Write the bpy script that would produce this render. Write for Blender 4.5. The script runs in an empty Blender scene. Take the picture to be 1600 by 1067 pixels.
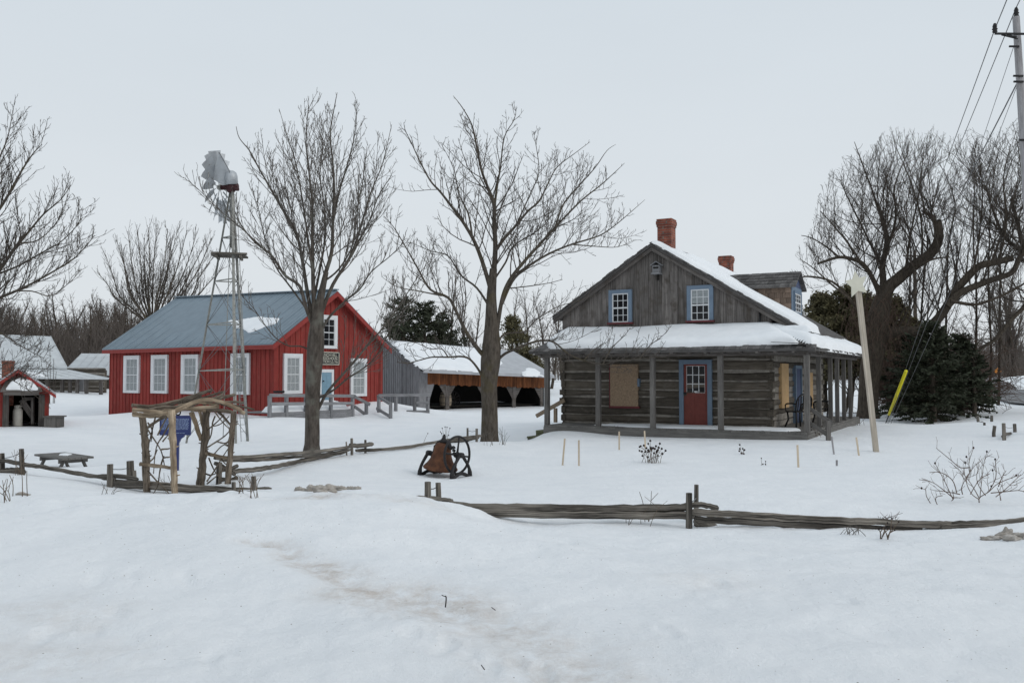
import bpy, math, random
import numpy as np
from mathutils import Vector, Matrix

scene = bpy.context.scene
COL = scene.collection
V = Vector
R_ = random.Random(7)

# ------------------------------------------------------------------ camera
F, PCX, PCY = 1400.0, 800.0, 533.5
HOR = 585.0
TH = math.atan((HOR - PCY) / F)
CZ = 1.7
cam_d = bpy.data.cameras.new("camera")
cam = bpy.data.objects.new("camera", cam_d)
COL.objects.link(cam)
cam.location = (0, 0, CZ)
cam.rotation_euler = (math.pi / 2 + TH, 0, 0)
cam_d.sensor_width = 36
cam_d.lens = 36 * F / 1600
cam_d.clip_start = 0.1
cam_d.clip_end = 2000
scene.camera = cam

def ray(px, py):
    cx, cy = (px - PCX) / F, (PCY - py) / F
    return V((cx, math.cos(TH) - cy * math.sin(TH), math.sin(TH) + cy * math.cos(TH)))

def at(px, py, Y):
    d = ray(px, py)
    k = Y / d.y
    return V((d.x * k, Y, CZ + d.z * k))

# ------------------------------------------------------------------ noise
def _h(ix, iy, seed):
    n = (ix.astype(np.int64) * 374761393 + iy.astype(np.int64) * 668265263 + seed * 974711) & 0x7fffffff
    n = ((n ^ (n >> 13)) * 1274126177) & 0x7fffffff
    n = n ^ (n >> 16)
    return (n & 0xffff) / 65535.0

def vnoise(x, y, seed=0):
    x = np.asarray(x, float); y = np.asarray(y, float)
    ix, iy = np.floor(x), np.floor(y)
    fx, fy = x - ix, y - iy
    fx = fx * fx * (3 - 2 * fx); fy = fy * fy * (3 - 2 * fy)
    a, b = _h(ix, iy, seed), _h(ix + 1, iy, seed)
    c, d = _h(ix, iy + 1, seed), _h(ix + 1, iy + 1, seed)
    return (a + (b - a) * fx) * (1 - fy) + (c + (d - c) * fx) * fy - 0.5

def fbm(x, y, seed=0, o=4, gain=.5):
    s, a = 0, 1.0
    for i in range(o):
        s = s + a * vnoise(x * 2 ** i + 17.3 * i, y * 2 ** i - 9.1 * i, seed + i)
        a *= gain
    return s

# ------------------------------------------------------------------ terrain control
CTRL = [
    # foreground
    (0, 1067, 5.0), (400, 1067, 4.9), (800, 1067, 4.9), (1200, 1067, 4.9), (1600, 1067, 5.0),
    (0, 960, 6.0), (800, 960, 6.2), (1600, 960, 6.3),
    (0, 880, 7.4), (400, 880, 7.4), (800, 890, 7.4), (1200, 900, 7.4), (1600, 905, 7.4),
    # snow bank crest
    (-250, 782, 10.0), (0, 792, 10.0), (110, 779, 10.4), (200, 776, 10.6), (330, 775, 10.6), (430, 773, 10.6), (500, 772, 10.4), (545, 766, 10.2),
    (600, 769, 10.1), (655, 781, 9.9), (700, 791, 9.9), (745, 803, 9.9), (800, 818, 9.8), (900, 828, 9.7), (1080, 836, 9.7), (1300, 840, 9.6), (1600, 848, 9.5), (1850, 850, 9.5),
    # behind the crest
    (37, 743, 14.6), (150, 758, 14.2), (-200, 735, 15), (205, 770, 14.0), (270, 774, 13.9), (350, 769, 13.7), (430, 773, 13.0), (540, 766, 13.0), (620, 768, 13.0), (700, 775, 12.4),
    (800, 803, 10.9), (880, 811, 10.7), (1085, 820, 10.6), (1300, 823, 10.6), (1500, 823, 10.6), (1600, 817, 10.6), (1800, 815, 10.6),
    (900, 787, 11.6), (1200, 795, 11.6), (1500, 795, 11.8),
    # yard
    (320, 755, 15.8), (360, 750, 15.6), (430, 735, 17.2), (480, 722, 18.3), (560, 708, 20.0), (640, 700, 21.5), (690, 694, 22.5), (750, 690, 23.8), (765, 693, 24.5),
    (600, 745, 16.8), (690, 743, 17.5), (850, 745, 16.5), (1000, 745, 15.5), (1200, 750, 14.8), (1400, 745, 15),
    (100, 731, 20.2), (60, 730, 21.2), (140, 730, 20.8), (100, 727, 22), (-150, 720, 21), (280, 735, 17), (490, 702, 20.2),
    (367, 692, 29.5), (290, 694, 30), (387, 690, 31.5), (100, 690, 28),
    (0, 665, 33.5), (40, 664, 34), (85, 663, 34.5), (-200, 665, 34),
    (172, 650, 46), (230, 642, 43), (300, 644, 41), (360, 648, 39), (421, 653, 35), (400, 652, 37.6), (500, 655, 36.6), (551, 654, 38.6), (575, 655, 38.6), (610, 653, 39), (590, 626, 44), (668, 645, 43),
    (655, 641, 51.5), (750, 638, 54.5), (850, 635, 57.5),
    (720, 665, 34), (800, 660, 36), (830, 690, 26.5), (850, 676, 26.5), (950, 680, 25.4), (1055, 684, 24.6), (1160, 686, 23.8), (1262, 687, 22.9), (1330, 665, 31),
    (880, 727, 18), (1000, 705, 20.5), (1247, 730, 17), (1340, 712, 20), (1370, 707, 20.5), (1300, 685, 23.5),
    (1530, 785, 12.6), (1460, 663, 33.5), (1360, 652, 37), (1384, 661, 33.6),
    (1560, 684, 24), (1590, 675, 24.5), (1520, 660, 30), (1700, 680, 24),
    (1900, 648, 37), (1700, 640, 40), (1600, 634, 45), (1570, 629, 49), (1547, 621, 56), (1532, 612, 65), (1524, 603, 78), (1522, 597, 95),
    (1900, 622, 45), (1700, 616, 49), (1600, 611, 56), (1585, 605, 62), (1572, 599, 70), (1562, 594.5, 80), (1556, 592, 92), (1552, 590.5, 108),
    (1600, 592, 68), (1640, 590, 66), (1580, 589, 84), (1700, 592, 62), (1600, 588, 100), (1535, 652, 34), (1600, 655, 33),
    (100, 613, 60), (160, 614, 62), (-100, 612, 60), (250, 611, 65), (400, 609, 72), (868, 609, 76), (700, 608, 78), (1000, 603, 78), (1290, 601, 78), (1400, 602, 78),
    (-100, 597, 110), (200, 596, 110), (500, 596, 115), (900, 596, 115), (1300, 595, 115),
    (-600, 760, 10), (-700, 700, 25), (2200, 780, 10), (2300, 690, 25), (-900, 610, 80), (2400, 605, 80),
    (-800, 1067, 5), (2400, 1067, 5),
    (0, 589, 300), (800, 589, 300), (1600, 589, 300), (-900, 589, 300), (2500, 589, 300),
    (0, 586, 650), (800, 586, 650), (1600, 586, 650),
]
_cp = np.array([tuple(at(*c)) for c in CTRL])
_cp = np.vstack([_cp, [(0, 0, 0.0), (-8, 0, 0.0), (8, 0, 0.0), (0, -4, 0), (-20, -3, 0.1), (20, -3, 0.1), (0, 2.5, 0.0)]])

def _uv(x, y):
    yy = np.maximum(y, -5.5)
    return np.stack([np.asarray(x) / (yy + 7.0) * 1.25, np.log(yy + 7.0) * 1.1], -1)

_uvc = _uv(_cp[:, 0], _cp[:, 1])

def _tps(r2):
    return r2 * np.log(r2 + 1e-9) * .5

_n = len(_cp)
_A = np.zeros((_n + 3, _n + 3))
_d2 = ((_uvc[:, None] - _uvc[None]) ** 2).sum(-1)
_A[:_n, :_n] = _tps(_d2) + np.eye(_n) * 0.00015
_A[:_n, _n] = 1; _A[:_n, _n + 1:] = _uvc
_A[_n, :_n] = 1; _A[_n + 1:, :_n] = _uvc.T
# solve for the height times 10/(distance) so that the far control does not swamp the near
_sc = 12.0 / (_cp[:, 1] + 12.0)
_w = np.linalg.solve(_A, np.concatenate([_cp[:, 2] * _sc, [0, 0, 0]]))

WELLS = [(at(487, 704, 19.6), .07, .38), (at(765, 696, 24.3), .09, .55), (at(1356, 652, 37.5), .10, .9), (at(690, 743, 17.5), .03, .5), (at(1370, 706, 20.6), .02, .2), (at(272, 773, 13.7), .03, .2), (at(315, 756, 15.2), .03, .25)]
def gz(x, y, detail=True):
    x = np.atleast_1d(np.asarray(x, float)); y = np.atleast_1d(np.asarray(y, float))
    out = np.empty(x.shape)
    xf, yf, of = x.ravel(), y.ravel(), out.ravel()
    for i in range(0, xf.size, 20000):
        uv = _uv(xf[i:i + 20000], yf[i:i + 20000])
        d2 = ((uv[:, None] - _uvc[None]) ** 2).sum(-1)
        z = _tps(d2) @ _w[:_n] + _w[_n] + uv @ _w[_n + 1:]
        of[i:i + 20000] = z * (np.maximum(yf[i:i + 20000], -5.5) + 12.0) / 12.0
    z = of.reshape(x.shape)
    if detail:
        near = np.exp(-np.maximum(y - 9.5, 0) / 5)
        z = z + 0.07 * fbm(x / 3.2, y / 2.6, 3, 3) * near + 0.042 * fbm(x / .55, y / .42, 9, 4, .6) * near - 0.05 * np.maximum(fbm(x / 1.1, y / .8, 19, 4, .6) - .12, 0) * near
        z = z + 0.05 * fbm(x / 5, y / 2.0, 21, 3) * (1 - near) * np.clip((90 - y) / 60, 0, 1)
        z = z + near * (.020 * np.abs(fbm(x / .33 + .3 * y, y / .26, 41, 3)) + .010 * fbm(x / .11, y / .09, 43, 2)) * np.clip(.5 + 2.2 * fbm(x / 1.6, y / 1.3, 47, 2), 0, 1.6)
        for c_, dp, rw in WELLS: z = z - dp * np.exp(-((x - c_.x) ** 2 + (y - c_.y) ** 2) / rw ** 2)
        bank = np.exp(-((y - 10.1) / .9) ** 2) * np.clip((-x + .6) / 1.5, 0, 1)
        z = z + bank * 0.10 * fbm(x / .45, y / .4, 31, 4)
    return z

def gz1(x, y):
    return float(gz(x, y)[0])

def G(px, py, lo=3.5, hi=250):
    """where the line of sight first meets the snow"""
    d = ray(px, py)
    Y = np.exp(np.linspace(math.log(lo), math.log(hi), 1500))
    k = Y / d.y
    zz = CZ + d.z * k
    g = gz(d.x * k, Y)
    b = np.nonzero(zz < g)[0]
    i = b[0] if len(b) else len(Y) - 1
    return V((d.x * k[i], Y[i], g[i]))

# ------------------------------------------------------------------ mesh builder
def smooth_path(pts, n):
    """Catmull-Rom through the points, n steps between each"""
    P = [V(p) for p in pts]
    if len(P) < 3:
        return [P[0].lerp(P[-1], i / n) for i in range(n + 1)]
    out = []
    for i in range(len(P) - 1):
        p0 = P[max(i - 1, 0)]; p1 = P[i]; p2 = P[i + 1]; p3 = P[min(i + 2, len(P) - 1)]
        for k in range(n):
            t = k / n
            out.append(0.5 * ((2 * p1) + (p2 - p0) * t + (2 * p0 - 5 * p1 + 4 * p2 - p3) * t * t + (3 * p1 - p0 - 3 * p2 + p3) * t ** 3))
    out.append(P[-1])
    return out

class MB:
    def __init__(s, seed=1):
        s.v, s.f, s.t, s.g, s.sm = [], [], [], [], []
        s.r = random.Random(seed)

    def hexa(s, c, tint=None, axis=None):
        """8 corners, index = i + 2j + 4k"""
        tint = s.r.random() if tint is None else tint
        c = [V(p) for p in c]
        L = [(c[1] - c[0]).length, (c[2] - c[0]).length, (c[4] - c[0]).length]
        ax = L.index(max(L)) if axis is None else axis
        oth = [a for a in range(3) if a != ax]
        off = V((s.r.uniform(0, 50), s.r.uniform(0, 50), s.r.uniform(0, 50)))
        b = len(s.v)
        for i, p in enumerate(c):
            bit = (i & 1, i >> 1 & 1, i >> 2 & 1)
            s.v.append(p)
            s.g.append((off.x + bit[ax] * L[ax], off.y + bit[oth[0]] * L[oth[0]], off.z + bit[oth[1]] * L[oth[1]]))
        for f in ((0, 2, 3, 1), (4, 5, 7, 6), (0, 1, 5, 4), (2, 6, 7, 3), (0, 4, 6, 2), (1, 3, 7, 5)):
            s.f.append(tuple(b + k for k in f)); s.t.append(tint); s.sm.append(False)

    def box(s, lo, hi, tint=None, axis=None):
        s.hexa([(lo[0] if not i & 1 else hi[0], lo[1] if not i >> 1 & 1 else hi[1], lo[2] if not i >> 2 & 1 else hi[2]) for i in range(8)], tint, axis)

    def beam(s, p0, p1, w, h, up=(0, 0, 1), tint=None):
        p0, p1 = V(p0), V(p1)
        d = (p1 - p0).normalized()
        up = V(up)
        if abs(d.dot(up)) > .98: up = V((0, 1, 0))
        a = d.cross(up).normalized(); b = a.cross(d)
        c = []
        for i in range(8):
            p = p1 if i & 1 else p0
            c.append(p + a * (w / 2 if i >> 1 & 1 else -w / 2) + b * (h / 2 if i >> 2 & 1 else -h / 2))
        s.hexa(c, tint, 0)

    def tube(s, pts, rad, sides=8, tint=None, wob=0., cap=True, flat=1.0, smooth=True, twist=0.):
        tint = s.r.random() if tint is None else tint
        P = [V(p) for p in pts]; n = len(P)
        if not hasattr(rad, '__len__'): rad = [rad] * n
        if len(rad) == 2 and n > 2: rad = [rad[0] + (rad[1] - rad[0]) * i / (n - 1) for i in range(n)]
        d0 = (P[-1] - P[0]).normalized()
        ref = V((0, 0, 1)) if abs(d0.z) < .9 else V((0.3, 1, 0)).normalized()
        wv = [s.r.uniform(-1, 1) * wob for _ in range(sides)]
        off = s.r.uniform(0, 60); b = len(s.v); al = 0
        for i in range(n):
            d = (P[min(i + 1, n - 1)] - P[max(i - 1, 0)]).normalized()
            e1 = d.cross(ref).normalized(); e2 = e1.cross(d)
            if i: al += (P[i] - P[i - 1]).length
            for k in range(sides):
                a = 2 * math.pi * k / sides + twist * i
                r = rad[i] * (1 + wv[k] + s.r.uniform(-1, 1) * wob * .22)
                s.v.append(P[i] + e1 * math.cos(a) * r + e2 * math.sin(a) * r * flat)
                kk = k if k <= sides / 2 else sides - k
                s.g.append((off + al, off * .7 + kk * 2 * math.pi / sides * max(rad), off * .3))
        for i in range(n - 1):
            for k in range(sides):
                s.f.append((b + i * sides + k, b + i * sides + (k + 1) % sides, b + (i + 1) * sides + (k + 1) % sides, b + (i + 1) * sides + k))
                s.t.append(tint); s.sm.append(smooth)
        if cap:
            s.f.append(tuple(b + k for k in range(sides))[::-1]); s.t.append(tint); s.sm.append(False)
            s.f.append(tuple(b + (n - 1) * sides + k for k in range(sides))); s.t.append(tint); s.sm.append(False)

    def lathe(s, O, ax, prof, seg=24, tint=None, smooth=True, cap=True):
        O, ax = V(O), V(ax).normalized()
        ref = V((1, 0, 0)) if abs(ax.x) < .9 else V((0, 1, 0))
        e1 = ax.cross(ref).normalized(); e2 = ax.cross(e1)
        tint = s.r.random() if tint is None else tint
        b = len(s.v)
        for (r, h) in prof:
            for k in range(seg):
                a = 2 * math.pi * k / seg
                s.v.append(O + ax * h + e1 * math.cos(a) * r + e2 * math.sin(a) * r)
                s.g.append((h, a, 0))
        for i in range(len(prof) - 1):
            for k in range(seg):
                s.f.append((b + i * seg + k, b + i * seg + (k + 1) % seg, b + (i + 1) * seg + (k + 1) % seg, b + (i + 1) * seg + k))
                s.t.append(tint); s.sm.append(smooth)
        if cap:
            s.f.append(tuple(b + k for k in range(seg))[::-1]); s.t.append(tint); s.sm.append(False)
            s.f.append(tuple(b + (len(prof) - 1) * seg + k for k in range(seg))); s.t.append(tint); s.sm.append(False)

    def ring(s, O, ax, R, r, seg=32, sides=8, tint=.5, flat=1.0):
        O, ax = V(O), V(ax).normalized()
        ref = V((0, 0, 1)) if abs(ax.z) < .9 else V((0, 1, 0))
        e1 = ax.cross(ref).normalized(); e2 = ax.cross(e1)
        b = len(s.v)
        for i in range(seg):
            a = 2 * math.pi * i / seg
            q = e1 * math.cos(a) + e2 * math.sin(a)
            for k in range(sides):
                c = 2 * math.pi * k / sides
                s.v.append(O + q * (R + r * math.cos(c)) + ax * r * flat * math.sin(c)); s.g.append((a * R, c * r, 0))
        for i in range(seg):
            for k in range(sides):
                j = (i + 1) % seg
                s.f.append((b + i * sides + k, b + i * sides + (k + 1) % sides, b + j * sides + (k + 1) % sides, b + j * sides + k))
                s.t.append(tint); s.sm.append(True)

    def prism(s, poly, d, tint=None):
        """polygon (world points) pushed along vector d"""
        tint = s.r.random() if tint is None else tint
        d = V(d); P = [V(p) for p in poly]; n = len(P); b = len(s.v)
        o = s.r.uniform(0, 50)
        e1 = (P[1] - P[0]).normalized(); nn = d.normalized(); e2 = nn.cross(e1)
        for p in P: s.v.append(p); s.g.append((o + (p - P[0]).dot(e1), o + (p - P[0]).dot(e2), 0))
        for p in P: s.v.append(p + d); s.g.append((o + (p - P[0]).dot(e1), o + (p - P[0]).dot(e2), d.length))
        s.f.append(tuple(b + i for i in range(n))[::-1]); s.f.append(tuple(b + n + i for i in range(n)))
        s.t += [tint, tint]; s.sm += [False, False]
        for i in range(n):
            j = (i + 1) % n
            s.f.append((b + i, b + j, b + n + j, b + n + i)); s.t.append(tint); s.sm.append(False)

    def build(s, name, mat, parent=None):
        org = V((0, 0, 0))
        if parent is not None:
            org = ORG[parent.name]
        me = bpy.data.meshes.new(name)
        me.from_pydata([tuple(p - org) for p in s.v], [], s.f)
        a = me.attributes.new("tint", 'FLOAT', 'FACE'); a.data.foreach_set('value', s.t)
        a = me.attributes.new("grain", 'FLOAT_VECTOR', 'POINT'); a.data.foreach_set('vector', np.array(s.g, 'f').ravel())
        me.polygons.foreach_set('use_smooth', s.sm)
        me.materials.append(mat)
        me.update()
        return link(name, me, parent)

ORG = {}
def link(name, me, parent=None):
    o = bpy.data.objects.new(name, me)
    COL.objects.link(o)
    if parent is not None:
        o.parent = parent
        ORG[o.name] = ORG[parent.name]
    else:
        ORG[o.name] = V((0, 0, 0))
    return o

def thing(name, label, cat, loc, group=None):
    o = bpy.data.objects.new(name, None)
    o.empty_display_size = .3
    COL.objects.link(o)
    o.location = loc
    ORG[o.name] = V(loc)
    o['label'] = label; o['category'] = cat
    if group: o['group'] = group
    return o

def tag(o, label=None, cat=None, group=None, kind=None):
    for k, v in (('label', label), ('category', cat), ('group', group), ('kind', kind)):
        if v: o[k] = v
    return o

def np_mesh(name, v, f, mat, parent=None, smooth=True, attrs=None):
    """v (N,3); f (M,k) all faces with k corners"""
    v = np.asarray(v, 'f')
    if parent is not None: v = v - np.array(ORG[parent.name], 'f')
    f = np.asarray(f, 'i')
    me = bpy.data.meshes.new(name)
    me.vertices.add(len(v)); me.vertices.foreach_set('co', v.ravel())
    m, k = f.shape
    me.loops.add(m * k); me.loops.foreach_set('vertex_index', f.ravel())
    me.polygons.add(m)
    me.polygons.foreach_set('loop_start', np.arange(0, m * k, k, dtype='i'))
    try: me.polygons.foreach_set('loop_total', np.full(m, k, 'i'))
    except Exception: pass
    me.polygons.foreach_set('use_smooth', np.full(m, smooth))
    for an, (typ, dom, data) in (attrs or {}).items():
        a = me.attributes.new(an, typ, dom)
        a.data.foreach_set('vector' if typ == 'FLOAT_VECTOR' else 'value', np.asarray(data, 'f').ravel())
    me.materials.append(mat)
    me.update(calc_edges=True); me.validate()
    return link(name, me, parent)

class Wall:
    """an upright plane: s along u, z up, d out along n"""
    def __init__(s, O, u, n=None):
        s.O = V((O[0], O[1], 0)); s.u = V((u[0], u[1], 0)).normalized()
        s.n = V((s.u.y, -s.u.x, 0)) if n is None else V(n)
    def pt(s, a, z, d=0.): return s.O + s.u * a + s.n * d + V((0, 0, z))
    def px(s, x, y, d=0.):
        r = ray(x, y); C = V((0, 0, CZ)); o = s.O + s.n * d
        k = (o - C).dot(s.n) / r.dot(s.n)
        p = C + r * k
        return (p - s.O).dot(s.u), p.z
    def rect(s, x0, y0, x1, y1, d=0.):
        """pixel rectangle -> s0, s1, z0, z1 on the wall"""
        ym, xm = (y0 + y1) / 2, (x0 + x1) / 2
        return s.px(x0, ym, d)[0], s.px(x1, ym, d)[0], s.px(xm, y1, d)[1], s.px(xm, y0, d)[1]
    def box(s, mb, s0, s1, z0, z1, d0, d1, tint=None, axis=None, z0b=None, z1b=None):
        z0b = z0 if z0b is None else z0b; z1b = z1 if z1b is None else z1b
        c = []
        for i in range(8):
            b = i & 1
            c.append(s.pt(s1 if b else s0, ((z1b if b else z1) if i >> 2 & 1 else (z0b if b else z0)), d1 if i >> 1 & 1 else d0))
        mb.hexa(c, tint, axis)

# ------------------------------------------------------------------ materials
def new_mat(name):
    m = bpy.data.materials.new(name); m.use_nodes = True
    nt = m.node_tree
    return m, nt, nt.nodes, nt.links, nt.nodes['Principled BSDF']

def N(nd, typ, **kw):
    n = nd.new(typ)
    for k, v in kw.items():
        if k.startswith('i_'):
            n.inputs[k[2:].replace('_', ' ')].default_value = v
        else: setattr(n, k, v)
    return n

def ramp(nd, stops):
    r = nd.new('ShaderNodeValToRGB')
    el = r.color_ramp.elements
    while len(el) < len(stops): el.new(.5)
    for e, (p, c) in zip(el, stops):
        e.position = p; e.color = (*c, 1) if len(c) == 3 else c
    return r

def wood(name, dark, light, rough=.85, across=38., along=2.2, bump=.35, tintk=.35, stain=None, stain_amt=.0, lo=.3, hi=.7):
    m, nt, nd, L, bs = new_mat(name)
    g = N(nd, 'ShaderNodeAttribute', attribute_name='grain')
    t = N(nd, 'ShaderNodeAttribute', attribute_name='tint')
    mp = N(nd, 'ShaderNodeMapping'); mp.inputs['Scale'].default_value = (along, across, across)
    L.new(g.outputs['Vector'], mp.inputs['Vector'])
    n1 = N(nd, 'ShaderNodeTexNoise'); n1.inputs['Scale'].default_value = 1; n1.inputs['Detail'].default_value = 6; n1.inputs['Roughness'].default_value = .7
    L.new(mp.outputs[0], n1.inputs['Vector'])
    n2 = N(nd, 'ShaderNodeTexNoise'); n2.inputs['Scale'].default_value = 1.7; n2.inputs['Detail'].default_value = 3
    L.new(g.outputs['Vector'], n2.inputs['Vector'])
    r = ramp(nd, [(lo, dark), (hi, light)])
    L.new(n1.outputs['Fac'], r.inputs[0])
    # per-piece and blotch variation
    ma = N(nd, 'ShaderNodeMath', operation='MULTIPLY_ADD'); ma.inputs[1].default_value = tintk; ma.inputs[2].default_value = 1 - tintk / 2
    L.new(t.outputs['Fac'], ma.inputs[0])
    mb_ = N(nd, 'ShaderNodeMath', operation='MULTIPLY_ADD'); mb_.inputs[1].default_value = .7; mb_.inputs[2].default_value = .65
    L.new(n2.outputs['Fac'], mb_.inputs[0])
    mm = N(nd, 'ShaderNodeMath', operation='MULTIPLY'); L.new(ma.outputs[0], mm.inputs[0]); L.new(mb_.outputs[0], mm.inputs[1])
    mx = N(nd, 'ShaderNodeMix', data_type='RGBA', blend_type='MULTIPLY'); mx.inputs['Factor'].default_value = 1
    L.new(r.outputs[0], mx.inputs[6]); L.new(mm.outputs[0], mx.inputs[7])
    out = mx.outputs[2]
    if stain:
        n3 = N(nd, 'ShaderNodeTexNoise'); n3.inputs['Scale'].default_value = 3.3; n3.inputs['Detail'].default_value = 4
        L.new(g.outputs['Vector'], n3.inputs['Vector'])
        r3 = ramp(nd, [(.5 - stain_amt * .3, (0, 0, 0)), (.72 - stain_amt * .3, (1, 1, 1))]); L.new(n3.outputs['Fac'], r3.inputs[0])
        m3 = N(nd, 'ShaderNodeMix', data_type='RGBA'); m3.inputs[7].default_value = (*stain, 1)
        L.new(r3.outputs[0], m3.inputs[0]); L.new(out, m3.inputs[6]); out = m3.outputs[2]
    L.new(out, bs.inputs['Base Color'])
    bs.inputs['Roughness'].default_value = rough
    bs.inputs['Specular IOR Level'].default_value = .25
    bp = N(nd, 'ShaderNodeBump'); bp.inputs['Strength'].default_value = bump; bp.inputs['Distance'].default_value = .01
    L.new(n1.outputs['Fac'], bp.inputs['Height']); L.new(bp.outputs[0], bs.inputs['Normal'])
    return m

def plain(name, col, rough=.6, metal=0., var=.25, scale=6., bump=.1, spec=.3, col2=None, coord='Object'):
    m, nt, nd, L, bs = new_mat(name)
    tc = N(nd, 'ShaderNodeTexCoord')
    n1 = N(nd, 'ShaderNodeTexNoise'); n1.inputs['Scale'].default_value = scale; n1.inputs['Detail'].default_value = 6; n1.inputs['Roughness'].default_value = .65
    L.new(tc.outputs[coord], n1.inputs['Vector'])
    a = tuple(c * (1 - var) for c in col); b = col2 or tuple(min(1, c * (1 + var)) for c in col)
    r = ramp(nd, [(.3, a), (.7, b)]); L.new(n1.outputs['Fac'], r.inputs[0])
    t = N(nd, 'ShaderNodeAttribute', attribute_name='tint')
    ma = N(nd, 'ShaderNodeMath', operation='MULTIPLY_ADD'); ma.inputs[1].default_value = .16; ma.inputs[2].default_value = .92
    L.new(t.outputs['Fac'], ma.inputs[0])
    mx = N(nd, 'ShaderNodeMix', data_type='RGBA', blend_type='MULTIPLY'); mx.inputs['Factor'].default_value = 1
    L.new(r.outputs[0], mx.inputs[6]); L.new(ma.outputs[0], mx.inputs[7])
    L.new(mx.outputs[2], bs.inputs['Base Color'])
    bs.inputs['Roughness'].default_value = rough; bs.inputs['Metallic'].default_value = metal
    bs.inputs['Specular IOR Level'].default_value = spec
    bp = N(nd, 'ShaderNodeBump'); bp.inputs['Strength'].default_value = bump; bp.inputs['Distance'].default_value = .02
    L.new(n1.outputs['Fac'], bp.inputs['Height']); L.new(bp.outputs[0], bs.inputs['Normal'])
    return m

def glass(name, col, rough=.08):
    m, nt, nd, L, bs = new_mat(name)
    bs.inputs['Base Color'].default_value = (*col, 1); bs.inputs['Roughness'].default_value = rough
    bs.inputs['Specular IOR Level'].default_value = .22
    return m

def snow_mat(name, ground=False):
    m, nt, nd, L, bs = new_mat(name)
    tc = N(nd, 'ShaderNodeTexCoord')
    n1 = N(nd, 'ShaderNodeTexNoise'); n1.inputs['Scale'].default_value = 1.2; n1.inputs['Detail'].default_value = 8; n1.inputs['Roughness'].default_value = .6
    L.new(tc.outputs['Object'], n1.inputs['Vector'])
    r = ramp(nd, [(.3, (.815, .832, .850)), (.7, (.885, .894, .904))]); L.new(n1.outputs['Fac'], r.inputs[0])
    out = r.outputs[0]
    if ground:
        dt = N(nd, 'ShaderNodeAttribute', attribute_name='dirt')
        n2 = N(nd, 'ShaderNodeTexNoise'); n2.inputs['Scale'].default_value = 5; n2.inputs['Detail'].default_value = 8; n2.inputs['Roughness'].default_value = .75
        L.new(tc.outputs['Object'], n2.inputs['Vector'])
        mu = N(nd, 'ShaderNodeMath', operation='MULTIPLY_ADD'); mu.inputs[1].default_value = 4.2; mu.inputs[2].default_value = -1.55
        L.new(n2.outputs['Fac'], mu.inputs[0])
        m2 = N(nd, 'ShaderNodeMath', operation='MULTIPLY', use_clamp=True); L.new(mu.outputs[0], m2.inputs[0]); L.new(dt.outputs['Fac'], m2.inputs[1])
        mx = N(nd, 'ShaderNodeMix', data_type='RGBA'); mx.inputs[7].default_value = (.60, .548, .505, 1)
        L.new(m2.outputs[0], mx.inputs[0]); L.new(out, mx.inputs[6]); out = mx.outputs[2]
        # grit: small dark specks, thick in some places and absent in others
        vo = N(nd, 'ShaderNodeTexVoronoi'); vo.inputs['Scale'].default_value = 17.0
        L.new(tc.outputs['Object'], vo.inputs['Vector'])
        lt = N(nd, 'ShaderNodeMath', operation='LESS_THAN'); lt.inputs[1].default_value = .10
        L.new(vo.outputs['Distance'], lt.inputs[0])
        n3 = N(nd, 'ShaderNodeTexNoise'); n3.inputs['Scale'].default_value = .9; n3.inputs['Detail'].default_value = 4
        L.new(tc.outputs['Object'], n3.inputs['Vector'])
        sep = N(nd, 'ShaderNodeSeparateColor'); L.new(vo.outputs['Color'], sep.inputs[0])
        cm = N(nd, 'ShaderNodeMath', operation='MULTIPLY_ADD'); cm.inputs[1].default_value = .85; cm.inputs[2].default_value = .02
        L.new(n3.outputs['Fac'], cm.inputs[0])
        gt = N(nd, 'ShaderNodeMath', operation='LESS_THAN'); L.new(sep.outputs[0], gt.inputs[0])
        c2 = N(nd, 'ShaderNodeMath', operation='SUBTRACT'); L.new(cm.outputs[0], c2.inputs[0]); c2.inputs[1].default_value = .25
        L.new(c2.outputs[0], gt.inputs[1])
        gr = N(nd, 'ShaderNodeAttribute', attribute_name='grit')
        a1 = N(nd, 'ShaderNodeMath', operation='MULTIPLY'); L.new(lt.outputs[0], a1.inputs[0]); L.new(gt.outputs[0], a1.inputs[1])
        a2 = N(nd, 'ShaderNodeMath', operation='MULTIPLY'); L.new(a1.outputs[0], a2.inputs[0]); L.new(gr.outputs['Fac'], a2.inputs[1])
        mx2 = N(nd, 'ShaderNodeMix', data_type='RGBA'); mx2.inputs[7].default_value = (.34, .31, .28, 1)
        L.new(a2.outputs[0], mx2.inputs[0]); L.new(out, mx2.inputs[6]); out = mx2.outputs[2]
    L.new(out, bs.inputs['Base Color'])
    bs.inputs['Roughness'].default_value = .65; bs.inputs['Specular IOR Level'].default_value = .2
    n4 = N(nd, 'ShaderNodeTexNoise'); n4.inputs['Scale'].default_value = 7 if ground else 5; n4.inputs['Detail'].default_value = 10; n4.inputs['Roughness'].default_value = .72
    L.new(tc.outputs['Object'], n4.inputs['Vector'])
    bp = N(nd, 'ShaderNodeBump'); bp.inputs['Strength'].default_value = .8 if ground else .35; bp.inputs['Distance'].default_value = .05
    L.new(n4.outputs['Fac'], bp.inputs['Height']); L.new(bp.outputs[0], bs.inputs['Normal'])
    return m

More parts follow.
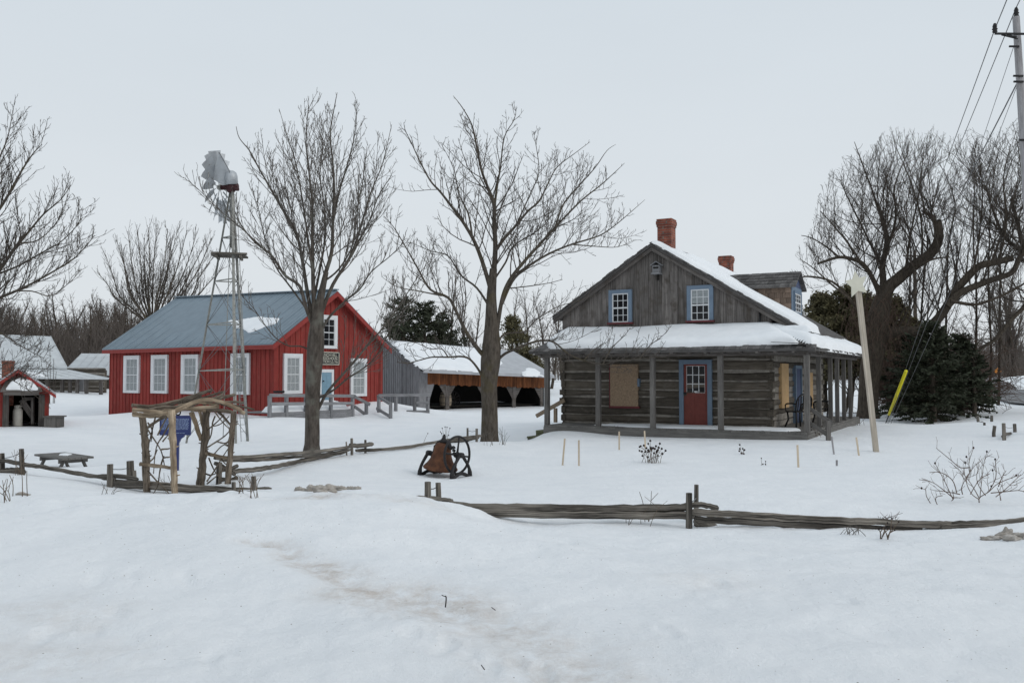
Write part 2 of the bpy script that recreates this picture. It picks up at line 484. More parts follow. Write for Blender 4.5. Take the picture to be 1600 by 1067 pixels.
def brick_mat(name):
    m, nt, nd, L, bs = new_mat(name)
    g = N(nd, 'ShaderNodeAttribute', attribute_name='grain')
    tc = N(nd, 'ShaderNodeTexCoord')
    sx = N(nd, 'ShaderNodeSeparateXYZ'); L.new(tc.outputs['Object'], sx.inputs[0])
    ad = N(nd, 'ShaderNodeMath', operation='ADD'); L.new(sx.outputs[0], ad.inputs[0]); L.new(sx.outputs[1], ad.inputs[1])
    cb = N(nd, 'ShaderNodeCombineXYZ'); L.new(ad.outputs[0], cb.inputs[0]); L.new(sx.outputs[2], cb.inputs[1])
    b = N(nd, 'ShaderNodeTexBrick'); b.inputs['Scale'].default_value = 1
    b.inputs['Brick Width'].default_value = .22; b.inputs['Row Height'].default_value = .075; b.inputs['Mortar Size'].default_value = .008
    b.inputs['Color1'].default_value = (.30, .085, .05, 1); b.inputs['Color2'].default_value = (.20, .055, .035, 1); b.inputs['Mortar'].default_value = (.20, .16, .135, 1)
    L.new(cb.outputs[0], b.inputs['Vector'])
    n1 = N(nd, 'ShaderNodeTexNoise'); n1.inputs['Scale'].default_value = 7; n1.inputs['Detail'].default_value = 5
    L.new(tc.outputs['Object'], n1.inputs['Vector'])
    r = ramp(nd, [(.35, (.55, .55, .55)), (.65, (1.15, 1.1, 1.05))]); L.new(n1.outputs['Fac'], r.inputs[0])
    mx = N(nd, 'ShaderNodeMix', data_type='RGBA', blend_type='MULTIPLY'); mx.inputs[0].default_value = 1
    L.new(b.outputs['Color'], mx.inputs[6]); L.new(r.outputs[0], mx.inputs[7]); L.new(mx.outputs[2], bs.inputs['Base Color'])
    bs.inputs['Roughness'].default_value = .9
    bp = N(nd, 'ShaderNodeBump'); bp.inputs['Strength'].default_value = .5; bp.inputs['Distance'].default_value = .01
    L.new(b.outputs['Fac'], bp.inputs['Height']); bp.invert = True; L.new(bp.outputs[0], bs.inputs['Normal'])
    return m

M = dict(
    snow=snow_mat('snow_ground_mat', True), rsnow=snow_mat('snow_roof_mat'),
    gable=wood('weathered_board', (.060, .053, .048), (.205, .186, .174), across=30, along=.9, lo=.36, hi=.66, tintk=.55, stain=(.075, .062, .052), stain_amt=.0),
    log=wood('old_log', (.043, .036, .028), (.135, .116, .094), across=24, tintk=.6, bump=.9, stain=(.155, .138, .115), stain_amt=-.25),
    chink=plain('lime_chinking', (.25, .228, .20), .95, var=.4, scale=5, bump=.5),
    silver=wood('silver_board', (.12, .12, .125), (.275, .275, .285), tintk=.55),
    deck=wood('grey_deck_wood', (.09, .085, .08), (.21, .20, .185), tintk=.4),
    post=wood('grey_post_wood', (.068, .062, .057), (.19, .178, .166), tintk=.35),
    rail=wood('split_rail', (.030, .026, .022), (.235, .21, .18), across=38, along=1.3, bump=1.0, tintk=.5, lo=.40, hi=.62),
    bark_stick=wood('bark_stick', (.05, .038, .028), (.215, .175, .135), across=30, along=4, bump=1, tintk=.5, lo=.38, hi=.64),
    pale_stick=wood('peeled_stick', (.15, .105, .065), (.50, .40, .29), across=26, along=3, bump=.9, tintk=.5, stain=(.17, .125, .085), stain_amt=.2, lo=.36, hi=.62),
    stake=wood('new_pine', (.45, .36, .26), (.62, .52, .40), tintk=.2),
    starpost=wood('pale_post', (.36, .31, .25), (.56, .50, .42), tintk=.2),
    orange=wood('orange_board', (.06, .024, .013), (.27, .098, .036), across=16, along=1.2, tintk=.8),
    red=wood('red_paint_board', (.195, .031, .027), (.30, .048, .038), across=12, along=.9, bump=.15, tintk=.3, stain=(.235, .058, .045), stain_amt=-.1),
    redtrim=plain('red_trim', (.27, .036, .03), .6, var=.15),
    reddoor=plain('red_door_paint', (.185, .048, .038), .6, var=.15),
    redsill=plain('dark_red_sill', (.13, .03, .033), .6),
    blue=plain('grey_blue_paint', (.15, .205, .275), .6, var=.12, scale=3),
    bluedark=plain('navy_door_paint', (.06, .08, .15), .6, var=.12, scale=3),
    doorblue=plain('pale_blue_door_paint', (.20, .33, .42), .6, var=.1),
    white=plain('white_paint', (.68, .69, .70), .55, var=.06),
    cream=plain('cream_paint', (.62, .60, .50), .6, var=.06),
    roofblue=plain('blue_grey_metal_roof', (.165, .215, .255), .5, var=.12, scale=1.5, bump=.03, spec=.4),
    greyroof=plain('grey_metal_roof', (.42, .43, .45), .6, var=.12, scale=2, bump=.05),
    shingle=wood('old_shingle', (.055, .052, .05), (.16, .15, .145), tintk=.7, bump=.8),
    cedarsh=wood('cedar_shingle', (.12, .085, .065), (.27, .20, .155), tintk=.7, bump=.6),
    darkglass=glass('dark_glass', (.012, .013, .015)),
    curtain=plain('lace_curtain', (.29, .31, .315), .9, var=.25, scale=14, bump=.1),
    osb=plain('flake_board', (.30, .215, .145), .9, var=.35, scale=22, bump=.2),
    ply=plain('plywood', (.50, .33, .17), .8, var=.15, scale=4),
    brick=brick_mat('red_brick'),
    iron=plain('dark_iron', (.028, .026, .027), .6, var=.3, metal=.3, scale=14),
    rust=plain('rusty_bell', (.060, .026, .018), .8, var=.45, scale=6, bump=.3, col2=(.15, .062, .030)),
    galv=plain('galvanised_steel', (.42, .44, .46), .5, var=.15, metal=.35, scale=4),
    galvleg=plain('galvanised_angle', (.29, .29, .27), .6, var=.3, metal=.25, scale=9),
    gear=plain('maroon_gearbox', (.055, .022, .025), .7, var=.4, scale=14),
    plaque=plain('navy_plaque', (.018, .030, .135), .4, var=.08, spec=.5),
    gold=plain('plaque_lettering', (.20, .26, .40), .5),
    yellow=plain('yellow_plastic', (.70, .62, .02), .45, var=.06),
    wire=plain('grey_wire', (.16, .16, .165), .5, metal=.5),
    pole=wood('utility_pole_wood', (.20, .19, .19), (.38, .37, .38), across=18, tintk=.2),
    black=plain('black_metal', (.015, .015, .016), .5, var=.2),
    dark=plain('dark_interior', (.02, .018, .016), .95, var=.3),  # near-black; carries the shade inside open buildings in its colour
    can=plain('dull_white_can', (.42, .40, .36), .6, var=.15),
    signo=plain('orange_sign', (.55, .20, .03), .5, var=.08),
    road=plain('wet_asphalt', (.20, .20, .205), .8, var=.2, scale=.7, bump=.2),
    dirtysnow=plain('dirty_snow', (.42, .37, .315), .9, var=.3, scale=6, bump=.8, col2=(.58, .545, .505)),
    plant=plain('dry_stem', (.14, .105, .075), .9, var=.3, scale=20),
    seed=plain('dark_seed_head', (.03, .022, .02), .9, var=.3, scale=20),
    redtwig=plain('red_brown_twig', (.12, .075, .05), .9, var=.3, scale=20),
    needle=plain('spruce_needle', (.040, .047, .027), .75, var=.4, scale=3, bump=0),
    cedar=plain('cedar_foliage', (.085, .082, .042), .8, var=.5, scale=2.5, bump=0, col2=(.19, .165, .085)),
)

def bark(name, a, b, moss=None):
    m, nt, nd, L, bs = new_mat(name)
    tc = N(nd, 'ShaderNodeTexCoord')
    mp = N(nd, 'ShaderNodeMapping'); mp.inputs['Scale'].default_value = (16, 16, 4)
    L.new(tc.outputs['Object'], mp.inputs[0])
    n1 = N(nd, 'ShaderNodeTexNoise'); n1.inputs['Scale'].default_value = 1; n1.inputs['Detail'].default_value = 6; n1.inputs['Roughness'].default_value = .7
    L.new(mp.outputs[0], n1.inputs['Vector'])
    r = ramp(nd, [(.32, a), (.68, b)]); L.new(n1.outputs['Fac'], r.inputs[0])
    out = r.outputs[0]
    if moss:
        n2 = N(nd, 'ShaderNodeTexNoise'); n2.inputs['Scale'].default_value = 3; n2.inputs['Detail'].default_value = 5
        L.new(tc.outputs['Object'], n2.inputs['Vector'])
        r2 = ramp(nd, [(.52, (0, 0, 0)), (.7, (1, 1, 1))]); L.new(n2.outputs['Fac'], r2.inputs[0])
        mx = N(nd, 'ShaderNodeMix', data_type='RGBA'); mx.inputs[7].default_value = (*moss, 1)
        L.new(r2.outputs[0], mx.inputs[0]); L.new(out, mx.inputs[6]); out = mx.outputs[2]
    L.new(out, bs.inputs['Base Color']); bs.inputs['Roughness'].default_value = .9; bs.inputs['Specular IOR Level'].default_value = .15
    bp = N(nd, 'ShaderNodeBump'); bp.inputs['Strength'].default_value = .9; bp.inputs['Distance'].default_value = .02
    L.new(n1.outputs['Fac'], bp.inputs['Height']); L.new(bp.outputs[0], bs.inputs['Normal'])
    return m

M['bark'] = bark('maple_bark', (.042, .035, .029), (.125, .106, .09), (.15, .148, .125))
M['bark2'] = bark('walnut_bark', (.042, .035, .028), (.125, .105, .086), (.085, .07, .042))
M['twig'] = bark('twig_bark', (.07, .06, .052), (.125, .108, .095))
M['twigpale'] = bark('pale_twig_bark', (.095, .083, .073), (.165, .148, .132))
M['willow'] = bark('willow_bark', (.035, .028, .022), (.11, .09, .07))
M['darktwig'] = bark('dark_twig_bark', (.055, .045, .038), (.10, .085, .072))
M['fartwig'] = bark('far_twig_bark', (.10, .083, .072), (.165, .14, .124))
M['vine'] = bark('vine_twig_bark', (.075, .05, .04), (.13, .09, .07))

# ------------------------------------------------------------------ snow slabs
def inside_dist(A, B, poly):
    P = np.array(poly, float); n = len(P)
    d = np.full(A.shape, 1e9); ins = np.zeros(A.shape, bool)
    for i in range(n):
        x0, y0 = P[i]; x1, y1 = P[(i + 1) % n]
        ex, ey = x1 - x0, y1 - y0
        t = np.clip(((A - x0) * ex + (B - y0) * ey) / (ex * ex + ey * ey + 1e-12), 0, 1)
        d = np.minimum(d, np.hypot(A - x0 - t * ex, B - y0 - t * ey))
        c = ((y0 > B) != (y1 > B)) & (A < (x1 - x0) * (B - y0) / (y1 - y0 + 1e-12) + x0)
        ins ^= c
    return np.where(ins, d, -d)

def snow_slab(parent, O, e1, e2, nrm, poly, thick, res=.07, edge=.12, seed=1, en=.1, name='snow', mat=None, lift=.0, vary=.35, ns=1.0):
    O, e1, e2, nrm = V(O), V(e1), V(e2), V(nrm)
    P = np.array(poly)
    a = np.arange(P[:, 0].min() - res, P[:, 0].max() + 2 * res, res); b = np.arange(P[:, 1].min() - res, P[:, 1].max() + 2 * res, res)
    A, B = np.meshgrid(a, b, indexing='ij')
    d = inside_dist(A, B, poly) + fbm(A / (.7 * ns), B / (.7 * ns), seed, 4) * en
    t = np.clip(d / edge, 0, 1)
    h = thick * np.sqrt(np.maximum(1 - (1 - t) ** 2, 0)) * (1 + vary * fbm(A / 1.3, B / 1.3, seed + 5, 3)) + thick * .06 * fbm(A / .2, B / .2, seed + 9, 2) * t
    h = np.where(d <= 0, -.03, h) + lift
    keep = d > -res * 1.2
    W = np.array(O)[None, None] + A[..., None] * np.array(e1) + B[..., None] * np.array(e2) + h[..., None] * np.array(nrm)
    idx = np.arange(A.size).reshape(A.shape)
    q = np.stack([idx[:-1, :-1], idx[1:, :-1], idx[1:, 1:], idx[:-1, 1:]], -1).reshape(-1, 4)
    k = keep.ravel()[q].all(1)
    q = q[k]
    u, inv = np.unique(q, return_inverse=True)
    return np_mesh(name, W.reshape(-1, 3)[u], inv.reshape(-1, 4), mat or M['rsnow'], parent)
# ------------------------------------------------------------------ ground
def make_ground():
    ys = [-4.0]
    while ys[-1] < 620: ys.append(ys[-1] + 0.0046 * (ys[-1] + 6.5) * (1 if ys[-1] < 16 else 2.0 if ys[-1] < 60 else 4.5))
    ys = np.array(ys)
    s = np.linspace(-1, 1, 760); s = .50 * s + .50 * s ** 3
    X = s[None, :] * (9 + 1.55 * np.maximum(ys, 0))[:, None]
    Y = np.repeat(ys[:, None], len(s), 1)
    Z = gz(X, Y)
    # stain: tracked-in mud down the middle of the foreground
    P = [G(*p) for p in ((385, 846), (432, 850), (470, 873), (520, 893), (560, 918), (620, 928), (700, 945), (750, 975), (800, 985), (850, 1010), (905, 1050))]
    dirt_shade = np.zeros(X.shape); dent = np.zeros(X.shape)
    wid = [.05, .10, .12, .16, .26, .32, .38, .36, .34, .36, .38]
    for i in range(len(P) - 1):
        a, b = P[i], P[i + 1]
        ex, ey = b.x - a.x, b.y - a.y
        t = np.clip(((X - a.x) * ex + (Y - a.y) * ey) / (ex * ex + ey * ey), 0, 1)
        d = np.hypot(X - a.x - t * ex, Y - a.y - t * ey)
        w = wid[i] + (wid[i + 1] - wid[i]) * t
        d = d + .16 * fbm(X / .35, Y / .3, 61, 4)
        dirt_shade = np.maximum(dirt_shade, np.exp(-(np.maximum(d, 0) / w) ** 2) * (.95 if i < 6 else .7))
        dent = np.maximum(dent, np.exp(-(np.maximum(d, 0) / (w * 1.1)) ** 2))
    Z = Z - dent * (.035 + .03 * fbm(X / .22, Y / .2, 77, 3))
    # lip of the ploughed bank running off to the right
    Q = [G(*p) for p in ((690, 800), (740, 815), (800, 836), (880, 858), (950, 880), (1030, 884), (1120, 893), (1230, 905), (1350, 908), (1460, 900), (1600, 905))]
    best = np.full(X.shape, 1e9); side = np.zeros(X.shape); along = np.zeros(X.shape)
    for i in range(len(Q) - 1):
        a, b = Q[i], Q[i + 1]; ex, ey = b.x - a.x, b.y - a.y; l2 = ex * ex + ey * ey
        t = np.clip(((X - a.x) * ex + (Y - a.y) * ey) / l2, 0, 1); d = np.hypot(X - a.x - t * ex, Y - a.y - t * ey)
        m = d < best; best = np.where(m, d, best); side = np.where(m, (Y - a.y) * ex - (X - a.x) * ey, side); along = np.where(m, (i + t) / (len(Q) - 1), along)
    sd = np.where(side < 0, -best, best) + .12 * fbm(X / .5, Y / .4, 91, 4)
    amp = .035 * np.clip(along * 6, 0, 1) * np.clip((1 - along) * 5, 0, 1) * np.clip(.8 + 1.6 * fbm(X / 1.2, Y / 1.2, 95, 2), 0, 1.3)
    Z = Z + amp * np.where(sd < 0, np.exp(-(sd / .6) ** 2), np.exp(-(sd / .14) ** 2))
    # crisp lip along the upper side of the trench, shoe prints trodden beside it
    for (px, py, ang, sz) in ((625, 965, .3, 1), (640, 985, .4, 1), (690, 1015, -.2, 1.1), (762, 1043, .2, 1.1), (700, 1000, .5, .9), (735, 1022, .1, 1), (810, 1035, .3, 1), (560, 950, .6, .9), (848, 1050, 0, 1), (100, 975, .2, 1.4), (140, 985, .8, 1.1), (60, 1000, .1, 1.2), (180, 960, .5, 1.2), (330, 1030, .3, 1), (1120, 918, .4, 1.3), (1150, 930, .9, 1), (1040, 985, .3, 1), (1320, 940, .2, 1.1), (1450, 890, .4, 1), (290, 905, .5, 1.1), (150, 905, .2, 1.3), (205, 900, .7, 1)):
        c = G(px, py); ca, sa = math.cos(ang), math.sin(ang)
        U = ((X - c.x) * ca + (Y - c.y) * sa) / (.055 * sz); W2 = (-(X - c.x) * sa + (Y - c.y) * ca) / (.13 * sz)
        q = np.sqrt(U ** 2 + W2 ** 2) + .5 * fbm(X / .12, Y / .12, int(px), 3)
        Z = Z - .020 * np.clip(1.25 - q, 0, .6) / .6 + .005 * np.exp(-((q - 1.45) / .25) ** 2)
    # dirty bank crest, grey spots at lower left, painted shadow band under the rails
    for (px, py, rx, ry, k) in ((520, 772, .55, .25, .9), (640, 780, .5, .2, .5), (90, 960, .5, .35, .35), (30, 1030, .6, .4, .45), (1120, 915, .5, .4, .25), (870, 1040, .6, .5, .35), (880, 812, .4, .12, .3)):
        c = G(px, py)
        d = np.hypot((X - c.x) / rx, (Y - c.y) / ry) + .5 * fbm(X / .4, Y / .35, 83, 4)
        dirt_shade = np.maximum(dirt_shade, k * np.exp(-np.maximum(d, 0) ** 2))
    rd = np.zeros(X.shape)
    grit = np.clip(1.15 - (Y - 9.5) / 1.5, 0, 1)
    idx = np.arange(X.size).reshape(X.shape)
    q = np.stack([idx[:-1, :-1], idx[:-1, 1:], idx[1:, 1:], idx[1:, :-1]], -1).reshape(-1, 4)
    o = np_mesh('snow_ground', np.stack([X, Y, Z], -1).reshape(-1, 3), q, M['snow'], None, True,
                {'dirt': ('FLOAT', 'POINT', dirt_shade), 'grit': ('FLOAT', 'POINT', grit)})
    tag(o, 'snow covered ground with a muddy trail in the foreground', 'ground', None, 'structure')
make_ground()

# ------------------------------------------------------------------ generators for walls
def boards(mb, W, s0, s1, z0, z1, width, d0, d1, breaks=(), vary=.006, gap=.006):
    f0 = z0 if callable(z0) else (lambda s: z0); f1 = z1 if callable(z1) else (lambda s: z1)
    cuts = [s0]; s = s0
    br = sorted(b for b in breaks if s0 < b < s1)
    while s < s1 - 1e-6:
        e = min(s + width * mb.r.uniform(.75, 1.25), s1)
        nb = [b for b in br if s + 1e-6 < b < e]
        if nb: e = nb[0]
        if s1 - e < width * .3: e = s1
        v = mb.r.uniform(-vary, vary)
        W.box(mb, s + gap / 2, e - gap / 2, f0(s), f1(s), d0, d1 + v, None, 2, f0(e), f1(e))
        s = e

def logs(mb, W, s0, s1, levels, gap, d0=-.10, amp=.016, step=.22, holes=()):
    for z0, z1 in zip(levels[:-1], levels[1:]):
        tint = mb.r.random(); off = mb.r.uniform(0, 40); sd = mb.r.randint(0, 9999)
        n = max(3, int((s1 - s0) / step)); ext0 = mb.r.uniform(0, .07); ext1 = mb.r.uniform(0, .07)
        ss = np.linspace(s0 - ext0, s1 + ext1, n)
        gap_ = gap * mb.r.choice((0, .3, .6, 1, 1.5, 2.0))
        za = z0 + gap_ / 2 + amp * 2 * fbm(ss / .9, ss * 0 + z0, sd, 3) + mb.r.uniform(-.02, .02)
        zb = z1 - gap_ / 2 + amp * 2 * fbm(ss / .9, ss * 0 + z1, sd + 3, 3)
        dd = .055 + amp * 1.6 * fbm(ss / .5, ss * 0 + z0 * 3, sd + 7, 3) + mb.r.uniform(-.012, .012)
        b = len(mb.v); k = 6
        for i in range(n):
            h = zb[i] - za[i]
            for z, d in ((za[i], d0), (za[i] + .015, dd[i] - .025), (za[i] + .28 * h, dd[i]), (za[i] + .75 * h, dd[i]), (zb[i] - .015, dd[i] - .03), (zb[i], d0)):
                mb.v.append(W.pt(ss[i], z, d)); mb.g.append((off + ss[i], off + z * 1.0, d))
        for i in range(n - 1):
            for j in range(k - 1):
                mb.f.append((b + i * k + j, b + (i + 1) * k + j, b + (i + 1) * k + j + 1, b + i * k + j + 1)); mb.t.append(tint); mb.sm.append(False)
        mb.f.append(tuple(b + j for j in range(k))); mb.t.append(tint); mb.sm.append(False)
        mb.f.append(tuple(b + (n - 1) * k + j for j in range(k))[::-1]); mb.t.append(tint); mb.sm.append(False)

def window(parent, W, rect, casing, cw, sash, cols, rows, glassm, d=.05, sill=None, label=None, double=True, curtain=None, cwl=None):
    """rect = outer casing s0,s1,z0,z1; window part > pane, sash, sill"""
    s0, s1, z0, z1 = rect
    mb = MB(3)
    cl = cwl or cw
    W.box(mb, s0, s0 + cl, z0, z1, -.05, d, .5); W.box(mb, s1 - cw, s1, z0, z1, -.05, d, .6)
    W.box(mb, s0 + cl, s1 - cw, z1 - cw, z1, -.05, d - .003, .4)
    if not sill: W.box(mb, s0 + cl, s1 - cw, z0, z0 + cw * .6, -.05, d - .003, .5)
    w = mb.build('window', casing, parent)
    if label: w['label'] = label
    a0, a1, b0, b1 = s0 + cl, s1 - cw, z0 + (0 if sill else cw * .6), z1 - cw
    if sill:
        mb = MB(4); W.box(mb, s0 - .03, s1 + .03, z0 - .05, z0, -.05, d + .05, .5); mb.build('sill', sill, w)
    # sash bars
    mb = MB(5); f = .035
    W.box(mb, a0, a0 + f, b0, b1, d - .06, d - .02, .5); W.box(mb, a1 - f, a1, b0, b1, d - .06, d - .02, .5)
    W.box(mb, a0 + f, a1 - f, b0, b0 + f, d - .06, d - .02, .5); W.box(mb, a0 + f, a1 - f, b1 - f, b1, d - .06, d - .02, .5)
    zm = (b0 + b1) / 2
    if double: W.box(mb, a0 + f, a1 - f, zm - f * .6, zm + f * .6, d - .06, d - .017, .5)
    bw = .016
    for i in range(1, cols):
        s = a0 + (a1 - a0) * i / cols; W.box(mb, s - bw / 2, s + bw / 2, b0 + f, b1 - f, d - .06, d - .030, .5)
    for i in range(1, rows):
        if double and i * 2 == rows: continue
        z = b0 + (b1 - b0) * i / rows; W.box(mb, a0 + f, a1 - f, z - bw / 2, z + bw / 2, d - .06, d - .032, .5)
    mb.build('sash', sash, w)
    mb = MB(6); W.box(mb, a0, a1, b0, b1, d - .06, d - .048, .5); mb.build('pane', glassm, w)
    return w

# ================================================================== LOG HOUSE
u = V((.880, -.474, 0)).normalized(); v = V((.474, .880, 0)).normalized()
LF = Wall((1.60, 28.03), u, V((-v.x, -v.y, 0)))
Rr = LF.pt(6.40, 0)
LS = Wall((Rr.x, Rr.y), v, u.copy())
LEN, DEP = 6.40, 8.4
DZ = .21
house = thing('log_house', 'weathered log house with grey board gable, snowy wraparound porch and red door', 'house', (LF.pt(3.2, 0, 0).x, LF.pt(3.2, 0, 0).y, 0))
lev = [DZ - .3, DZ + .02]
rr = random.Random(4)
z = lev[-1]
while z < 2.72:
    z += rr.uniform(.24, .33); lev.append(z)
mb = MB(11); logs(mb, LF, 0, LEN, lev, .028, amp=.022); mb.build('log_wall', M['log'], house)
mb = MB(12); LF.box(mb, 0.05, LEN - .05, -.1, 3.0, -.2, .012, .5); LS.box(mb, .05, DEP, -.1, 3.3, -.2, .012, .5)
mb.build('chinking', M['chink'], house)
mb = MB(13); logs(mb, LS, 0, DEP, [q + .03 for q in lev], .12, amp=.02); mb.build('log_wall', M['log'], house)
# log ends of the side wall seen at the left corner, and a dark back to the house
mb = MB(14)
for a, b in zip(lev[:-1], lev[1:]):
    LF.box(mb, -.02 - rr.uniform(0, .06), .10, a + .05, b - .04, -.25, .085 + rr.uniform(0, .04))
mb.build('corner_log_ends', M['log'], house)
mb = MB(14)
for a, b in zip(lev[:-1], lev[1:]):
    LF.box(mb, LEN - .12, LEN + .02 + rr.uniform(0, .05), a + .03, b - .06, -.2, .075 + rr.uniform(0, .03))
mb.build('corner_log_ends', M['log'], house)
# gable
AP_S, AP_Z = 2.98, 5.50
def rz(s): return AP_Z - (AP_S - s) * .645 if s < AP_S else AP_Z - (s - AP_S) * .612
mb = MB(15)
boards(mb, LF, 0.0, LEN, 3.02, lambda s: rz(s) - .04, .24, -.05, .045, breaks=(AP_S,), vary=.01)
mb.build('gable_wall', M['gable'], house)
mb = MB(16)
LF.box(mb, -.12, LEN + .35, 2.93, 3.09, -.02, .13, .3, 0, 2.93, 3.09)
LF.box(mb, 0, LEN, 2.70, 2.93, -.02, .07, .6, 0)
mb.build('gable_beam', M['silver'], house)
mb = MB(17)
LS.box(mb, 0, DEP, 2.9, 3.35, -.06, .03, .2)
LF2 = Wall(tuple(LF.pt(0, 0, -DEP))[:2], u, LF.n)
boards(mb, LF2, 0, LEN, -.1, lambda s: rz(s) - .05, .5, -.05, .02, breaks=(AP_S,))
LL = Wall((1.60, 28.03), v, V((-u.x, -u.y, 0)))
LL.box(mb, 0, DEP, -.1, 3.5, -.06, .02, .4)
mb.build('rear_wall', M['gable'], house)
# main roof
RB = DEP + .25
def roofpt(s, t, up=0.): # s along front, t to the back (negative forward)
    return LF.pt(s, rz(s) + up, -t)
SL, SRt = -.26, 7.20
mb = MB(18)
for (a, b) in ((SL, AP_S), (AP_S, SRt)):
    c = [roofpt(a, -.22, 0), roofpt(b, -.22, 0), roofpt(a, RB, 0), roofpt(b, RB, 0), roofpt(a, -.22, .07), roofpt(b, -.22, .07), roofpt(a, RB, .07), roofpt(b, RB, .07)]
    mb.hexa(c, .4, 1)
# ragged shingle ends along the rakes
for (a, b) in ((SL, AP_S), (AP_S, SRt)):
    n = int(abs(b - a) / .14)
    for i in range(n):
        s = a + (b - a) * i / n; e = a + (b - a) * (i + 1) / n
        f = mb.r.uniform(-.29, -.22); h = mb.r.uniform(.015, .045)
        c = [roofpt(s, f, .072), roofpt(e, f, .072), roofpt(s, -.05, .072), roofpt(e, -.05, .072), roofpt(s, f, .08 + h), roofpt(e, f, .08 + h), roofpt(s, -.05, .08 + h), roofpt(e, -.05, .08 + h)]
        mb.hexa(c, None, 1)
roof = mb.build('roof', M['shingle'], house)
mb = MB(19)
for (a, b) in ((SL, AP_S), (AP_S, SRt)):
    mb.hexa([roofpt(a, -.17, -.14), roofpt(b, -.17, -.14), roofpt(a, -.13, -.14), roofpt(b, -.13, -.14), roofpt(a, -.17, -.005), roofpt(b, -.17, -.005), roofpt(a, -.13, -.005), roofpt(b, -.13, -.005)], .3, 0)
mb.build('rake_board', M['gable'], house)
er = (roofpt(AP_S + 1, 0) - roofpt(AP_S, 0)); k_r = er.length; er.normalize()
nr = er.cross(v); nr = nr if nr.z > 0 else -nr
Lr = (SRt - AP_S) * k_r
snow_slab(house, roofpt(AP_S, 0, .08), er, v, nr, [(-.05, -.06), (Lr * .5, -.02), (Lr * .83, .02), (Lr + .02, .12), (Lr + .02, 2.6), (Lr * .8, 3.0), (Lr * .42, 3.02), (Lr * .42, RB - .1), (-.05, RB - .1)], .15, .08, .16, 5, .08, name='roof_snow')
el = (roofpt(AP_S - 1, 0) - roofpt(AP_S, 0)).normalized(); nl = el.cross(v); nl = nl if nl.z > 0 else -nl
snow_slab(house, roofpt(AP_S, 0, .08), el, v, nl, [(-.05, .25), (3.7, .3), (3.7, RB - .2), (-.05, RB - .2)], .09, .12, .16, 6, .2, name='roof_snow')

def chimney(parent, c, w, z0, z1):
    mb = MB(21)
    def bx(hw, a, b):
        p = []
        for i in range(8):
            p.append(V((c.x, c.y, 0)) + u * (hw if i & 1 else -hw) + v * (hw if i >> 1 & 1 else -hw) + V((0, 0, b if i >> 2 & 1 else a)))
        mb.hexa(p)
    bx(w / 2, z0, z1 - .24); bx(w / 2 + .02, z1 - .24, z1 - .17); bx(w / 2 + .035, z1 - .17, z1 - .06); bx(w / 2 + .02, z1 - .05, z1)
    o = mb.build('chimney', M['brick'], parent)
    mb = MB(22)
    p = []
    for i in range(8):
        p.append(V((c.x, c.y, 0)) + u * (.12 if i & 1 else -.12) + v * (.12 if i >> 1 & 1 else -.12) + V((0, 0, z1 + .01 if i >> 2 & 1 else z1 - .02)))
    mb.hexa(p); mb.build('flue', M['dark'], o)
c1 = LF.pt(AP_S + .22, 0, -.55)
chimney(roof, c1, .43, 5.0, 6.38)
c2 = LF.pt(AP_S + .1, 0, -7.85)
chimney(roof, c2, .44, 5.0, 6.12)

# dormer
DA = AP_S + 3.40
dt0, dt1 = 3.0, 4.55
dzE, dtm = 4.44, 3.78
mb = MB(23)
# shingled cheek, built of courses
def cheek(t, sgn):
    zb = rz(DA) - .0; z = zb - .02; row = 0
    while z < dzE:
        zt = min(z + .17, dzE)
        s_in = AP_S + (AP_Z - z) / .612
        s = DA
        while s > s_in - .1 and s > AP_S + 1.2:
            e = s - mb.r.uniform(.14, .26)
            q = [LF.pt(e + .003, z, -(t - sgn * .0)), LF.pt(s - .003, z, -t), LF.pt(e + .003, z, -(t + sgn * .08)), LF.pt(s - .003, z, -(t + sgn * .08))]
            lift = mb.r.uniform(.0, .012)
            out = [LF.pt(e + .003, z - lift, -t + sgn * .025), LF.pt(s - .003, z - lift, -t + sgn * .025), LF.pt(e + .003, z, -t - sgn * .05), LF.pt(s - .003, z, -t - sgn * .05),
                   LF.pt(e + .003, zt, -t + sgn * .006), LF.pt(s - .003, zt, -t + sgn * .006), LF.pt(e + .003, zt, -t - sgn * .05), LF.pt(s - .003, zt, -t - sgn * .05)]
            mb.hexa(out, None, 2); s = e
        z = zt
cheek(dt0, 1)
dorm = mb.build('dormer', M['cedarsh'], house)
mb = MB(123); cheek(dt1, -1); mb.build('side_wall', M['cedarsh'], dorm)
DF = Wall(tuple(LF.pt(DA, 0, -dt0))[:2], v, u.copy())
mb = MB(24)
dw = dt1 - dt0
DF.box(mb, 0, .18, rz(DA) - .1, dzE, -.05, .03, .5); DF.box(mb, dw - .18, dw, rz(DA) - .1, dzE, -.05, .03, .5)
DF.box(mb, .18, dw - .18, rz(DA) - .1, 3.62, -.05, .027, .5); DF.box(mb, .18, dw - .18, 4.30, dzE, -.05, .027, .5)
mb.build('face_board', M['blue'], dorm)
window(dorm, DF, (.2, dw - .2, 3.62, 4.30), M['blue'], .06, M['white'], 3, 4, M['darkglass'], .075)
mb = MB(25)
rdz = 4.92
def drp(s, t, z): return LF.pt(s, z, -t)
sfr = DA + .16
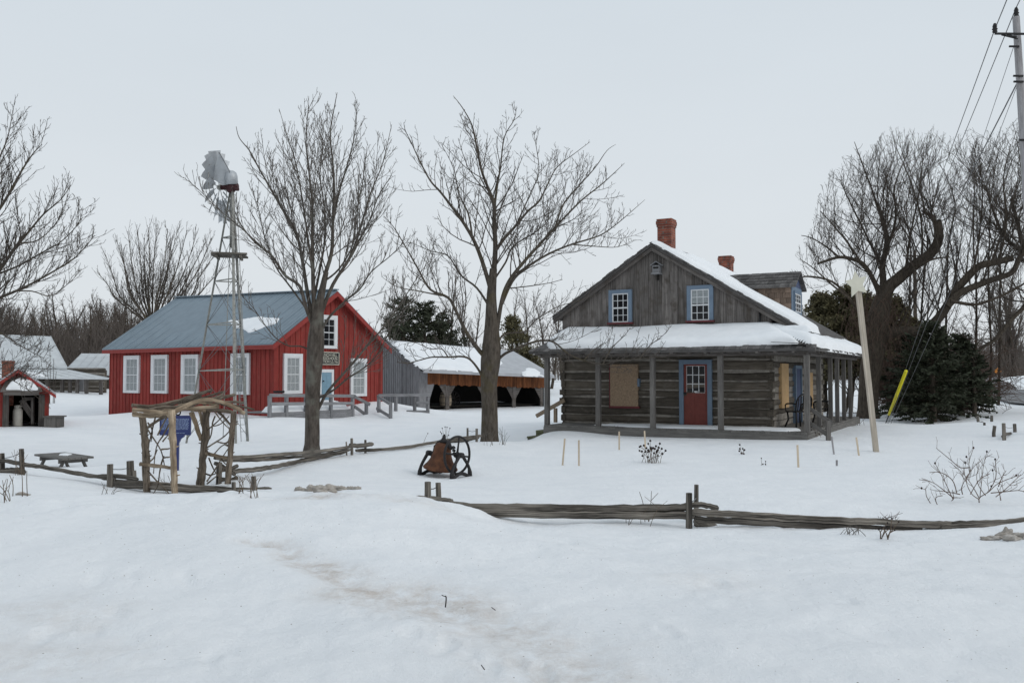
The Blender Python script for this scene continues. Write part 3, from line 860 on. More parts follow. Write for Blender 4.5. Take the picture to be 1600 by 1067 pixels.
for (ta, tb) in ((dt0 - .16, (dt0 + dt1) / 2), (dt1 + .16, (dt0 + dt1) / 2)):
    m = 5
    for i in range(m):
        fa, fb = i / m, (i + 1) / m
        A = ta + (tb - ta) * fa; Bq = ta + (tb - ta) * fb
        za = dzE - .06 + (rdz - dzE + .06) * fa; zb = dzE - .06 + (rdz - dzE + .06) * fb
        s = sfr
        while s > AP_S + .9:
            e = s - mb.r.uniform(.14, .25)
            th = .045 + mb.r.uniform(0, .015)
            c = [drp(e, A, za), drp(s, A, za), drp(e, Bq, zb), drp(s, Bq, zb), drp(e, A, za + th + .02), drp(s, A, za + th + .02), drp(e, Bq, zb + th - .015), drp(s, Bq, zb + th - .015)]
            mb.hexa(c, None, 1); s = e
dr = mb.build('roof', M['shingle'], dorm)
mb = MB(26)
mb.prism([DF.pt(-.05, dzE, .02), DF.pt(dw + .05, dzE, .02), DF.pt(dw / 2, rdz - .02, .02)], -u * .05, .4)
mb.build('gable_board', M['bluedark'], dorm)

# gable windows
def grow_rect(r, k=0.): return r
window(house, LF, LF.rect(952, 453, 988, 504, .05), M['blue'], .11, M['white'], 3, 4, M['darkglass'], .115, M['redsill'], 'blue framed attic window with bare dark panes')
window(house, LF, LF.rect(1074, 446, 1115, 501, .05), M['blue'], .115, M['white'], 3, 4, M['darkglass'], .115, M['redsill'], 'blue framed attic window with pale curtains')
r_ = LF.rect(1080, 452, 1110, 474, .05)
mb = MB(27); LF.box(mb, r_[0] + .03, r_[1] - .03, r_[2], r_[3], .05, .072, .5); mb.build('curtain', M['curtain'], house)
# boarded window
s0, s1, z0, z1 = LF.rect(953, 569, 999, 636, .06)
mb = MB(28); LF.box(mb, s0 + .03, s1 - .03, z0 + .03, z1, .0, .115, .5); bw_ = mb.build('boarded_window', M['osb'], house)
mb = MB(29); LF.box(mb, s0, s1 + .02, z0 - .03, z0 + .03, .0, .14, .5); LF.box(mb, s0 - .01, s0 + .03, z0 + .03, z1, 0, .10, .5); mb.build('sill', M['redsill'], bw_)
mb = MB(30); LF.box(mb, s1 - .035, s1 + .03, z0 + .62, z0 + .86, .0, .14, .5); mb.build('casing', M['blue'], bw_)
# door
s0, s1, z0, z1 = LF.rect(1062, 562, 1113, 667, .06)
mb = MB(31); cw = .13
LF.box(mb, s0, s0 + cw, DZ, z1, 0, .12, .5); LF.box(mb, s1 - cw, s1, DZ, z1, 0, .12, .5); LF.box(mb, s0 + cw, s1 - cw, z1 - cw, z1, 0, .117, .5)
df = mb.build('door_frame', M['blue'], house)
mb = MB(32); a0, a1 = s0 + cw, s1 - cw
zg = LF.px(1087, 614, .06)[1]; zt = z1 - cw - .03
LF.box(mb, a0, a1, DZ + .05, zg, 0, .075, .5)
LF.box(mb, a0, a0 + .08, zg, zt + .03, 0, .075, .5); LF.box(mb, a1 - .08, a1, zg, zt + .03, 0, .075, .5)
LF.box(mb, a0 + .08, a1 - .08, zt - .02, zt + .03, 0, .075, .5)
for (p, q, r, t) in ((.08, .46, .12, .34), (.54, .92, .12, .34), (.08, .46, .44, .92), (.54, .92, .44, .92)):
    h = zg - DZ - .05
    LF.box(mb, a0 + (a1 - a0) * p, a0 + (a1 - a0) * q, DZ + .05 + h * r, DZ + .05 + h * t, .07, .083, .3)
door = mb.build('door', M['reddoor'], house)
mb = MB(33); LF.box(mb, a0 + .08, a1 - .08, zg, zt - .02, .02, .045, .5); mb.build('pane', M['darkglass'], door)
mb = MB(34)
w_ = a1 - a0 - .16
for i in range(4):
    s = a0 + .08 + w_ * i / 3; LF.box(mb, s - .011, s + .011, zg, zt - .02, .045, .068, .5)
for i in range(4):
    z = zg + (zt - .02 - zg) * i / 3; LF.box(mb, a0 + .08, a1 - .08, z - .011, z + .011, .045, .066, .5)
LF.box(mb, a0 + .08 + w_ * .42, a0 + .08 + w_ * .6, zg + .02, zg + .06, .05, .07, .5)
mb.build('glazing_bars', M['white'], door)
mb = MB(35); mb.lathe(LF.pt(a0 + .05, DZ + .95, .075), LF.n, [(.012, 0), (.012, .04), (.03, .05), (.03, .08), (.01, .09)], 12); mb.build('handle', M['black'], door)
mb = MB(36); LF.box(mb, a0, a1, DZ, DZ + .05, 0, .16, .5); mb.build('threshold', M['redsill'], door)
# side wall openings
def side_rect(x0, y0, x1, y1): return LS.rect(x0, y0, x1, y1, .06)
s0, s1, z0, z1 = side_rect(1219.5, 568, 1230.5, 637)
mb = MB(37); LS.box(mb, s0, s1, z0, z1, .0, .10, .5); mb.build('boarded_window', M['ply'], house)
s0, s1, z0, z1 = side_rect(1241, 571, 1251, 660)
mb = MB(38); LS.box(mb, s0 + .1, s1 - .1, DZ, z1 - .1, 0, .085, .5); d2 = mb.build('door', M['bluedark'], house); d2['label'] = 'dark blue side door under the porch'
mb = MB(39); LS.box(mb, s0, s0 + .1, DZ, z1, 0, .12, .5); LS.box(mb, s1 - .1, s1, DZ, z1, 0, .12, .5); LS.box(mb, s0 + .1, s1 - .1, z1 - .1, z1, 0, .117, .5); mb.build('door_frame', M['blue'], house)
s0, s1, z0, z1 = side_rect(1262, 582, 1268.5, 640)
mb = MB(40); LS.box(mb, s0, s1, z0, z1, .0, .10, .5); mb.build('boarded_window', M['ply'], house)
# porch deck
PO, PS, PQ = 1.62, 1.22, 8.4
mb = MB(41)
s = .12
while s < LEN + PS - .02:
    e = min(s + .15, LEN + PS)
    LF.box(mb, s + .003, e - .003, DZ - .05, DZ, .02 if s < LEN else -.0, PO, None, 1); s = e
t = .02
while t < PQ:
    e = min(t + .15, PQ); LS.box(mb, t + .003, e - .003, DZ - .05, DZ, .02, PS, None, 1); t = e
mb.build('porch_deck', M['deck'], house)
mb = MB(42)
LF.box(mb, .12, LEN + PS + .02, DZ - .24, DZ - .052, PO - .08, PO + .02, .3)
LS.box(mb, -PO, PQ, DZ - .24, DZ - .053, PS - .08, PS + .02, .5)
for s in (.2, 1.7, 3.4, 5.1, LEN + PS - .12):
    LF.box(mb, s - .1, s + .1, -.4, DZ - .242, PO - .2, PO - .05, .4)
mb.build('porch_sill', M['deck'], house)
snow_slab(house, LF.pt(0, DZ, 0), u, LF.n, V((0, 0, 1)), [(2.1, .5), (3.2, .22), (7.2, .16), (7.4, 1.0), (7.1, 1.42), (4.6, 1.5), (2.6, 1.45), (1.5, 1.1)], .05, .07, .2, 8, .25, name='porch_snow')
# porch posts
PF = Wall(tuple(LF.pt(0, 0, PO - .12))[:2], u, LF.n)
PSW = Wall(tuple(LS.pt(0, 0, PS - .10))[:2], v, LS.n)
EZ = 2.36
for i, px in enumerate((855, 935, 1020, 1126, 1261)):
    mb = MB(50 + i); s = PF.px(px, 610)[0]; w = .066
    PF.box(mb, s - w, s + w, DZ, EZ - .16, -w, w, None, 2)
    mb.build('porch_post', M['post'], house)
for i, px in enumerate((1279.5, 1297.5, 1308, 1318.5, 1328.5)):
    mb = MB(60 + i); s = PSW.px(px, 610)[0]; w = .06
    PSW.box(mb, s - w, s + w, DZ, EZ - .16, -w, w, None, 2)
    mb.build('porch_post', M['post'], house)
mb = MB(70)
PF.box(mb, -.05, LEN + PS - .02, EZ - .162, EZ - .02, -.055, .055, .5); PSW.box(mb, -PO + .2, PQ, EZ - .162, EZ - .021, -.05, .05, .4)
for i in range(17):
    s = -.05 + i * .46
    LF.box(mb, s, s + .07, EZ - .10, EZ - .03, 0, PO + .24, None, 1, EZ - .10, EZ - .03)
for i in range(19):
    t = -1.5 + i * .52
    LS.box(mb, t, t + .07, EZ - .10, EZ - .03, .2, PS + .22, None, 1)
mb.build('porch_beam', M['gable'], house)
# porch roof: front slope, side slope meeting at a hip
FO, SO = PO + .28, PS + .28
TZ = 2.97
def prf(s, o): return LF.pt(s, EZ + (TZ - EZ) * (1 - o / FO), o)
cf = LF.pt(LEN + SO, EZ, FO); ct = LF.pt(LEN, TZ, 0)
lf_, lt_ = LF.pt(-.22, EZ, FO), LF.pt(-.05, TZ, 0)
bf = LS.pt(PQ + .3, EZ, SO); bt = LS.pt(PQ + .3, TZ, 0)
mb = MB(71)
dn = V((0, 0, -.06))
mb.prism([lf_, cf, ct, lt_], dn, .4); mb.prism([cf, bf, bt, ct], dn, .4)
def rag(a, b, inn, n, m):
    for i in range(n):
        p = a.lerp(b, i / n); q = a.lerp(b, (i + 1) / n); f = m.r.uniform(-.05, .03); h = m.r.uniform(.008, .025)
        o = inn * f
        mb.hexa([p + o, q + o, p + inn * .22, q + inn * .22, p + o + V((0, 0, h)), q + o + V((0, 0, h)), p + inn * .22 + V((0, 0, .1 + h)), q + inn * .22 + V((0, 0, .1 + h))], None, 1)
rag(lf_, cf, -LF.n, 52, mb); rag(cf, bf, -LS.n, 60, mb)
pr = mb.build('porch_roof', M['shingle'], house)
# loose shingles lifted at the front corner
mb = MB(72)
for i in range(5):
    p = cf + (-u) * (.12 + .16 * i) - LF.n * .12 + V((0, 0, .12 + .01 * i))
    mb.beam(p, p - u * .35 + V((0, 0, .02)), .16, .012, tint=None)
mb.build('loose_shingle', M['shingle'], pr)
e2f = ((lt_ - lf_) - u * (lt_ - lf_).dot(u)).normalized(); nf = u.cross(e2f); nf = nf if nf.z > 0 else -nf
Lf = FO / math.sqrt(FO ** 2) * math.hypot(FO, TZ - EZ)
Wd = LEN + SO + .22
o_ = lf_
snow_slab(house, o_, u, e2f, nf, [(.62, .19), (3, .16), (5.6, .15), (6.75, .26), (7.25, .34), (7.62, .42), (LEN + .25, Lf + .2), (.30, Lf + .15), (.22, .9)], .23, .07, .35, 12, .07, name='porch_snow', vary=.3)
e2s = (-LS.n * SO + V((0, 0, TZ - EZ))).normalized(); ns_ = v.cross(e2s); ns_ = ns_ if ns_.z > 0 else -ns_
Ls = math.hypot(SO, TZ - EZ)
snow_slab(house, cf, v, e2s, ns_, [(.35, .2), (2.0, .06), (5, .06), (9.6, .05), (10.4, .06), (10.4, Ls), (1.75, Ls + .1), (1.5, Ls * .9)], .26, .08, .4, 13, .12, name='porch_snow', vary=.35)
# fallen snow and stones heaped against the right end of the gable
snow_slab(house, LF.pt(LEN - .3, TZ - .1, .0), u, -LF.n * -1, V((0, 0, 1)), [(.1, .02), (1.2, .0), (1.4, .5), (.6, .6), (.1, .3)], .18, .07, .3, 14, .2, name='porch_snow')
mb = MB(73)
mb.tube([LF.pt(LEN - .28, 3.42, .10), LF.pt(LEN - .28, 3.2, .12), LF.pt(LEN - .24, 2.98, .16), LF.pt(LEN - .1, 2.93, .3)], .035, 8, .3)
mb.build('drainpipe', M['iron'], house)
# left steps
mb = MB(74)
SW = Wall(tuple(LF.pt(.1, 0, .15))[:2], -u, LF.n)
def stepbox(mb, a0, a1, z0, z1, o0, o1): LF.box(mb, a0, a1, z0, z1, o0, o1)
for k in range(2):
    stepbox(mb, .12 - .3 * (k + 1), .12 - .3 * k + .02, DZ - .19 * (k + 1) - .03, DZ - .19 * (k + 1) + .02, .9, 1.55)
stepbox(mb, -.46, .1, -.35, -.19, 1.46, 1.5); stepbox(mb, -.2, .1, -.35, 0, 1.46, 1.502); stepbox(mb, -.2, -.17, -.35, -.02, .9, 1.46); stepbox(mb, -.48, -.46, -.4, -.2, .9, 1.5)
mb.build('porch_steps', wood('mossy_step', (.06, .065, .035), (.14, .145, .085), tintk=.3), house)
mb = MB(75)
hr0 = LF.px(882, 625, .2); hr1 = LF.px(838, 650, .2)
mb.beam(LF.pt(hr0[0], hr0[1], .2), LF.pt(hr1[0], hr1[1], .2), .05, .12)
pp = LF.px(868, 640, .2); LF.box(mb, pp[0] - .05, pp[0] + .05, DZ, pp[1] + .05, .16, .24, None, 2)
mb.build('handrail', wood('tan_rail', (.16, .12, .085), (.30, .235, .17), tintk=.2), house)
# right steps with rail
mb = MB(76)
p0 = LS.pt(-1.45, 1.05 + .0, PS + .02); 
n1 = at(1294, 657, 22.9); n0 = at(1263, 637, 23.15); n0b = at(1264, 660, 23.15); n1b = at(1294, 680, 22.9)
mb.beam(n0, n1 + (n1 - n0).normalized() * .12, .04, .10); mb.beam(n0b, n1b, .04, .10)
mb.box((n1.x - .05, n1.y - .05, -.25), (n1.x + .05, n1.y + .05, n1.z), None, 2)
mb.build('handrail', M['post'], house)
mb = MB(77)
for k in range(2):
    LS.box(mb, -1.3, -.3, DZ - .19 * (k + 1) - .04, DZ - .19 * (k + 1), PS + .02 + .28 * k, PS + .32 + .28 * k, None, 0)
mb.build('porch_steps', M['deck'], house)

# birdhouse on the gable
bs_, bz_ = LF.px(1026, 420, .2)
bh = thing('birdhouse', 'small weathered wooden birdhouse hung below the gable peak', 'birdhouse', LF.pt(bs_, bz_, .15))
mb = MB(78); LF.box(mb, bs_ - .11, bs_ + .11, bz_ - .13, bz_ + .1, .07, .27, .7, 2); mb.build('box', M['silver'], bh)
mb = MB(79)
for sg in (-1, 1):
    mb.hexa([LF.pt(bs_, bz_ + .2, .05), LF.pt(bs_ + sg * .17, bz_ + .08, .05), LF.pt(bs_, bz_ + .2, .31), LF.pt(bs_ + sg * .17, bz_ + .08, .31), LF.pt(bs_, bz_ + .22, .05), LF.pt(bs_ + sg * .17, bz_ + .10, .05), LF.pt(bs_, bz_ + .22, .31), LF.pt(bs_ + sg * .17, bz_ + .10, .31)], .5)
mb.build('roof', M['silver'], bh)
mb = MB(80); LF.box(mb, bs_ - .08, bs_ + .08, bz_ + .0, bz_ + .05, .265, .28, .5); mb.build('entrance', M['dark'], bh)
mb = MB(80); LF.box(mb, bs_ - .03, bs_ + .03, bz_ - .33, bz_ - .13, .07, .12, .3); mb.build('bracket', M['dark'], bh)
mb = MB(81); LF.box(mb, bs_ - .13, bs_ + .13, bz_ - .16, bz_ - .13, .05, .33, .9); mb.build('floor_board', M['silver'], bh)

# chairs on the porch
def porch_chair(t, o, rot, label):
    base = LS.pt(t, DZ, o)
    ch = thing('porch_chair', label, 'chair', base, 'dark metal chairs on the log house porch')
    R = Matrix.Rotation(rot, 3, 'Z')
    def P(x, y, z): return base + R @ V((x, y, z))
    for (x, y) in ((-.22, -.2), (.22, -.2), (-.22, .2), (.22, .2)):
        mb = MB(82); mb.tube([P(x * 1.2, y * 1.25, 0), P(x * .9, y * .9, .22), P(x, y, .43)], .024, 8, .5); mb.build('leg', M['black'], ch)
    mb = MB(83)
    for k in range(6): mb.beam(P(-.24, -.2 + .08 * k, .44), P(.24, -.2 + .08 * k, .44), .06, .03, tint=.5)
    mb.build('seat', M['black'], ch)
    mb = MB(84)
    for k in range(6): mb.tube([P(-.2 + .08 * k, .22, .45), P(-.2 + .08 * k, .28, .7), P(-.2 + .08 * k, .3, .86 + .05 * math.sin(k / 5 * math.pi))], .014, 6, .5)
    mb.tube(smooth_path([P(-.24, .2, .42), P(-.24, .29, .8), P(0, .31, .95), P(.24, .29, .8), P(.24, .2, .42)], 5), .022, 8, .5)
    mb.build('backrest', M['black'], ch)
    for sg in (-1, 1):
        mb = MB(85); mb.tube(smooth_path([P(sg * .25, .26, .66), P(sg * .28, 0, .67), P(sg * .28, -.2, .63), P(sg * .26, -.2, .44)], 4), .02, 8, .5); mb.build('armrest', M['black'], ch)
porch_chair(.85, .55, math.radians(200), 'black metal armchair on the porch beside the dark blue side door')
porch_chair(3.4, .75, math.radians(250), 'black metal armchair farther back on the side porch among the rear posts')
# ================================================================== RED SCHOOLHOUSE
Lc = V((-20.68, 46.1, 0)); Cc = V((-10.10, 38.0, 0))
RL = Wall((Lc.x, Lc.y), (Cc - Lc)); RLEN = (Cc - Lc).length
if RL.n.dot(-Lc) < 0: RL.n = -RL.n
gd = V((.527, .85, 0)).normalized()
RG = Wall((Cc.x, Cc.y), gd); GW = 7.06
if RG.n.dot(-Cc) < 0: RG.n = -RG.n
red = thing('schoolhouse', 'red board and batten schoolhouse with a blue grey metal roof', 'schoolhouse', Cc)
EZR, APR = 3.17, 5.48
mb = MB(101)
boards(mb, RL, 0, RLEN, -.9, EZR, .31, -.2, 0, vary=.002, gap=.0)
s = .0
while s < RLEN:
    RL.box(mb, s, s + .05, -.9, EZR, 0, .028, None, 2); s += .31
mb.build('side_wall', M['red'], red)
def rgz(s): return EZR + (APR - EZR) * (1 - abs(s - GW / 2) / (GW / 2))
mb = MB(102)
boards(mb, RG, 0, GW, -.9, lambda s: rgz(s) - .02, .31, -.2, 0, breaks=(GW / 2,), vary=.002, gap=0)
s = 0
while s < GW:
    RG.box(mb, s, s + .05, -.9, rgz(s + .025) - .05, 0, .028, None, 2); s += .31
RG.box(mb, -.012, .16, -.9, EZR, .0, .035, .3, 2); RG.box(mb, GW - .16, GW + .01, -.9, EZR - .1, 0, .035, .3, 2)
mb.build('gable_wall', M['red'], red)
# rear walls, plain
mb = MB(103)
bl = Lc + gd * GW; br = Cc + gd * GW
for (a, b) in ((br, bl), (bl, Lc)):
    d = (b - a).normalized(); n = V((d.y, -d.x, 0)) * .02
    mb.hexa([a - V((0, 0, .9)), b - V((0, 0, .9)), a - n - V((0, 0, .9)), b - n - V((0, 0, .9)), a + V((0, 0, EZR)), b + V((0, 0, EZR)), a - n + V((0, 0, EZR)), b - n + V((0, 0, EZR))], .5)
mb.build('rear_wall', M['red'], red)
# roof
ov = .34
ul = (Lc - Cc).normalized()
def eave(s_g, k):  # corner on gable line s_g, at the near (k=0) or far (k=1) end
    base = Cc + gd * s_g
    return base + (-ul * .32 if k == 0 else ul * (RLEN + .22))
slope = (APR - EZR) / (GW / 2)
e_n, e_f = eave(-ov, 0) + V((0, 0, EZR - ov * slope)), eave(-ov, 1) + V((0, 0, EZR - ov * slope))
o_n, o_f = eave(GW + ov, 0) + V((0, 0, EZR - ov * slope)), eave(GW + ov, 1) + V((0, 0, EZR - ov * slope))
r_n = Cc + gd * GW / 2 - ul * .32 + V((0, 0, APR)); r_f = at(275, 467, 48.8)
up = V((0, 0, .06))
mb = MB(104)
mb.prism([e_n, e_f, r_f, r_n], up, .5); mb.prism([o_n, o_f, r_f, r_n], up, .5)
mb.prism([e_f, o_f, r_f], up * .9, .5)
for i in range(47):      # ribs of the sheet metal
    f = (i + .5) / 47
    p, q = e_n.lerp(e_f, f) + up, r_n.lerp(r_f, f) + up
    mb.beam(p, q, .03, .03 if i % 3 else .055, tint=.4)
mb.beam(r_n + up * 1.6, r_f + up * 1.6, .22, .05, tint=.6)
rroof = mb.build('roof', M['roofblue'], red)
mb = MB(105)
mb.prism([e_n - V((0, 0, .18)), e_f - V((0, 0, .18)), e_f - V((0, 0, .004)), e_n - V((0, 0, .004))], -RL.n * .04, .3)
for (a, b) in ((e_n, r_n), (o_n, r_n)):
    mb.prism([a - V((0, 0, .22)), b - V((0, 0, .22)), b - V((0, 0, .004)), a - V((0, 0, .004))], RG.n * .05, .4)
# soffit
mb.prism([e_n - V((0, 0, .1)), e_f - V((0, 0, .1)), Lc + V((0, 0, EZR - .12)), Cc + V((0, 0, EZR - .12))], V((0, 0, .02)), .2)
for sg, a in ((0, e_n), (1, o_n)):
    b = Cc + gd * (0 if sg == 0 else GW) + V((0, 0, EZR - .1))
    mb.prism([a - V((0, 0, .1)), r_n - V((0, 0, .1)), Cc + gd * GW / 2 + V((0, 0, APR - .1)), b], V((0, 0, .02)), .2)
mb.build('fascia', M['redtrim'], red)
# snow patch left on the roof
er_ = (e_f - e_n).normalized(); es = (r_n - e_n); es = (es - er_ * es.dot(er_)).normalized(); nrr = er_.cross(es); nrr = nrr if nrr.z > 0 else -nrr
def onroof(px, py):
    r = ray(px, py); C = V((0, 0, CZ)); k = (e_n + up - C).dot(nrr) / r.dot(nrr); p = C + r * k - e_n - up
    return (p.dot(er_), p.dot(es))
pp = [onroof(*p) for p in ((438, 498), (431, 506), (425, 509), (412, 514), (392, 521), (386, 519), (372, 517), (360, 513), (352, 505), (362, 501), (385, 499), (412, 496))]
snow_slab(red, e_n + up, er_, es, nrr, pp, .09, .07, .15, 41, .22, name='roof_snow')
# windows
for i, r in enumerate(((193.8, 555.6, 217.8, 613.8), (236.6, 554.5, 262, 614.5), (283.6, 554, 310, 615.4), (361, 552, 390, 616.4))):
    window(red, RL, RL.rect(*r, .05), M['white'], .16, M['white'], 3, 4, M['curtain'], .095, cwl=.24)
window(red, RG, RG.rect(443, 552.5, 472, 615, .05), M['white'], .17, M['white'], 3, 4, M['curtain'], .095)
window(red, RG, RG.rect(547.5, 560, 572.5, 619, .05), M['white'], .16, M['white'], 3, 4, M['curtain'], .095)
window(red, RG, RG.rect(501, 492.5, 526.5, 544.5, .05), M['white'], .17, M['white'], 2, 4, M['darkglass'], .095, label='attic window in the red gable with dark panes')
s0, s1, z0, z1 = RG.rect(499, 577, 521.5, 628, .05)
mb = MB(106); RG.box(mb, s0, s0 + .14, z0, z1, 0, .06, .5); RG.box(mb, s1 - .14, s1, z0, z1, 0, .06, .5); RG.box(mb, s0 + .14, s1 - .14, z1 - .14, z1, 0, .057, .5)
dfr = mb.build('door_frame', M['white'], red)
mb = MB(107); RG.box(mb, s0 + .14, s1 - .14, z0, z1 - .14, 0, .035, .5)
for (a, b, c, d) in ((.12, .46, .08, .42), (.54, .88, .08, .42), (.12, .46, .5, .92), (.54, .88, .5, .92)):
    w = s1 - s0 - .28; h = z1 - .14 - z0
    RG.box(mb, s0 + .14 + w * a, s0 + .14 + w * b, z0 + h * c, z0 + h * d, .03, .046, .3)
dd_ = mb.build('door', M['doorblue'], red)
mb = MB(108); mb.lathe(RG.pt(s0 + .22, z0 + .95, .035), RG.n, [(.015, 0), (.015, .04), (.035, .05), (.03, .08), (.01, .09)], 10); mb.build('handle', M['black'], dd_)

# painted board over the door
def text_mesh(name, txt, size, O, ex, ez, n, mat, parent, width=None, align='CENTER'):
    c = bpy.data.curves.new(name, 'FONT'); c.body = txt; c.size = size; c.align_x = align; c.align_y = 'CENTER'; c.extrude = .004
    o = bpy.data.objects.new(name, c); COL.objects.link(o)
    bpy.context.view_layer.update()
    me = bpy.data.meshes.new_from_object(o.evaluated_get(bpy.context.evaluated_depsgraph_get()))
    bpy.data.objects.remove(o); bpy.data.curves.remove(c)
    co = np.zeros(len(me.vertices) * 3, 'f'); me.vertices.foreach_get('co', co); co = co.reshape(-1, 3)
    if width: co[:, 0] *= width / max(1e-6, np.ptp(co[:, 0]))
    org = ORG[parent.name] if parent else V((0, 0, 0))
    W = np.array(O - org)[None] + co[:, :1] * np.array(ex)[None] + co[:, 1:2] * np.array(ez)[None] + co[:, 2:] * np.array(n)[None]
    me.vertices.foreach_set('co', W.astype('f').ravel()); me.materials.clear(); me.materials.append(mat); me.update()
    return link(name, me, parent)
s0, s1, z0, z1 = RG.rect(496.5, 550, 530.5, 570, .1)
zz = V((0, 0, 1)); sm_ = (s0 + s1) / 2
sgn = thing('schoolhouse_sign', 'black board with cream lettering and border above the schoolhouse door', 'sign', RG.pt(sm_, z0, .08))
mb = MB(109); RG.box(mb, s0, s1, z0, z1, .03, .075, .5); mb.build('board', M['black'], sgn)
mb = MB(110)
for (a, b, c, d) in ((s0, s1, z1 - .03, z1), (s0, s1, z0, z0 + .03), (s0, s0 + .03, z0 + .03, z1 - .03), (s1 - .03, s1, z0 + .03, z1 - .03)): RG.box(mb, a, b, c, d, .073, .09, .5)
mb.build('border', M['cream'], sgn)
hh = z1 - z0
for k, (t, wf) in enumerate((('FRENCH HILL', .78), ('SCHOOLHOUSE', .86), ('SECTION S.S. No', .88))):
    text_mesh('lettering', t, .19, RG.pt(sm_, z1 - hh * (.24 + .26 * k), .077), RG.u, zz, RG.n, M['cream'], sgn, (s1 - s0) * wf)

# ramp and railing in front of the schoolhouse
RF = Wall(tuple(RG.pt(0, 0, 2.0))[:2], gd, RG.n)
ramp_ = thing('ramp_railing', 'grey wooden landing and railing in front of the schoolhouse door', 'railing', RF.pt(0, -.1, 0))
def railpost(W, px, y0, y1, parent, w=.06, mat='silver', seed=1):
    s, z = W.px(px, y0); zb = W.px(px, y1)[1]
    mb = MB(seed); W.box(mb, s - w, s + w, zb - .3, z, -w, w, None, 2); return mb.build('post', M[mat], parent)
for i, (px, y0, y1) in enumerate(((421.5, 618, 653), (447.5, 618, 653), (478, 618, 653), (517, 618, 652), (551, 617, 649), (572.5, 629, 654))): railpost(RF, px, y0, y1, ramp_, seed=111 + i)
def railbeam(W, x0, y0, x1, y1, parent, h=.13, d=.05, mat='silver', seed=1, off=.075):
    a, b = W.px(x0, y0), W.px(x1, y1); mb = MB(seed)
    mb.beam(W.pt(*a, off), W.pt(*b, off), d, h); return mb.build('rail', M[mat], parent)
for i, r in enumerate(((419, 617.5, 553, 618.5), (421, 631, 551, 630), (551, 619, 576, 632), (552, 635, 573, 650))): railbeam(RF, *r, ramp_, seed=118 + i)
mb = MB(122)
a0, zt_ = RF.px(424, 645); a1 = RF.px(551, 645)[0]
for k in range(4): RF.box(mb, a0, a1, zt_ - .13 * k - .125, zt_ - .13 * k, -.02 - .001 * k, .03)
RF.box(mb, a0, a1, zt_ - .04, zt_ + .0, -1.9, -.022)
mb.build('landing', M['silver'], ramp_)
snow_slab(ramp_, RF.pt(a0, zt_, -.1), gd, -RF.n, zz, [(.1, .06), (a1 - a0 - .1, .05), (a1 - a0 - .2, 1.7), (1.6, 1.75), (1.2, 1.0), (.3, .8)], .38, .08, .7, 44, .1, name='snow')
# dark bench rail behind the left end of the landing
mb = MB(123)
q0, q1 = RG.px(442, 612), RG.px(453, 611)
RF.box(mb, RF.px(441, 613)[0], RF.px(453, 613)[0], RF.px(447, 616)[1] + .05, RF.px(447, 612.5)[1] + .05, -.5, -.3, .3)
mb.build('shelf', M['black'], ramp_)
RF2 = Wall(tuple(at(590, 640, 40.5))[:2], (at(668, 640, 43.0) - at(590, 640, 40.5)))
if RF2.n.y > 0: RF2.n = -RF2.n
ramp2 = thing('ramp_railing', 'grey wooden ramp railing with an open end frame before the drive shed wall', 'railing', RF2.pt(0, -.1, 0))
for i, (px, y0, y1) in enumerate(((592, 617, 645), (618.5, 617, 643), (648, 616.5, 643), (668.5, 616.5, 646))): railpost(RF2, px, y0, y1, ramp2, seed=125 + i)
for i, r in enumerate(((590, 617.5, 670, 617), (648, 629, 669, 629), (634, 643, 669, 643))): railbeam(RF2, *r, ramp2, seed=130 + i)
RF3 = Wall(tuple(at(591, 640, 40.3))[:2], (at(611, 640, 38.8) - at(591, 640, 40.3)))
if RF3.n.y > 0: RF3.n = -RF3.n
railpost(RF3, 610.5, 628, 653, ramp2, seed=134); railbeam(RF3, 592, 619, 612, 631, ramp2, seed=135); railbeam(RF3, 591, 638, 611, 650, ramp2, seed=136)

# ================================================================== DRIVE SHED
sL, sR = at(655, 600, 52.0), at(850, 600, 57.6); sL.z = sR.z = 0
SF = Wall((sL.x, sL.y), sR - sL)
if SF.n.y > 0: SF.n = -SF.n
SLEN = (sR - sL).length
sB = at(593, 600, 57.5); sB.z = 0
SG = Wall((sL.x, sL.y), sB - sL)
if SG.n.dot(-sL) < 0: SG.n = -SG.n
GLEN = (sB - sL).length
shed = thing('drive_shed', 'long grey open fronted drive shed with four dark bays and a snowy roof', 'shed', sL)
def sez(s): return 1.92 - .33 * s / SLEN          # sagging eave
rl, rr_ = at(604, 532.5, 57.0), at(801, 549.5, 61.5)
el_, er2 = SF.pt(-.25, sez(0), .85), SF.pt(SLEN + .15, sez(SLEN), .85)
bk = (sB - sL).normalized()
bl2 = el_ + bk * GLEN + V((0, 0, .9)); br2 = er2 + bk * GLEN + V((0, 0, .9))
up = V((0, 0, .07))
mb = MB(140); mb.prism([el_, er2, rr_, rl], up, .5); mb.prism([rl, rr_, br2, bl2], up, .5)
nn = (er2 - el_).cross(rl - el_).normalized(); nn = nn if nn.z > 0 else -nn
mb.prism([el_ - V((0, 0, .12)), er2 - V((0, 0, .12)), er2, el_], SF.n * .03, .3)
sroof = mb.build('roof', M['greyroof'], shed)
e1_ = (er2 - el_).normalized(); e2_ = (rl - el_); e2_ = (e2_ - e1_ * e2_.dot(e1_)).normalized()
def onsh(px, py):
    r = ray(px, py); C = V((0, 0, CZ)); k = (el_ + up - C).dot(nn) / r.dot(nn); p = C + r * k - el_ - up
    return (p.dot(e1_), p.dot(e2_))
snow_slab(shed, el_ + up, e1_, e2_, nn, [onsh(*p) for p in ((660, 577), (720, 579), (775, 582), (783, 570), (779, 556), (786, 549), (700, 541), (618, 534), (612, 536), (632, 556))], .10, .1, .3, 45, .3, name='roof_snow')
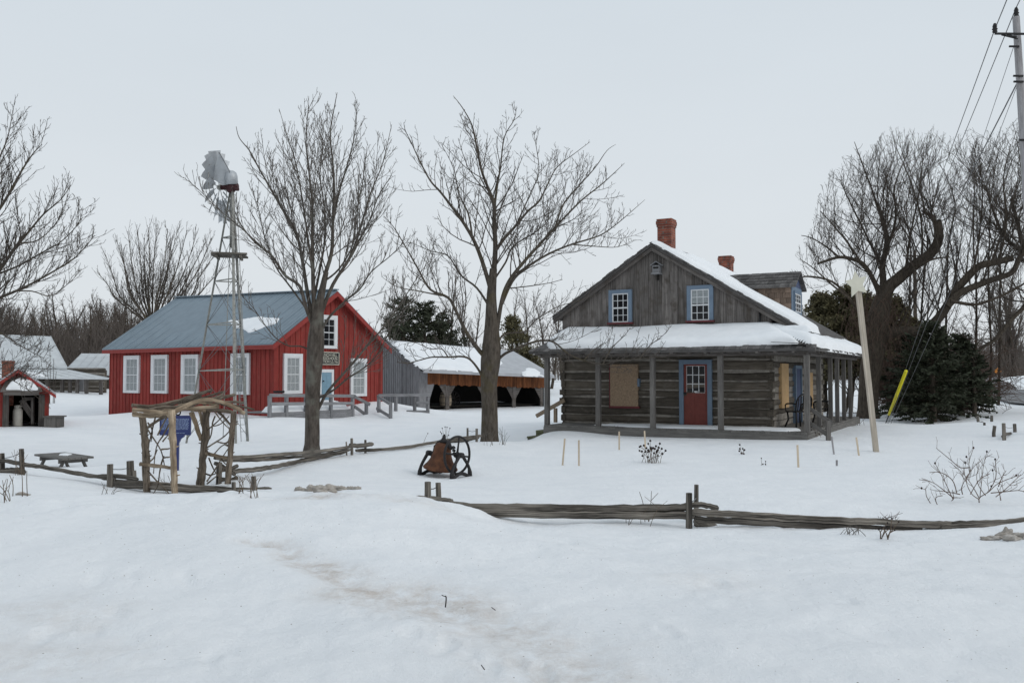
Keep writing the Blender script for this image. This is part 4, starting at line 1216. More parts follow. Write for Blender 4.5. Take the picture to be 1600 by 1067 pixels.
snow_slab(shed, el_ + up, e1_, e2_, nn, [onsh(*p) for p in ((820, 586.5), (848, 587), (836, 577), (826, 576), (816, 581))], .08, .1, .25, 46, .25, name='roof_snow')
# left gable wall: vertical boards and battens under the roof line
mb = MB(141)
def rake(s):
    p = SG.pt(s, 0); f = (p - sL).dot(bk) / GLEN
    t = min(f / .86, 1)
    return sez(0) + .15 + (rl.z - sez(0) - .15) * t - .04
boards(mb, SG, 0, GLEN, -1.0, rake, .30, -.08, 0, vary=.004)
s = 0
while s < GLEN: SG.box(mb, s, s + .07, -1.0, rake(s + .03) - .02, 0, .035, None, 2); s += .30
mb.build('gable_wall', M['silver'], shed)
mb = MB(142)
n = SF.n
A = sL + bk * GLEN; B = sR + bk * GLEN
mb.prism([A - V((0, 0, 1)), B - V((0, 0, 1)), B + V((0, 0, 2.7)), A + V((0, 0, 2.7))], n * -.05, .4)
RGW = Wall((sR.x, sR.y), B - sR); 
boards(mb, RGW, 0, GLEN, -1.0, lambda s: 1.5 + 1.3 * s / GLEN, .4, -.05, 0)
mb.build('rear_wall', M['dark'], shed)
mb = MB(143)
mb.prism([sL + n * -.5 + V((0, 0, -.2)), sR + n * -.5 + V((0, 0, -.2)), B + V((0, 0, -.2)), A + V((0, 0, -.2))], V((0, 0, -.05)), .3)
mb.build('earth_floor', M['dark'], shed)  # near-black slab over the lit ground; shade of the bays is its colour
mb = MB(144)
z_lt = lambda s: sez(s) - .02; z_lb = lambda s: sez(s) - .78
s = .55
while s < SLEN - .02:
    e = min(s + mb.r.uniform(.1, .2), SLEN)
    d = mb.r.uniform(-.04, .05)
    SF.box(mb, s, e - .008, z_lb(s) + d, z_lt(s), -.03, .02 + mb.r.uniform(0, .015), None, 2); s = e
mb.build('lintel_boards', M['orange'], shed)
mb = MB(145); SF.box(mb, .0, .55, -1, sez(0) - .02, -.04, .022, .7, 2); mb.prism([SF.pt(.55, sez(0) - .7, .0), SF.pt(1.05, sez(0) - .7, .0), SF.pt(.55, -.2, .0)], SF.n * .02, .6); mb.build('corner_boards', M['silver'], shed)
for i, px in enumerate((700, 759, 804, 849)):
    s = SF.px(px, 610)[0]
    if i == 3: s = SLEN - .12
    mb = MB(146 + i); zt = z_lb(s) + .05
    SF.box(mb, s - .13, s + .13, -1, zt + .3, -.12, -.035, .5, 2)
    for sg in (-1, 1):
        if i == 3 and sg == 1: continue
        mb.prism([SF.pt(s + sg * .13, zt, -.09), SF.pt(s + sg * .62, zt, -.09), SF.pt(s + sg * .13, zt - .75, -.09)], SF.n * .04, .4)
    mb.build('bay_post', M['gable'], shed)
# things kept in the shed
bc = SF.pt(SF.px(716, 630)[0], -.35, -1.4)
br_ = thing('barrel', 'tan wooden barrel standing inside the second bay of the drive shed', 'barrel', bc)
mb = MB(151); mb.lathe(bc, zz, [(.30, 0), (.36, .25), (.38, .48), (.36, .7), (.30, .96)], 18, .5); mb.build('staves', M['stake'], br_)
for k in (.12, .34, .66, .86):
    mb = MB(152); mb.ring(bc + V((0, 0, k)), zz, .345 + .03 * (1 - abs(k - .48) / .4), .018, 20, 6); mb.build('hoop', M['iron'], br_)
wc = SF.pt(SF.px(735, 630)[0], .15, -1.9)
wh = thing('wagon_wheel', 'dark spoked wagon wheel leaning in shadow beside the barrel in the drive shed', 'wheel', wc)
mb = MB(153); mb.ring(wc, SF.n, .5, .04, 28, 8); mb.build('rim', M['iron'], wh)
mb = MB(154); mb.lathe(wc - SF.n * .1, SF.n, [(.06, 0), (.09, .1), (.06, .2)], 12); mb.build('hub', M['iron'], wh)
for k in range(12):
    a = k * math.pi / 6; mb = MB(155); mb.beam(wc, wc + (SF.u * math.cos(a) + zz * math.sin(a)) * .49, .04, .03); mb.build('spoke', M['gable'], wh)

# ================================================================== SUGAR SHACK (left edge)
KO = at(-27, 620, 32.6); K1 = at(77, 620, 33.6)
KF = Wall((KO.x, KO.y), V((K1.x - KO.x, K1.y - KO.y, 0)))
if KF.n.y > 0: KF.n = -KF.n
KW = (V((K1.x, K1.y, 0)) - V((KO.x, KO.y, 0))).length
shk = thing('sugar_shack', 'small red shack with an open front, brick chimney and snow on its pent roof', 'shack', KO)
kax = KF.px(29, 578)[0]; kaz = KF.px(29, 577)[1]
kez = KF.px(77, 610)[1]
sl_ = (kaz - kez) / (KW - kax)
def kz(s): return kaz - abs(s - kax) * sl_
mb = MB(160)
kz0 = KF.px(30, 664)[1] - .3
o0, o1 = KF.px(12, 640)[0], KF.px(63, 640)[0]; ozt = KF.px(40, 617)[1]
boards(mb, KF, 0, o0, kz0, lambda s: min(kz(s), ozt), .2, -.08, 0); boards(mb, KF, o1, KW, kz0, lambda s: min(kz(s), ozt), .2, -.08, 0)
boards(mb, KF, max(0, kax - 1.4), KW, ozt, lambda s: max(kz(s), ozt + .01), .2, -.08, 0, breaks=(kax,))
boards(mb, KF, 0, max(0, kax - 1.4), ozt - .3, lambda s: max(kz(s), ozt - .29), .2, -.08, 0)
mb.build('front_wall', M['red'], shk)
KS = Wall(tuple(KF.pt(KW, 0))[:2], -KF.n, KF.u); KD = 3.4
mb = MB(161); boards(mb, KS, 0, KD, kz0, kez + .1, .2, -.08, 0); 
KS2 = Wall(tuple(KF.pt(0, 0))[:2], -KF.n, -KF.u); boards(mb, KS2, 0, KD, kz0, kez + .1, .2, -.08, 0)
KB = Wall(tuple(KF.pt(0, 0, -KD))[:2], KF.u, KF.n); boards(mb, KB, 0, KW, kz0, kz, .3, -.05, 0, breaks=(kax,))
mb.build('side_wall', M['red'], shk)
mb = MB(162)
for (a, b) in ((kax, KW + .22), (-.25, kax)):
    za, zb = kz(a), kz(b)
    mb.prism([KF.pt(a, za, .35), KF.pt(b, zb, .35), KF.pt(b, zb, -KD - .2), KF.pt(a, za, -KD - .2)], V((0, 0, .06)), .5)
kr = mb.build('roof', M['greyroof'], shk)
mb = MB(163)
for (a, b) in ((kax, KW + .22), (-.25, kax)): mb.prism([KF.pt(a, kz(a) - .12, .35), KF.pt(b, kz(b) - .12, .35), KF.pt(b, kz(b) - .003, .35), KF.pt(a, kz(a) - .003, .35)], KF.n * .03, .4)
mb.build('rake_board', M['redtrim'], shk)
pz0, pz1 = KF.px(30, 612)[1], KF.px(30, 586)[1]
pa, pb = KF.px(1, 611)[0], KF.px(66, 611)[0]
mb = MB(164); mb.prism([KF.pt(pa, pz0, .55), KF.pt(pb, pz0, .55), KF.pt(pb - .25, pz1 - .15, .0), KF.pt(pa + .2, pz1 - .15, .0)], V((0, 0, .04)), .3)
KF.box(mb, pa + .1, pb - .1, pz0 - .12, pz0 - .005, .42, .54, .4, 0)
mb.build('pent_roof', M['gable'], shk)
ke = (KF.pt(0, pz1 - .15, 0) - KF.pt(0, pz0, .55)).normalized(); kn = KF.u.cross(ke); kn = kn if kn.z > 0 else -kn
snow_slab(shk, KF.pt(pa, pz0 + .05, .55), KF.u, ke, kn, [(.12, .05), (pb - pa - .15, .04), (pb - pa - .3, .5), (pb - pa - .7, .62), (.6, .62), (.3, .4)], .24, .05, .35, 51, .06, name='roof_snow')
for px in (9, 65):
    mb = MB(165); s = KF.px(px, 640)[0]; KF.box(mb, s - .1, s + .1, kz0, ozt, .0, .1, None, 2); mb.build('door_post', M['gable'], shk)
mb = MB(166); KF.box(mb, o0, o1, kz0, ozt, -KD + .1, -KD + .15, .5); KF.box(mb, .1, KW - .1, kz0, kz0 + .25, -KD, -.1, .3); mb.build('dark_back', M['dark'], shk)  # near-black panel and floor stand in for the shade inside
ch = KF.pt(KF.px(12, 570)[0], 0, -.75)
mb = MB(167)
cx0, cx1 = KF.px(3, 570, -.6)[0], KF.px(22, 570, -.6)[0]; cz1 = KF.px(12, 563.5, -.6)[1]
KF.box(mb, cx0, cx1, kz0 + 1, cz1 - .1, -1.0, -.6, .5); KF.box(mb, cx0 - .02, cx1 + .02, cz1 - .1, cz1, -1.02, -.58, .5)
mb.build('chimney', M['brick'], shk)
mb = MB(168)
mb.beam(KF.pt(*KF.px(33, 625), -.5), KF.pt(*KF.px(51, 652), -.5), .12, .2); mb.beam(KF.pt(*KF.px(34, 624), -.4), KF.pt(*KF.px(54, 623), -.4), .1, .12); mb.beam(KF.pt(*KF.px(51, 622), -.35), KF.pt(*KF.px(51, 664), -.35), .09, .09, up=(0, 1, 0))
mb.build('frame_timber', M['gable'], shk)
cc = KF.pt(KF.px(27, 660)[0], KF.px(27, 664)[1] - .1, -.35)
cn = thing('milk_can', 'tall dull white can standing inside the red shack doorway', 'can', cc)
mb = MB(169); mb.lathe(cc, zz, [(.16, 0), (.165, .02), (.165, .62), (.11, .72), (.10, .76)], 18, .5); mb.build('body', M['can'], cn)
mb = MB(170); mb.lathe(cc + V((0, 0, .75)), zz, [(.13, 0), (.135, .05), (.06, .08)], 18, .6); mb.build('lid', M['can'], cn)
xb = at(80, 664, 33.4)
bx_ = thing('wooden_box', 'dark wooden lidded box outside the right corner of the red shack', 'box', (xb.x, xb.y, -.3))
mb = MB(171); x0, x1 = at(68.5, 656, 33.2).x, at(90, 656, 33.2).x; zt = at(80, 652, 33.2).z
n_ = 6
for i in range(n_): mb.box((x0 + (x1 - x0) * i / n_ + .004, 33.2, -.5), (x0 + (x1 - x0) * (i + 1) / n_ - .004, 33.7, zt), None, 2)
mb.build('side_boards', M['post'], bx_)
mb = MB(172); mb.box((x0 - .03, 33.15, zt), (x1 + .06, 33.75, zt + .05), .2); mb.build('lid', M['post'], bx_)

# ================================================================== FAR BARNS
barn = thing('log_barn', 'far log barn with a snowy steel roof and a lower veranda on posts', 'barn', at(60, 612, 63))
def roof_quad(px4, th, name, mat, parent, seed):
    P = [at(*p) for p in px4]; mb = MB(seed); mb.prism(P, V((0, 0, th)), .5)
    n = 16
    for i in range(n + 1):
        f = i / n; mb.beam(P[0].lerp(P[1], f) + V((0, 0, th)), P[3].lerp(P[2], f) + V((0, 0, th)), .05, .05, tint=.3)
    return mb.build(name, mat, parent), P
barnsnow = plain('dusted_metal_roof', (.55, .57, .58), .7, var=.12, scale=1.3, bump=.08)
o, P1 = roof_quad(((-150, 520, 69), (79, 528, 67), (105, 577, 62), (-150, 571, 64)), .12, 'roof', barnsnow, barn, 180)
o, P2 = roof_quad(((-150, 575, 64), (107, 580, 62), (170, 593, 59), (-150, 590, 60.5)), .1, 'veranda_roof', barnsnow, barn, 181)
snow_slab(barn, P2[3].lerp(P2[2], .52) + V((0, 0, .1)), (P2[2] - P2[3]).normalized(), (P2[0] - P2[3]).normalized(), zz, [(-1, .4), (2.6, .3), (2.2, 1.6), (-1, 1.8)], .15, .12, .3, 52, .3, name='roof_snow')
mb = MB(182); BW = Wall((P1[3].x, P1[3].y + .4), P1[2] - P1[3])
if BW.n.y > 0: BW.n = -BW.n
bl_ = (P1[2] - P1[3]).length + 2.6
lv = [-.3 + .3 * k for k in range(9)]
logs(mb, BW, 0, bl_, lv, .10, amp=.02, step=.6); BW.box(mb, 0, bl_, -.3, 2.0, -.3, -.05, .5)
mb.build('log_wall', M['log'], barn)
mb = MB(183); BW.box(mb, 0, bl_, -.3, 2.15, -.05, .015, .5); mb.build('chinking', M['chink'], barn)
mb = MB(184); BW.box(mb, 0, bl_ - 2.2, 2.0, P1[2].z - .05, -.1, .05, .2); mb.build('upper_wall', M['gable'], barn)
for i, px in enumerate((74, 97.5, 109.5, 121, 135.5, 158)):
    a = at(px, 590, 60.0); mb = MB(185 + i); mb.box((a.x - .09, a.y - .1, .2), (a.x + .09, a.y + .1, P2[2].z + .25), None, 2); mb.build('veranda_post', M['gable'], barn)
mb = MB(192); a, b = BW.px(121, 597)[0], BW.px(133, 597)[0]
for i in range(6): BW.box(mb, a + (b - a) * i / 6, a + (b - a) * (i + 1) / 6 - .02, .3, 1.75, .05, .12, i / 6)
mb.build('door', M['silver'], barn)
barn2 = thing('steel_roofed_barn', 'far low barn with a pale steel roof beside the log barn', 'barn', at(150, 610, 70))
o, P3 = roof_quad(((128, 554.5, 73), (330, 556, 73), (330, 596, 66), (100, 583, 67)), .12, 'roof', barnsnow, barn2, 193)
mb = MB(194); q0, q1 = P3[3] + V((.6, .5, 0)), P3[2] + V((-.6, .5, 0))
mb.prism([V((q0.x, q0.y, -.5)), V((q1.x, q1.y, -.5)), V((q1.x, q1.y, q1.z)), V((q0.x, q0.y, q0.z))], V((0, 4, 0)), .4); mb.build('wall', M['log'], barn2)
# ================================================================== TREES
rng = np.random.default_rng(11)

def ribbon(lines, sides, mesh_acc):
    """lines: list of (pts (n,3), radii (n)) with equal n"""
    P = np.stack([l[0] for l in lines]); Rd = np.stack([l[1] for l in lines])
    B, n, _ = P.shape
    T = np.gradient(P, axis=1); T /= np.linalg.norm(T, axis=2, keepdims=True) + 1e-9
    d0 = P[:, -1] - P[:, 0]; d0 /= np.linalg.norm(d0, axis=1, keepdims=True) + 1e-9
    ref = np.where(np.abs(d0[:, 2:3]) < .8, np.array([[0, 0, 1.]]), np.array([[1., .3, 0]]))
    E1 = np.cross(T, ref[:, None]); E1 /= np.linalg.norm(E1, axis=2, keepdims=True) + 1e-9
    E2 = np.cross(E1, T)
    an = np.arange(sides) * 2 * np.pi / sides
    W = P[:, :, None] + Rd[:, :, None, None] * (E1[:, :, None] * np.cos(an)[None, None, :, None] + E2[:, :, None] * np.sin(an)[None, None, :, None])
    base = sum(len(a) for a in mesh_acc[0])
    idx = np.arange(B * n * sides).reshape(B, n, sides) + base
    a = idx[:, :-1]; b = idx[:, 1:]
    q = np.stack([a, np.roll(a, -1, 2), np.roll(b, -1, 2), b], -1).reshape(-1, 4)
    mesh_acc[0].append(W.reshape(-1, 3)); mesh_acc[1].append(q)

def lines_mesh(name, lines, mat, parent, sides_of=lambda r: 3 if r < .02 else (5 if r < .07 else 9)):
    groups = {}
    for l in lines:
        groups.setdefault((len(l[0]), sides_of(l[1].max())), []).append(l)
    acc = ([], [])
    for (n, sd), ls in sorted(groups.items()): ribbon(ls, sd, acc)
    if not acc[0]: return None
    return np_mesh(name, np.vstack(acc[0]), np.vstack(acc[1]), mat, parent, True)

def curve(p, d, L, n, trop, wig, g):
    """grow a path: start p, direction d, length L"""
    pts = [p]; d = d / (np.linalg.norm(d) + 1e-9); st = L / (n - 1)
    for i in range(n - 1):
        d = d + np.array([0, 0, trop]) * st / max(L, .3) + g.normal(0, wig, 3)
        d = d / np.linalg.norm(d)
        pts.append(pts[-1] + d * st)
    return np.array(pts)

BND = [None]
def sprout(out, pts, rad, lvl, S, g):
    """children of a branch"""
    if lvl >= len(S): return
    s = S[lvl]
    seg = np.linalg.norm(np.diff(pts, axis=0), axis=1); cum = np.concatenate([[0], np.cumsum(seg)]); L = cum[-1]
    n = int(L * s['dens'] + g.random())
    n = max(n, s.get('min', 0))
    t0 = s.get('from', .15)
    tr = T0 = None
    for i in range(n):
        f = t0 + (1 - t0) * (i + g.random()) / max(n, 1)
        f = min(f, .985)
        q = f * L; k = min(np.searchsorted(cum, q, 'right') - 1, len(seg) - 1)
        w = (q - cum[k]) / max(seg[k], 1e-6)
        p = pts[k] * (1 - w) + pts[k + 1] * w; r = rad[k] * (1 - w) + rad[k + 1] * w
        tg = (pts[k + 1] - pts[k]) / max(seg[k], 1e-6)
        a = math.radians(g.uniform(*s['ang']))
        rv = g.normal(0, 1, 3); rv[2] += s.get('upbias', .5)
        rv -= tg * rv.dot(tg); rv /= np.linalg.norm(rv) + 1e-9
        d = tg * math.cos(a) + rv * math.sin(a)
        Lc = min(L * (1 - f * s.get('taper', .7)) * g.uniform(*s['len']), s.get('max', 99)); Lc = max(Lc, s.get('minlen', .12))
        rc = min(r * s.get('rr', .6), s.get('rmax', 9)); rc = max(rc, s.get('rmin', .004))
        m = s.get('n', 5)
        cp = curve(p, d, Lc, m, s.get('trop', .4), s.get('wig', .1), g)
        if BND[0]:           # keep the crown inside its real height and spread
            ovr = BND[0](cp[-1])
            if ovr > 0:
                for fit in (.8, .6, .45, .3):
                    if BND[0](p + (cp[-1] - p) * fit) <= 0: break
                else:
                    if g.random() < .6: continue
                    fit = .2
                cp = p + (cp - p) * fit * g.uniform(.85, 1)
        cr = np.linspace(rc, max(rc * .35, S[-1].get('rmin', .004) * .8), m)
        out[min(lvl + s.get('out', 0), 9)].append((cp, cr))
        sprout(out, cp, cr, lvl + 1, S, g)

def limb(px, r0, r1, Y0, dY=0., n=4):
    """a limb read off the picture, given real depth from Y0 to Y0 + dY"""
    m = len(px)
    P = [at(x, y, Y0 + dY * (i / (m - 1)) ** 1.3) for i, (x, y) in enumerate(px)]
    P = np.array([tuple(p) for p in smooth_path(P, n)])
    f = np.linspace(0, 1, len(P))
    return P, r0 + (r1 - r0) * f ** .85

def tree(name, label, base, trunk, limbs, S, seed, mt, mc, cat='tree', group=None, extra=(), trunk_min=.05):
    g = np.random.default_rng(seed)
    t = thing(name, label, cat, base, group)
    tl = []; out = {i: [] for i in range(10)}
    for l in [trunk] + list(limbs):
        tl.append(l)
    for l in limbs: sprout(out, l[0], l[1], 0, S, g)
    for l in extra: sprout(out, l[0], l[1], 0, S, g)
    big = [l for k in out for l in out[k] if l[1].max() >= trunk_min]
    small = [l for k in out for l in out[k] if l[1].max() < trunk_min]
    # roughen the trunk a little
    lines_mesh('trunk', tl + big, mt, t, lambda r: 14 if r > .1 else 8)
    lines_mesh('crown', small, mc, t)
    return t, len(small)

# --- the straight maple in front of the schoolhouse -----------------------------------
Y1 = 19.6
b1 = G(487, 704); b1 = at(487, 710, Y1)
def trunk_of(px, Y, prof, n=4):
    P, r = limb(px, .1, .1, Y, 0, n); z = P[:, 2]
    q = np.array(prof); zz_ = np.array([at(px[0][0], y, Y).z for y in q[:, 0]]); o = np.argsort(zz_)
    return P, np.interp(z, zz_[o], q[o, 1])
tr1 = trunk_of(((487, 716), (487, 704), (487.5, 694), (488, 675), (488, 650), (489, 600), (492, 560), (494, 525), (497, 490), (503, 455), (510, 425)), Y1, ((716, .23), (704, .19), (694, .165), (650, .155), (600, .165), (540, .19), (505, .15), (470, .09), (425, .05)), 3)
L1 = [
    limb(((493, 520), (478, 480), (468, 447), (445, 430), (425, 400), (398, 378), (377, 352), (367, 330)), 0.0474, 0.0082, Y1, -.8),
    limb(((425, 400), (405, 382), (372, 352), (340, 326), (310, 296), (286, 277)), 0.0167, 0.0041, Y1 - .4, -.9),
    limb(((490, 510), (480, 455), (472, 405), (462, 362), (440, 325), (420, 290), (404, 262), (390, 236), (374, 216), (369, 198)), 0.0474, 0.0054, Y1, .8),
    limb(((491, 500), (489, 430), (488, 370), (488, 320), (483, 270), (478, 220), (482, 165)), 0.0530, 0.0047, Y1, -1.0),
    limb(((489, 430), (480, 365), (472, 310), (462, 255), (448, 210), (436, 170)), 0.0279, 0.0041, Y1 - .3, 1.2),
    limb(((495, 500), (505, 440), (518, 395), (520, 350), (522, 300), (520, 255), (516, 210), (523, 165), (527, 145)), 0.0558, 0.0047, Y1, .5),
    limb(((520, 350), (530, 300), (545, 250), (555, 205), (558, 160)), 0.0279, 0.0041, Y1 + .3, -.9),
    limb(((498, 500), (520, 445), (548, 400), (565, 350), (580, 300), (598, 255), (612, 195)), 0.0474, 0.0047, Y1, 1.3),
    limb(((548, 400), (575, 350), (590, 310), (604, 285)), 0.0223, 0.0047, Y1 + .6, -1.5),
    limb(((497, 640), (512, 612), (540, 580), (570, 545), (600, 510), (622, 480), (648, 440), (668, 410)), 0.0363, 0.0054, Y1, .9),
    limb(((497, 622), (520, 610), (545, 590), (575, 570), (595, 545), (615, 505), (640, 475), (655, 462)), 0.0279, 0.0047, Y1, -1.0),
    limb(((500, 520), (515, 495), (540, 470), (562, 452), (580, 425), (610, 400), (632, 378)), 0.0335, 0.0047, Y1, -1.3),
    limb(((486, 548), (470, 541), (450, 540), (430, 527), (412, 505), (395, 480), (378, 462), (374, 445)), 0.0195, 0.0041, Y1, -.7),
    limb(((490, 470), (500, 420), (508, 370), (506, 320), (500, 270), (505, 215), (500, 175)), 0.0307, 0.0041, Y1, 1.6),
    limb(((484, 490), (455, 450), (430, 415), (412, 365), (405, 330), (392, 295)), 0.0251, 0.0041, Y1, 1.5),
    limb(((506, 440), (530, 420), (552, 380), (556, 335), (566, 290), (572, 240)), 0.0251, 0.0041, Y1, -1.7),
]
S1 = [dict(dens=6.6, ang=(18, 42), len=(.20, .5), trop=.55, wig=.06, n=6, rr=.42, rmax=.015, rmin=.0072, **{'from': .18}),
      dict(dens=6.0, ang=(20, 45), len=(.25, .6), trop=.5, wig=.08, n=5, rr=.6, rmin=.0055, max=1.2),
      dict(dens=4.5, ang=(25, 50), len=(.3, .6), trop=.4, wig=.1, n=4, rr=.7, rmin=.0043, max=.5, minlen=.08)]
BND[0] = lambda p: (p[2] - (CZ + (585 - 150 - 90 * min(1, abs((p[0] / p[1] * 1400 + 800) - 510) / 150) ** 2) / 1400 * Y1)) * .8
t1, n1_ = tree('maple_tree', 'tall bare maple with upright branches standing in front of the red schoolhouse gable', b1, tr1, L1, S1, 101, M['bark'], M['twigpale'])

# --- the spreading tree between schoolhouse and log house -----------------------------
Y2 = 24.3
b2 = at(765, 700, Y2)
tr2 = trunk_of(((765, 708), (765, 694), (765, 680), (765, 640), (764, 600), (766, 570), (768, 540), (768, 500), (768, 460), (771, 420)), Y2, ((708, .33), (694, .27), (680, .235), (640, .215), (600, .22), (565, .27), (540, .25), (505, .18), (460, .13), (420, .10)), 4)
L2 = [
    limb(((768, 510), (768, 470), (772, 420), (774, 385), (772, 345), (772, 318), (763, 295), (752, 265), (744, 225), (737, 195), (722, 168), (708, 150)), 0.0984, 0.0054, Y2, .6),
    limb(((774, 392), (790, 370), (804, 355), (825, 330), (842, 315), (855, 290), (870, 262), (898, 240), (922, 222)), 0.0492, 0.0047, Y2, 1.0),
    limb(((772, 330), (777, 290), (782, 262), (788, 215), (803, 188), (807, 168)), 0.0361, 0.0041, Y2 + .3, -1.2),
    limb(((806, 353), (830, 300), (842, 270), (838, 230), (833, 205)), 0.0230, 0.0041, Y2 + .5, -1.0),
    limb(((766, 450), (754, 410), (740, 375), (722, 345), (705, 322), (688, 300), (672, 282), (655, 250), (642, 222), (631, 201)), 0.0656, 0.0054, Y2, -.9),
    limb(((738, 372), (732, 335), (718, 305), (708, 262), (690, 226)), 0.0328, 0.0041, Y2 - .6, 1.2),
    limb(((776, 520), (784, 470), (795, 440), (818, 410), (845, 380), (865, 358), (882, 340), (910, 312), (938, 290), (958, 272), (976, 255)), 0.0656, 0.0047, Y2, -1.0),
    limb(((868, 355), (880, 320), (905, 290), (930, 262), (948, 236), (962, 226)), 0.0295, 0.0041, Y2 - .6, 1.2),
    limb(((784, 475), (800, 440), (820, 420), (855, 398), (893, 382), (935, 369), (960, 353), (985, 332), (1008, 312)), 0.0492, 0.0041, Y2, .9),
    limb(((893, 382), (930, 385), (965, 386), (990, 375)), 0.0197, 0.0034, Y2 + .4, 1.0),
    limb(((762, 562), (745, 543), (728, 518), (712, 485), (700, 465), (672, 452), (652, 418), (635, 388), (615, 355), (600, 338)), 0.0689, 0.0054, Y2, -1.1),
    limb(((690, 462), (655, 455), (620, 448), (596, 432)), 0.0230, 0.0041, Y2 - .6, -1.0),
    limb(((757, 596), (748, 578), (735, 562), (722, 557), (700, 558), (675, 558), (655, 563), (638, 567), (620, 566)), 0.0394, 0.0082, Y2, -1.4),
    limb(((700, 558), (690, 545), (672, 545), (648, 535), (630, 538)), 0.0197, 0.0041, Y2 - .7, -.8),
    limb(((778, 562), (790, 552), (806, 545), (820, 539), (845, 532), (866, 535), (888, 553), (912, 563), (942, 569), (965, 563), (1000, 560), (1035, 557)), 0.0426, 0.0054, Y2, -2.2),
    limb(((942, 569), (955, 545), (975, 525), (985, 512)), 0.0197, 0.0041, Y2 - 1.6, -.4),
    limb(((912, 563), (930, 545), (952, 532)), 0.0164, 0.0041, Y2 - 1.4, .3),
    limb(((1000, 560), (1015, 540), (1035, 525), (1050, 508)), 0.0144, 0.0034, Y2 - 2.0, -.4),
    limb(((776, 545), (784, 525), (800, 520), (820, 518), (838, 500), (870, 480), (905, 470), (935, 460)), 0.0328, 0.0041, Y2, 1.5),
    limb(((765, 480), (745, 450), (720, 430), (700, 400), (672, 392), (640, 378)), 0.0394, 0.0041, Y2, 1.8),
    limb(((770, 440), (790, 410), (802, 385), (838, 362), (860, 340), (880, 300)), 0.0328, 0.0041, Y2, 1.9),
]
S2 = [dict(dens=6.0, ang=(28, 58), len=(.18, .46), trop=.65, wig=.12, n=6, rr=.42, rmax=.020, rmin=.0085, upbias=.6, **{'from': .2}),
      dict(dens=5.2, ang=(28, 60), len=(.28, .6), trop=.5, wig=.14, n=5, rr=.55, rmin=.0064, max=1.1),
      dict(dens=4.0, ang=(30, 60), len=(.3, .6), trop=.5, wig=.15, n=4, rr=.7, rmin=.0050, max=.5, minlen=.08)]
BND[0] = lambda p: (p[2] - (CZ + (585 - 158 - 190 * min(1.2, abs((p[0] / p[1] * 1400 + 800) - 750) / 260) ** 2) / 1400 * Y2)) * .8
t2, n2_ = tree('walnut_tree', 'wide spreading bare tree with a thick trunk between the drive shed and the log house', b2, tr2, L2, S2, 202, M['bark2'], M['twig'])

# --- bare tree leaning in from the left edge ------------------------------------------
Y3 = 25.0
b3 = at(-95, 690, Y3)
tr3 = limb(((-95, 700), (-95, 620), (-92, 540), (-88, 470), (-85, 400)), .26, .18, Y3, 0, 4)
L3 = [
    limb(((-92, 520), (-50, 485), (0, 465), (40, 448), (82, 425), (118, 402), (148, 368)), 0.0638, 0.0068, Y3, -.8),
    limb(((-88, 480), (-45, 448), (-8, 430), (25, 385), (45, 362), (68, 335), (95, 312), (110, 290)), 0.0701, 0.0061, Y3, .7),
    limb(((-87, 440), (-50, 385), (-15, 345), (10, 310), (32, 270), (52, 240), (66, 226)), 0.0701, 0.0061, Y3, -1.2),
    limb(((-86, 420), (-55, 345), (-25, 290), (-5, 255), (12, 215), (20, 172)), 0.0638, 0.0054, Y3, .9),
    limb(((-85, 400), (-75, 310), (-60, 240), (-40, 190), (-30, 140)), 0.0765, 0.0061, Y3, -.6),
    limb(((20, 455), (50, 455), (80, 462), (110, 440), (128, 420)), 0.0224, 0.0041, Y3 - .5, 1.5),
    limb(((-8, 430), (30, 415), (65, 395), (95, 378), (122, 350), (130, 325)), 0.0319, 0.0047, Y3 + .4, -1.5),
    limb(((30, 380), (60, 375), (90, 345), (106, 305)), 0.0255, 0.0041, Y3, 1.6),
    limb(((-90, 500), (-40, 500), (0, 520), (40, 545), (70, 560)), 0.0319, 0.0047, Y3, -2.0),
    limb(((-90, 560), (-50, 570), (-10, 580), (30, 600), (60, 622)), 0.0255, 0.0041, Y3, -2.5),
]
S3 = [dict(dens=7.6, ang=(22, 48), len=(.22, .5), trop=.6, wig=.09, n=6, rr=.42, rmax=.020, rmin=.007, **{'from': .2}),
      dict(dens=5.0, ang=(25, 50), len=(.28, .6), trop=.5, wig=.1, n=5, rr=.6, rmin=.0065, max=1.1),
      dict(dens=3.4, ang=(25, 55), len=(.3, .6), trop=.4, wig=.12, n=4, rr=.7, rmin=.0052, max=.45, minlen=.08)]
BND[0] = None
t3, n3_ = tree('bare_tree', 'big bare tree cut by the left edge, its dark boughs reaching over the sugar shack', b3, tr3, L3, S3, 303, M['bark2'], M['darktwig'])

BND[0] = None
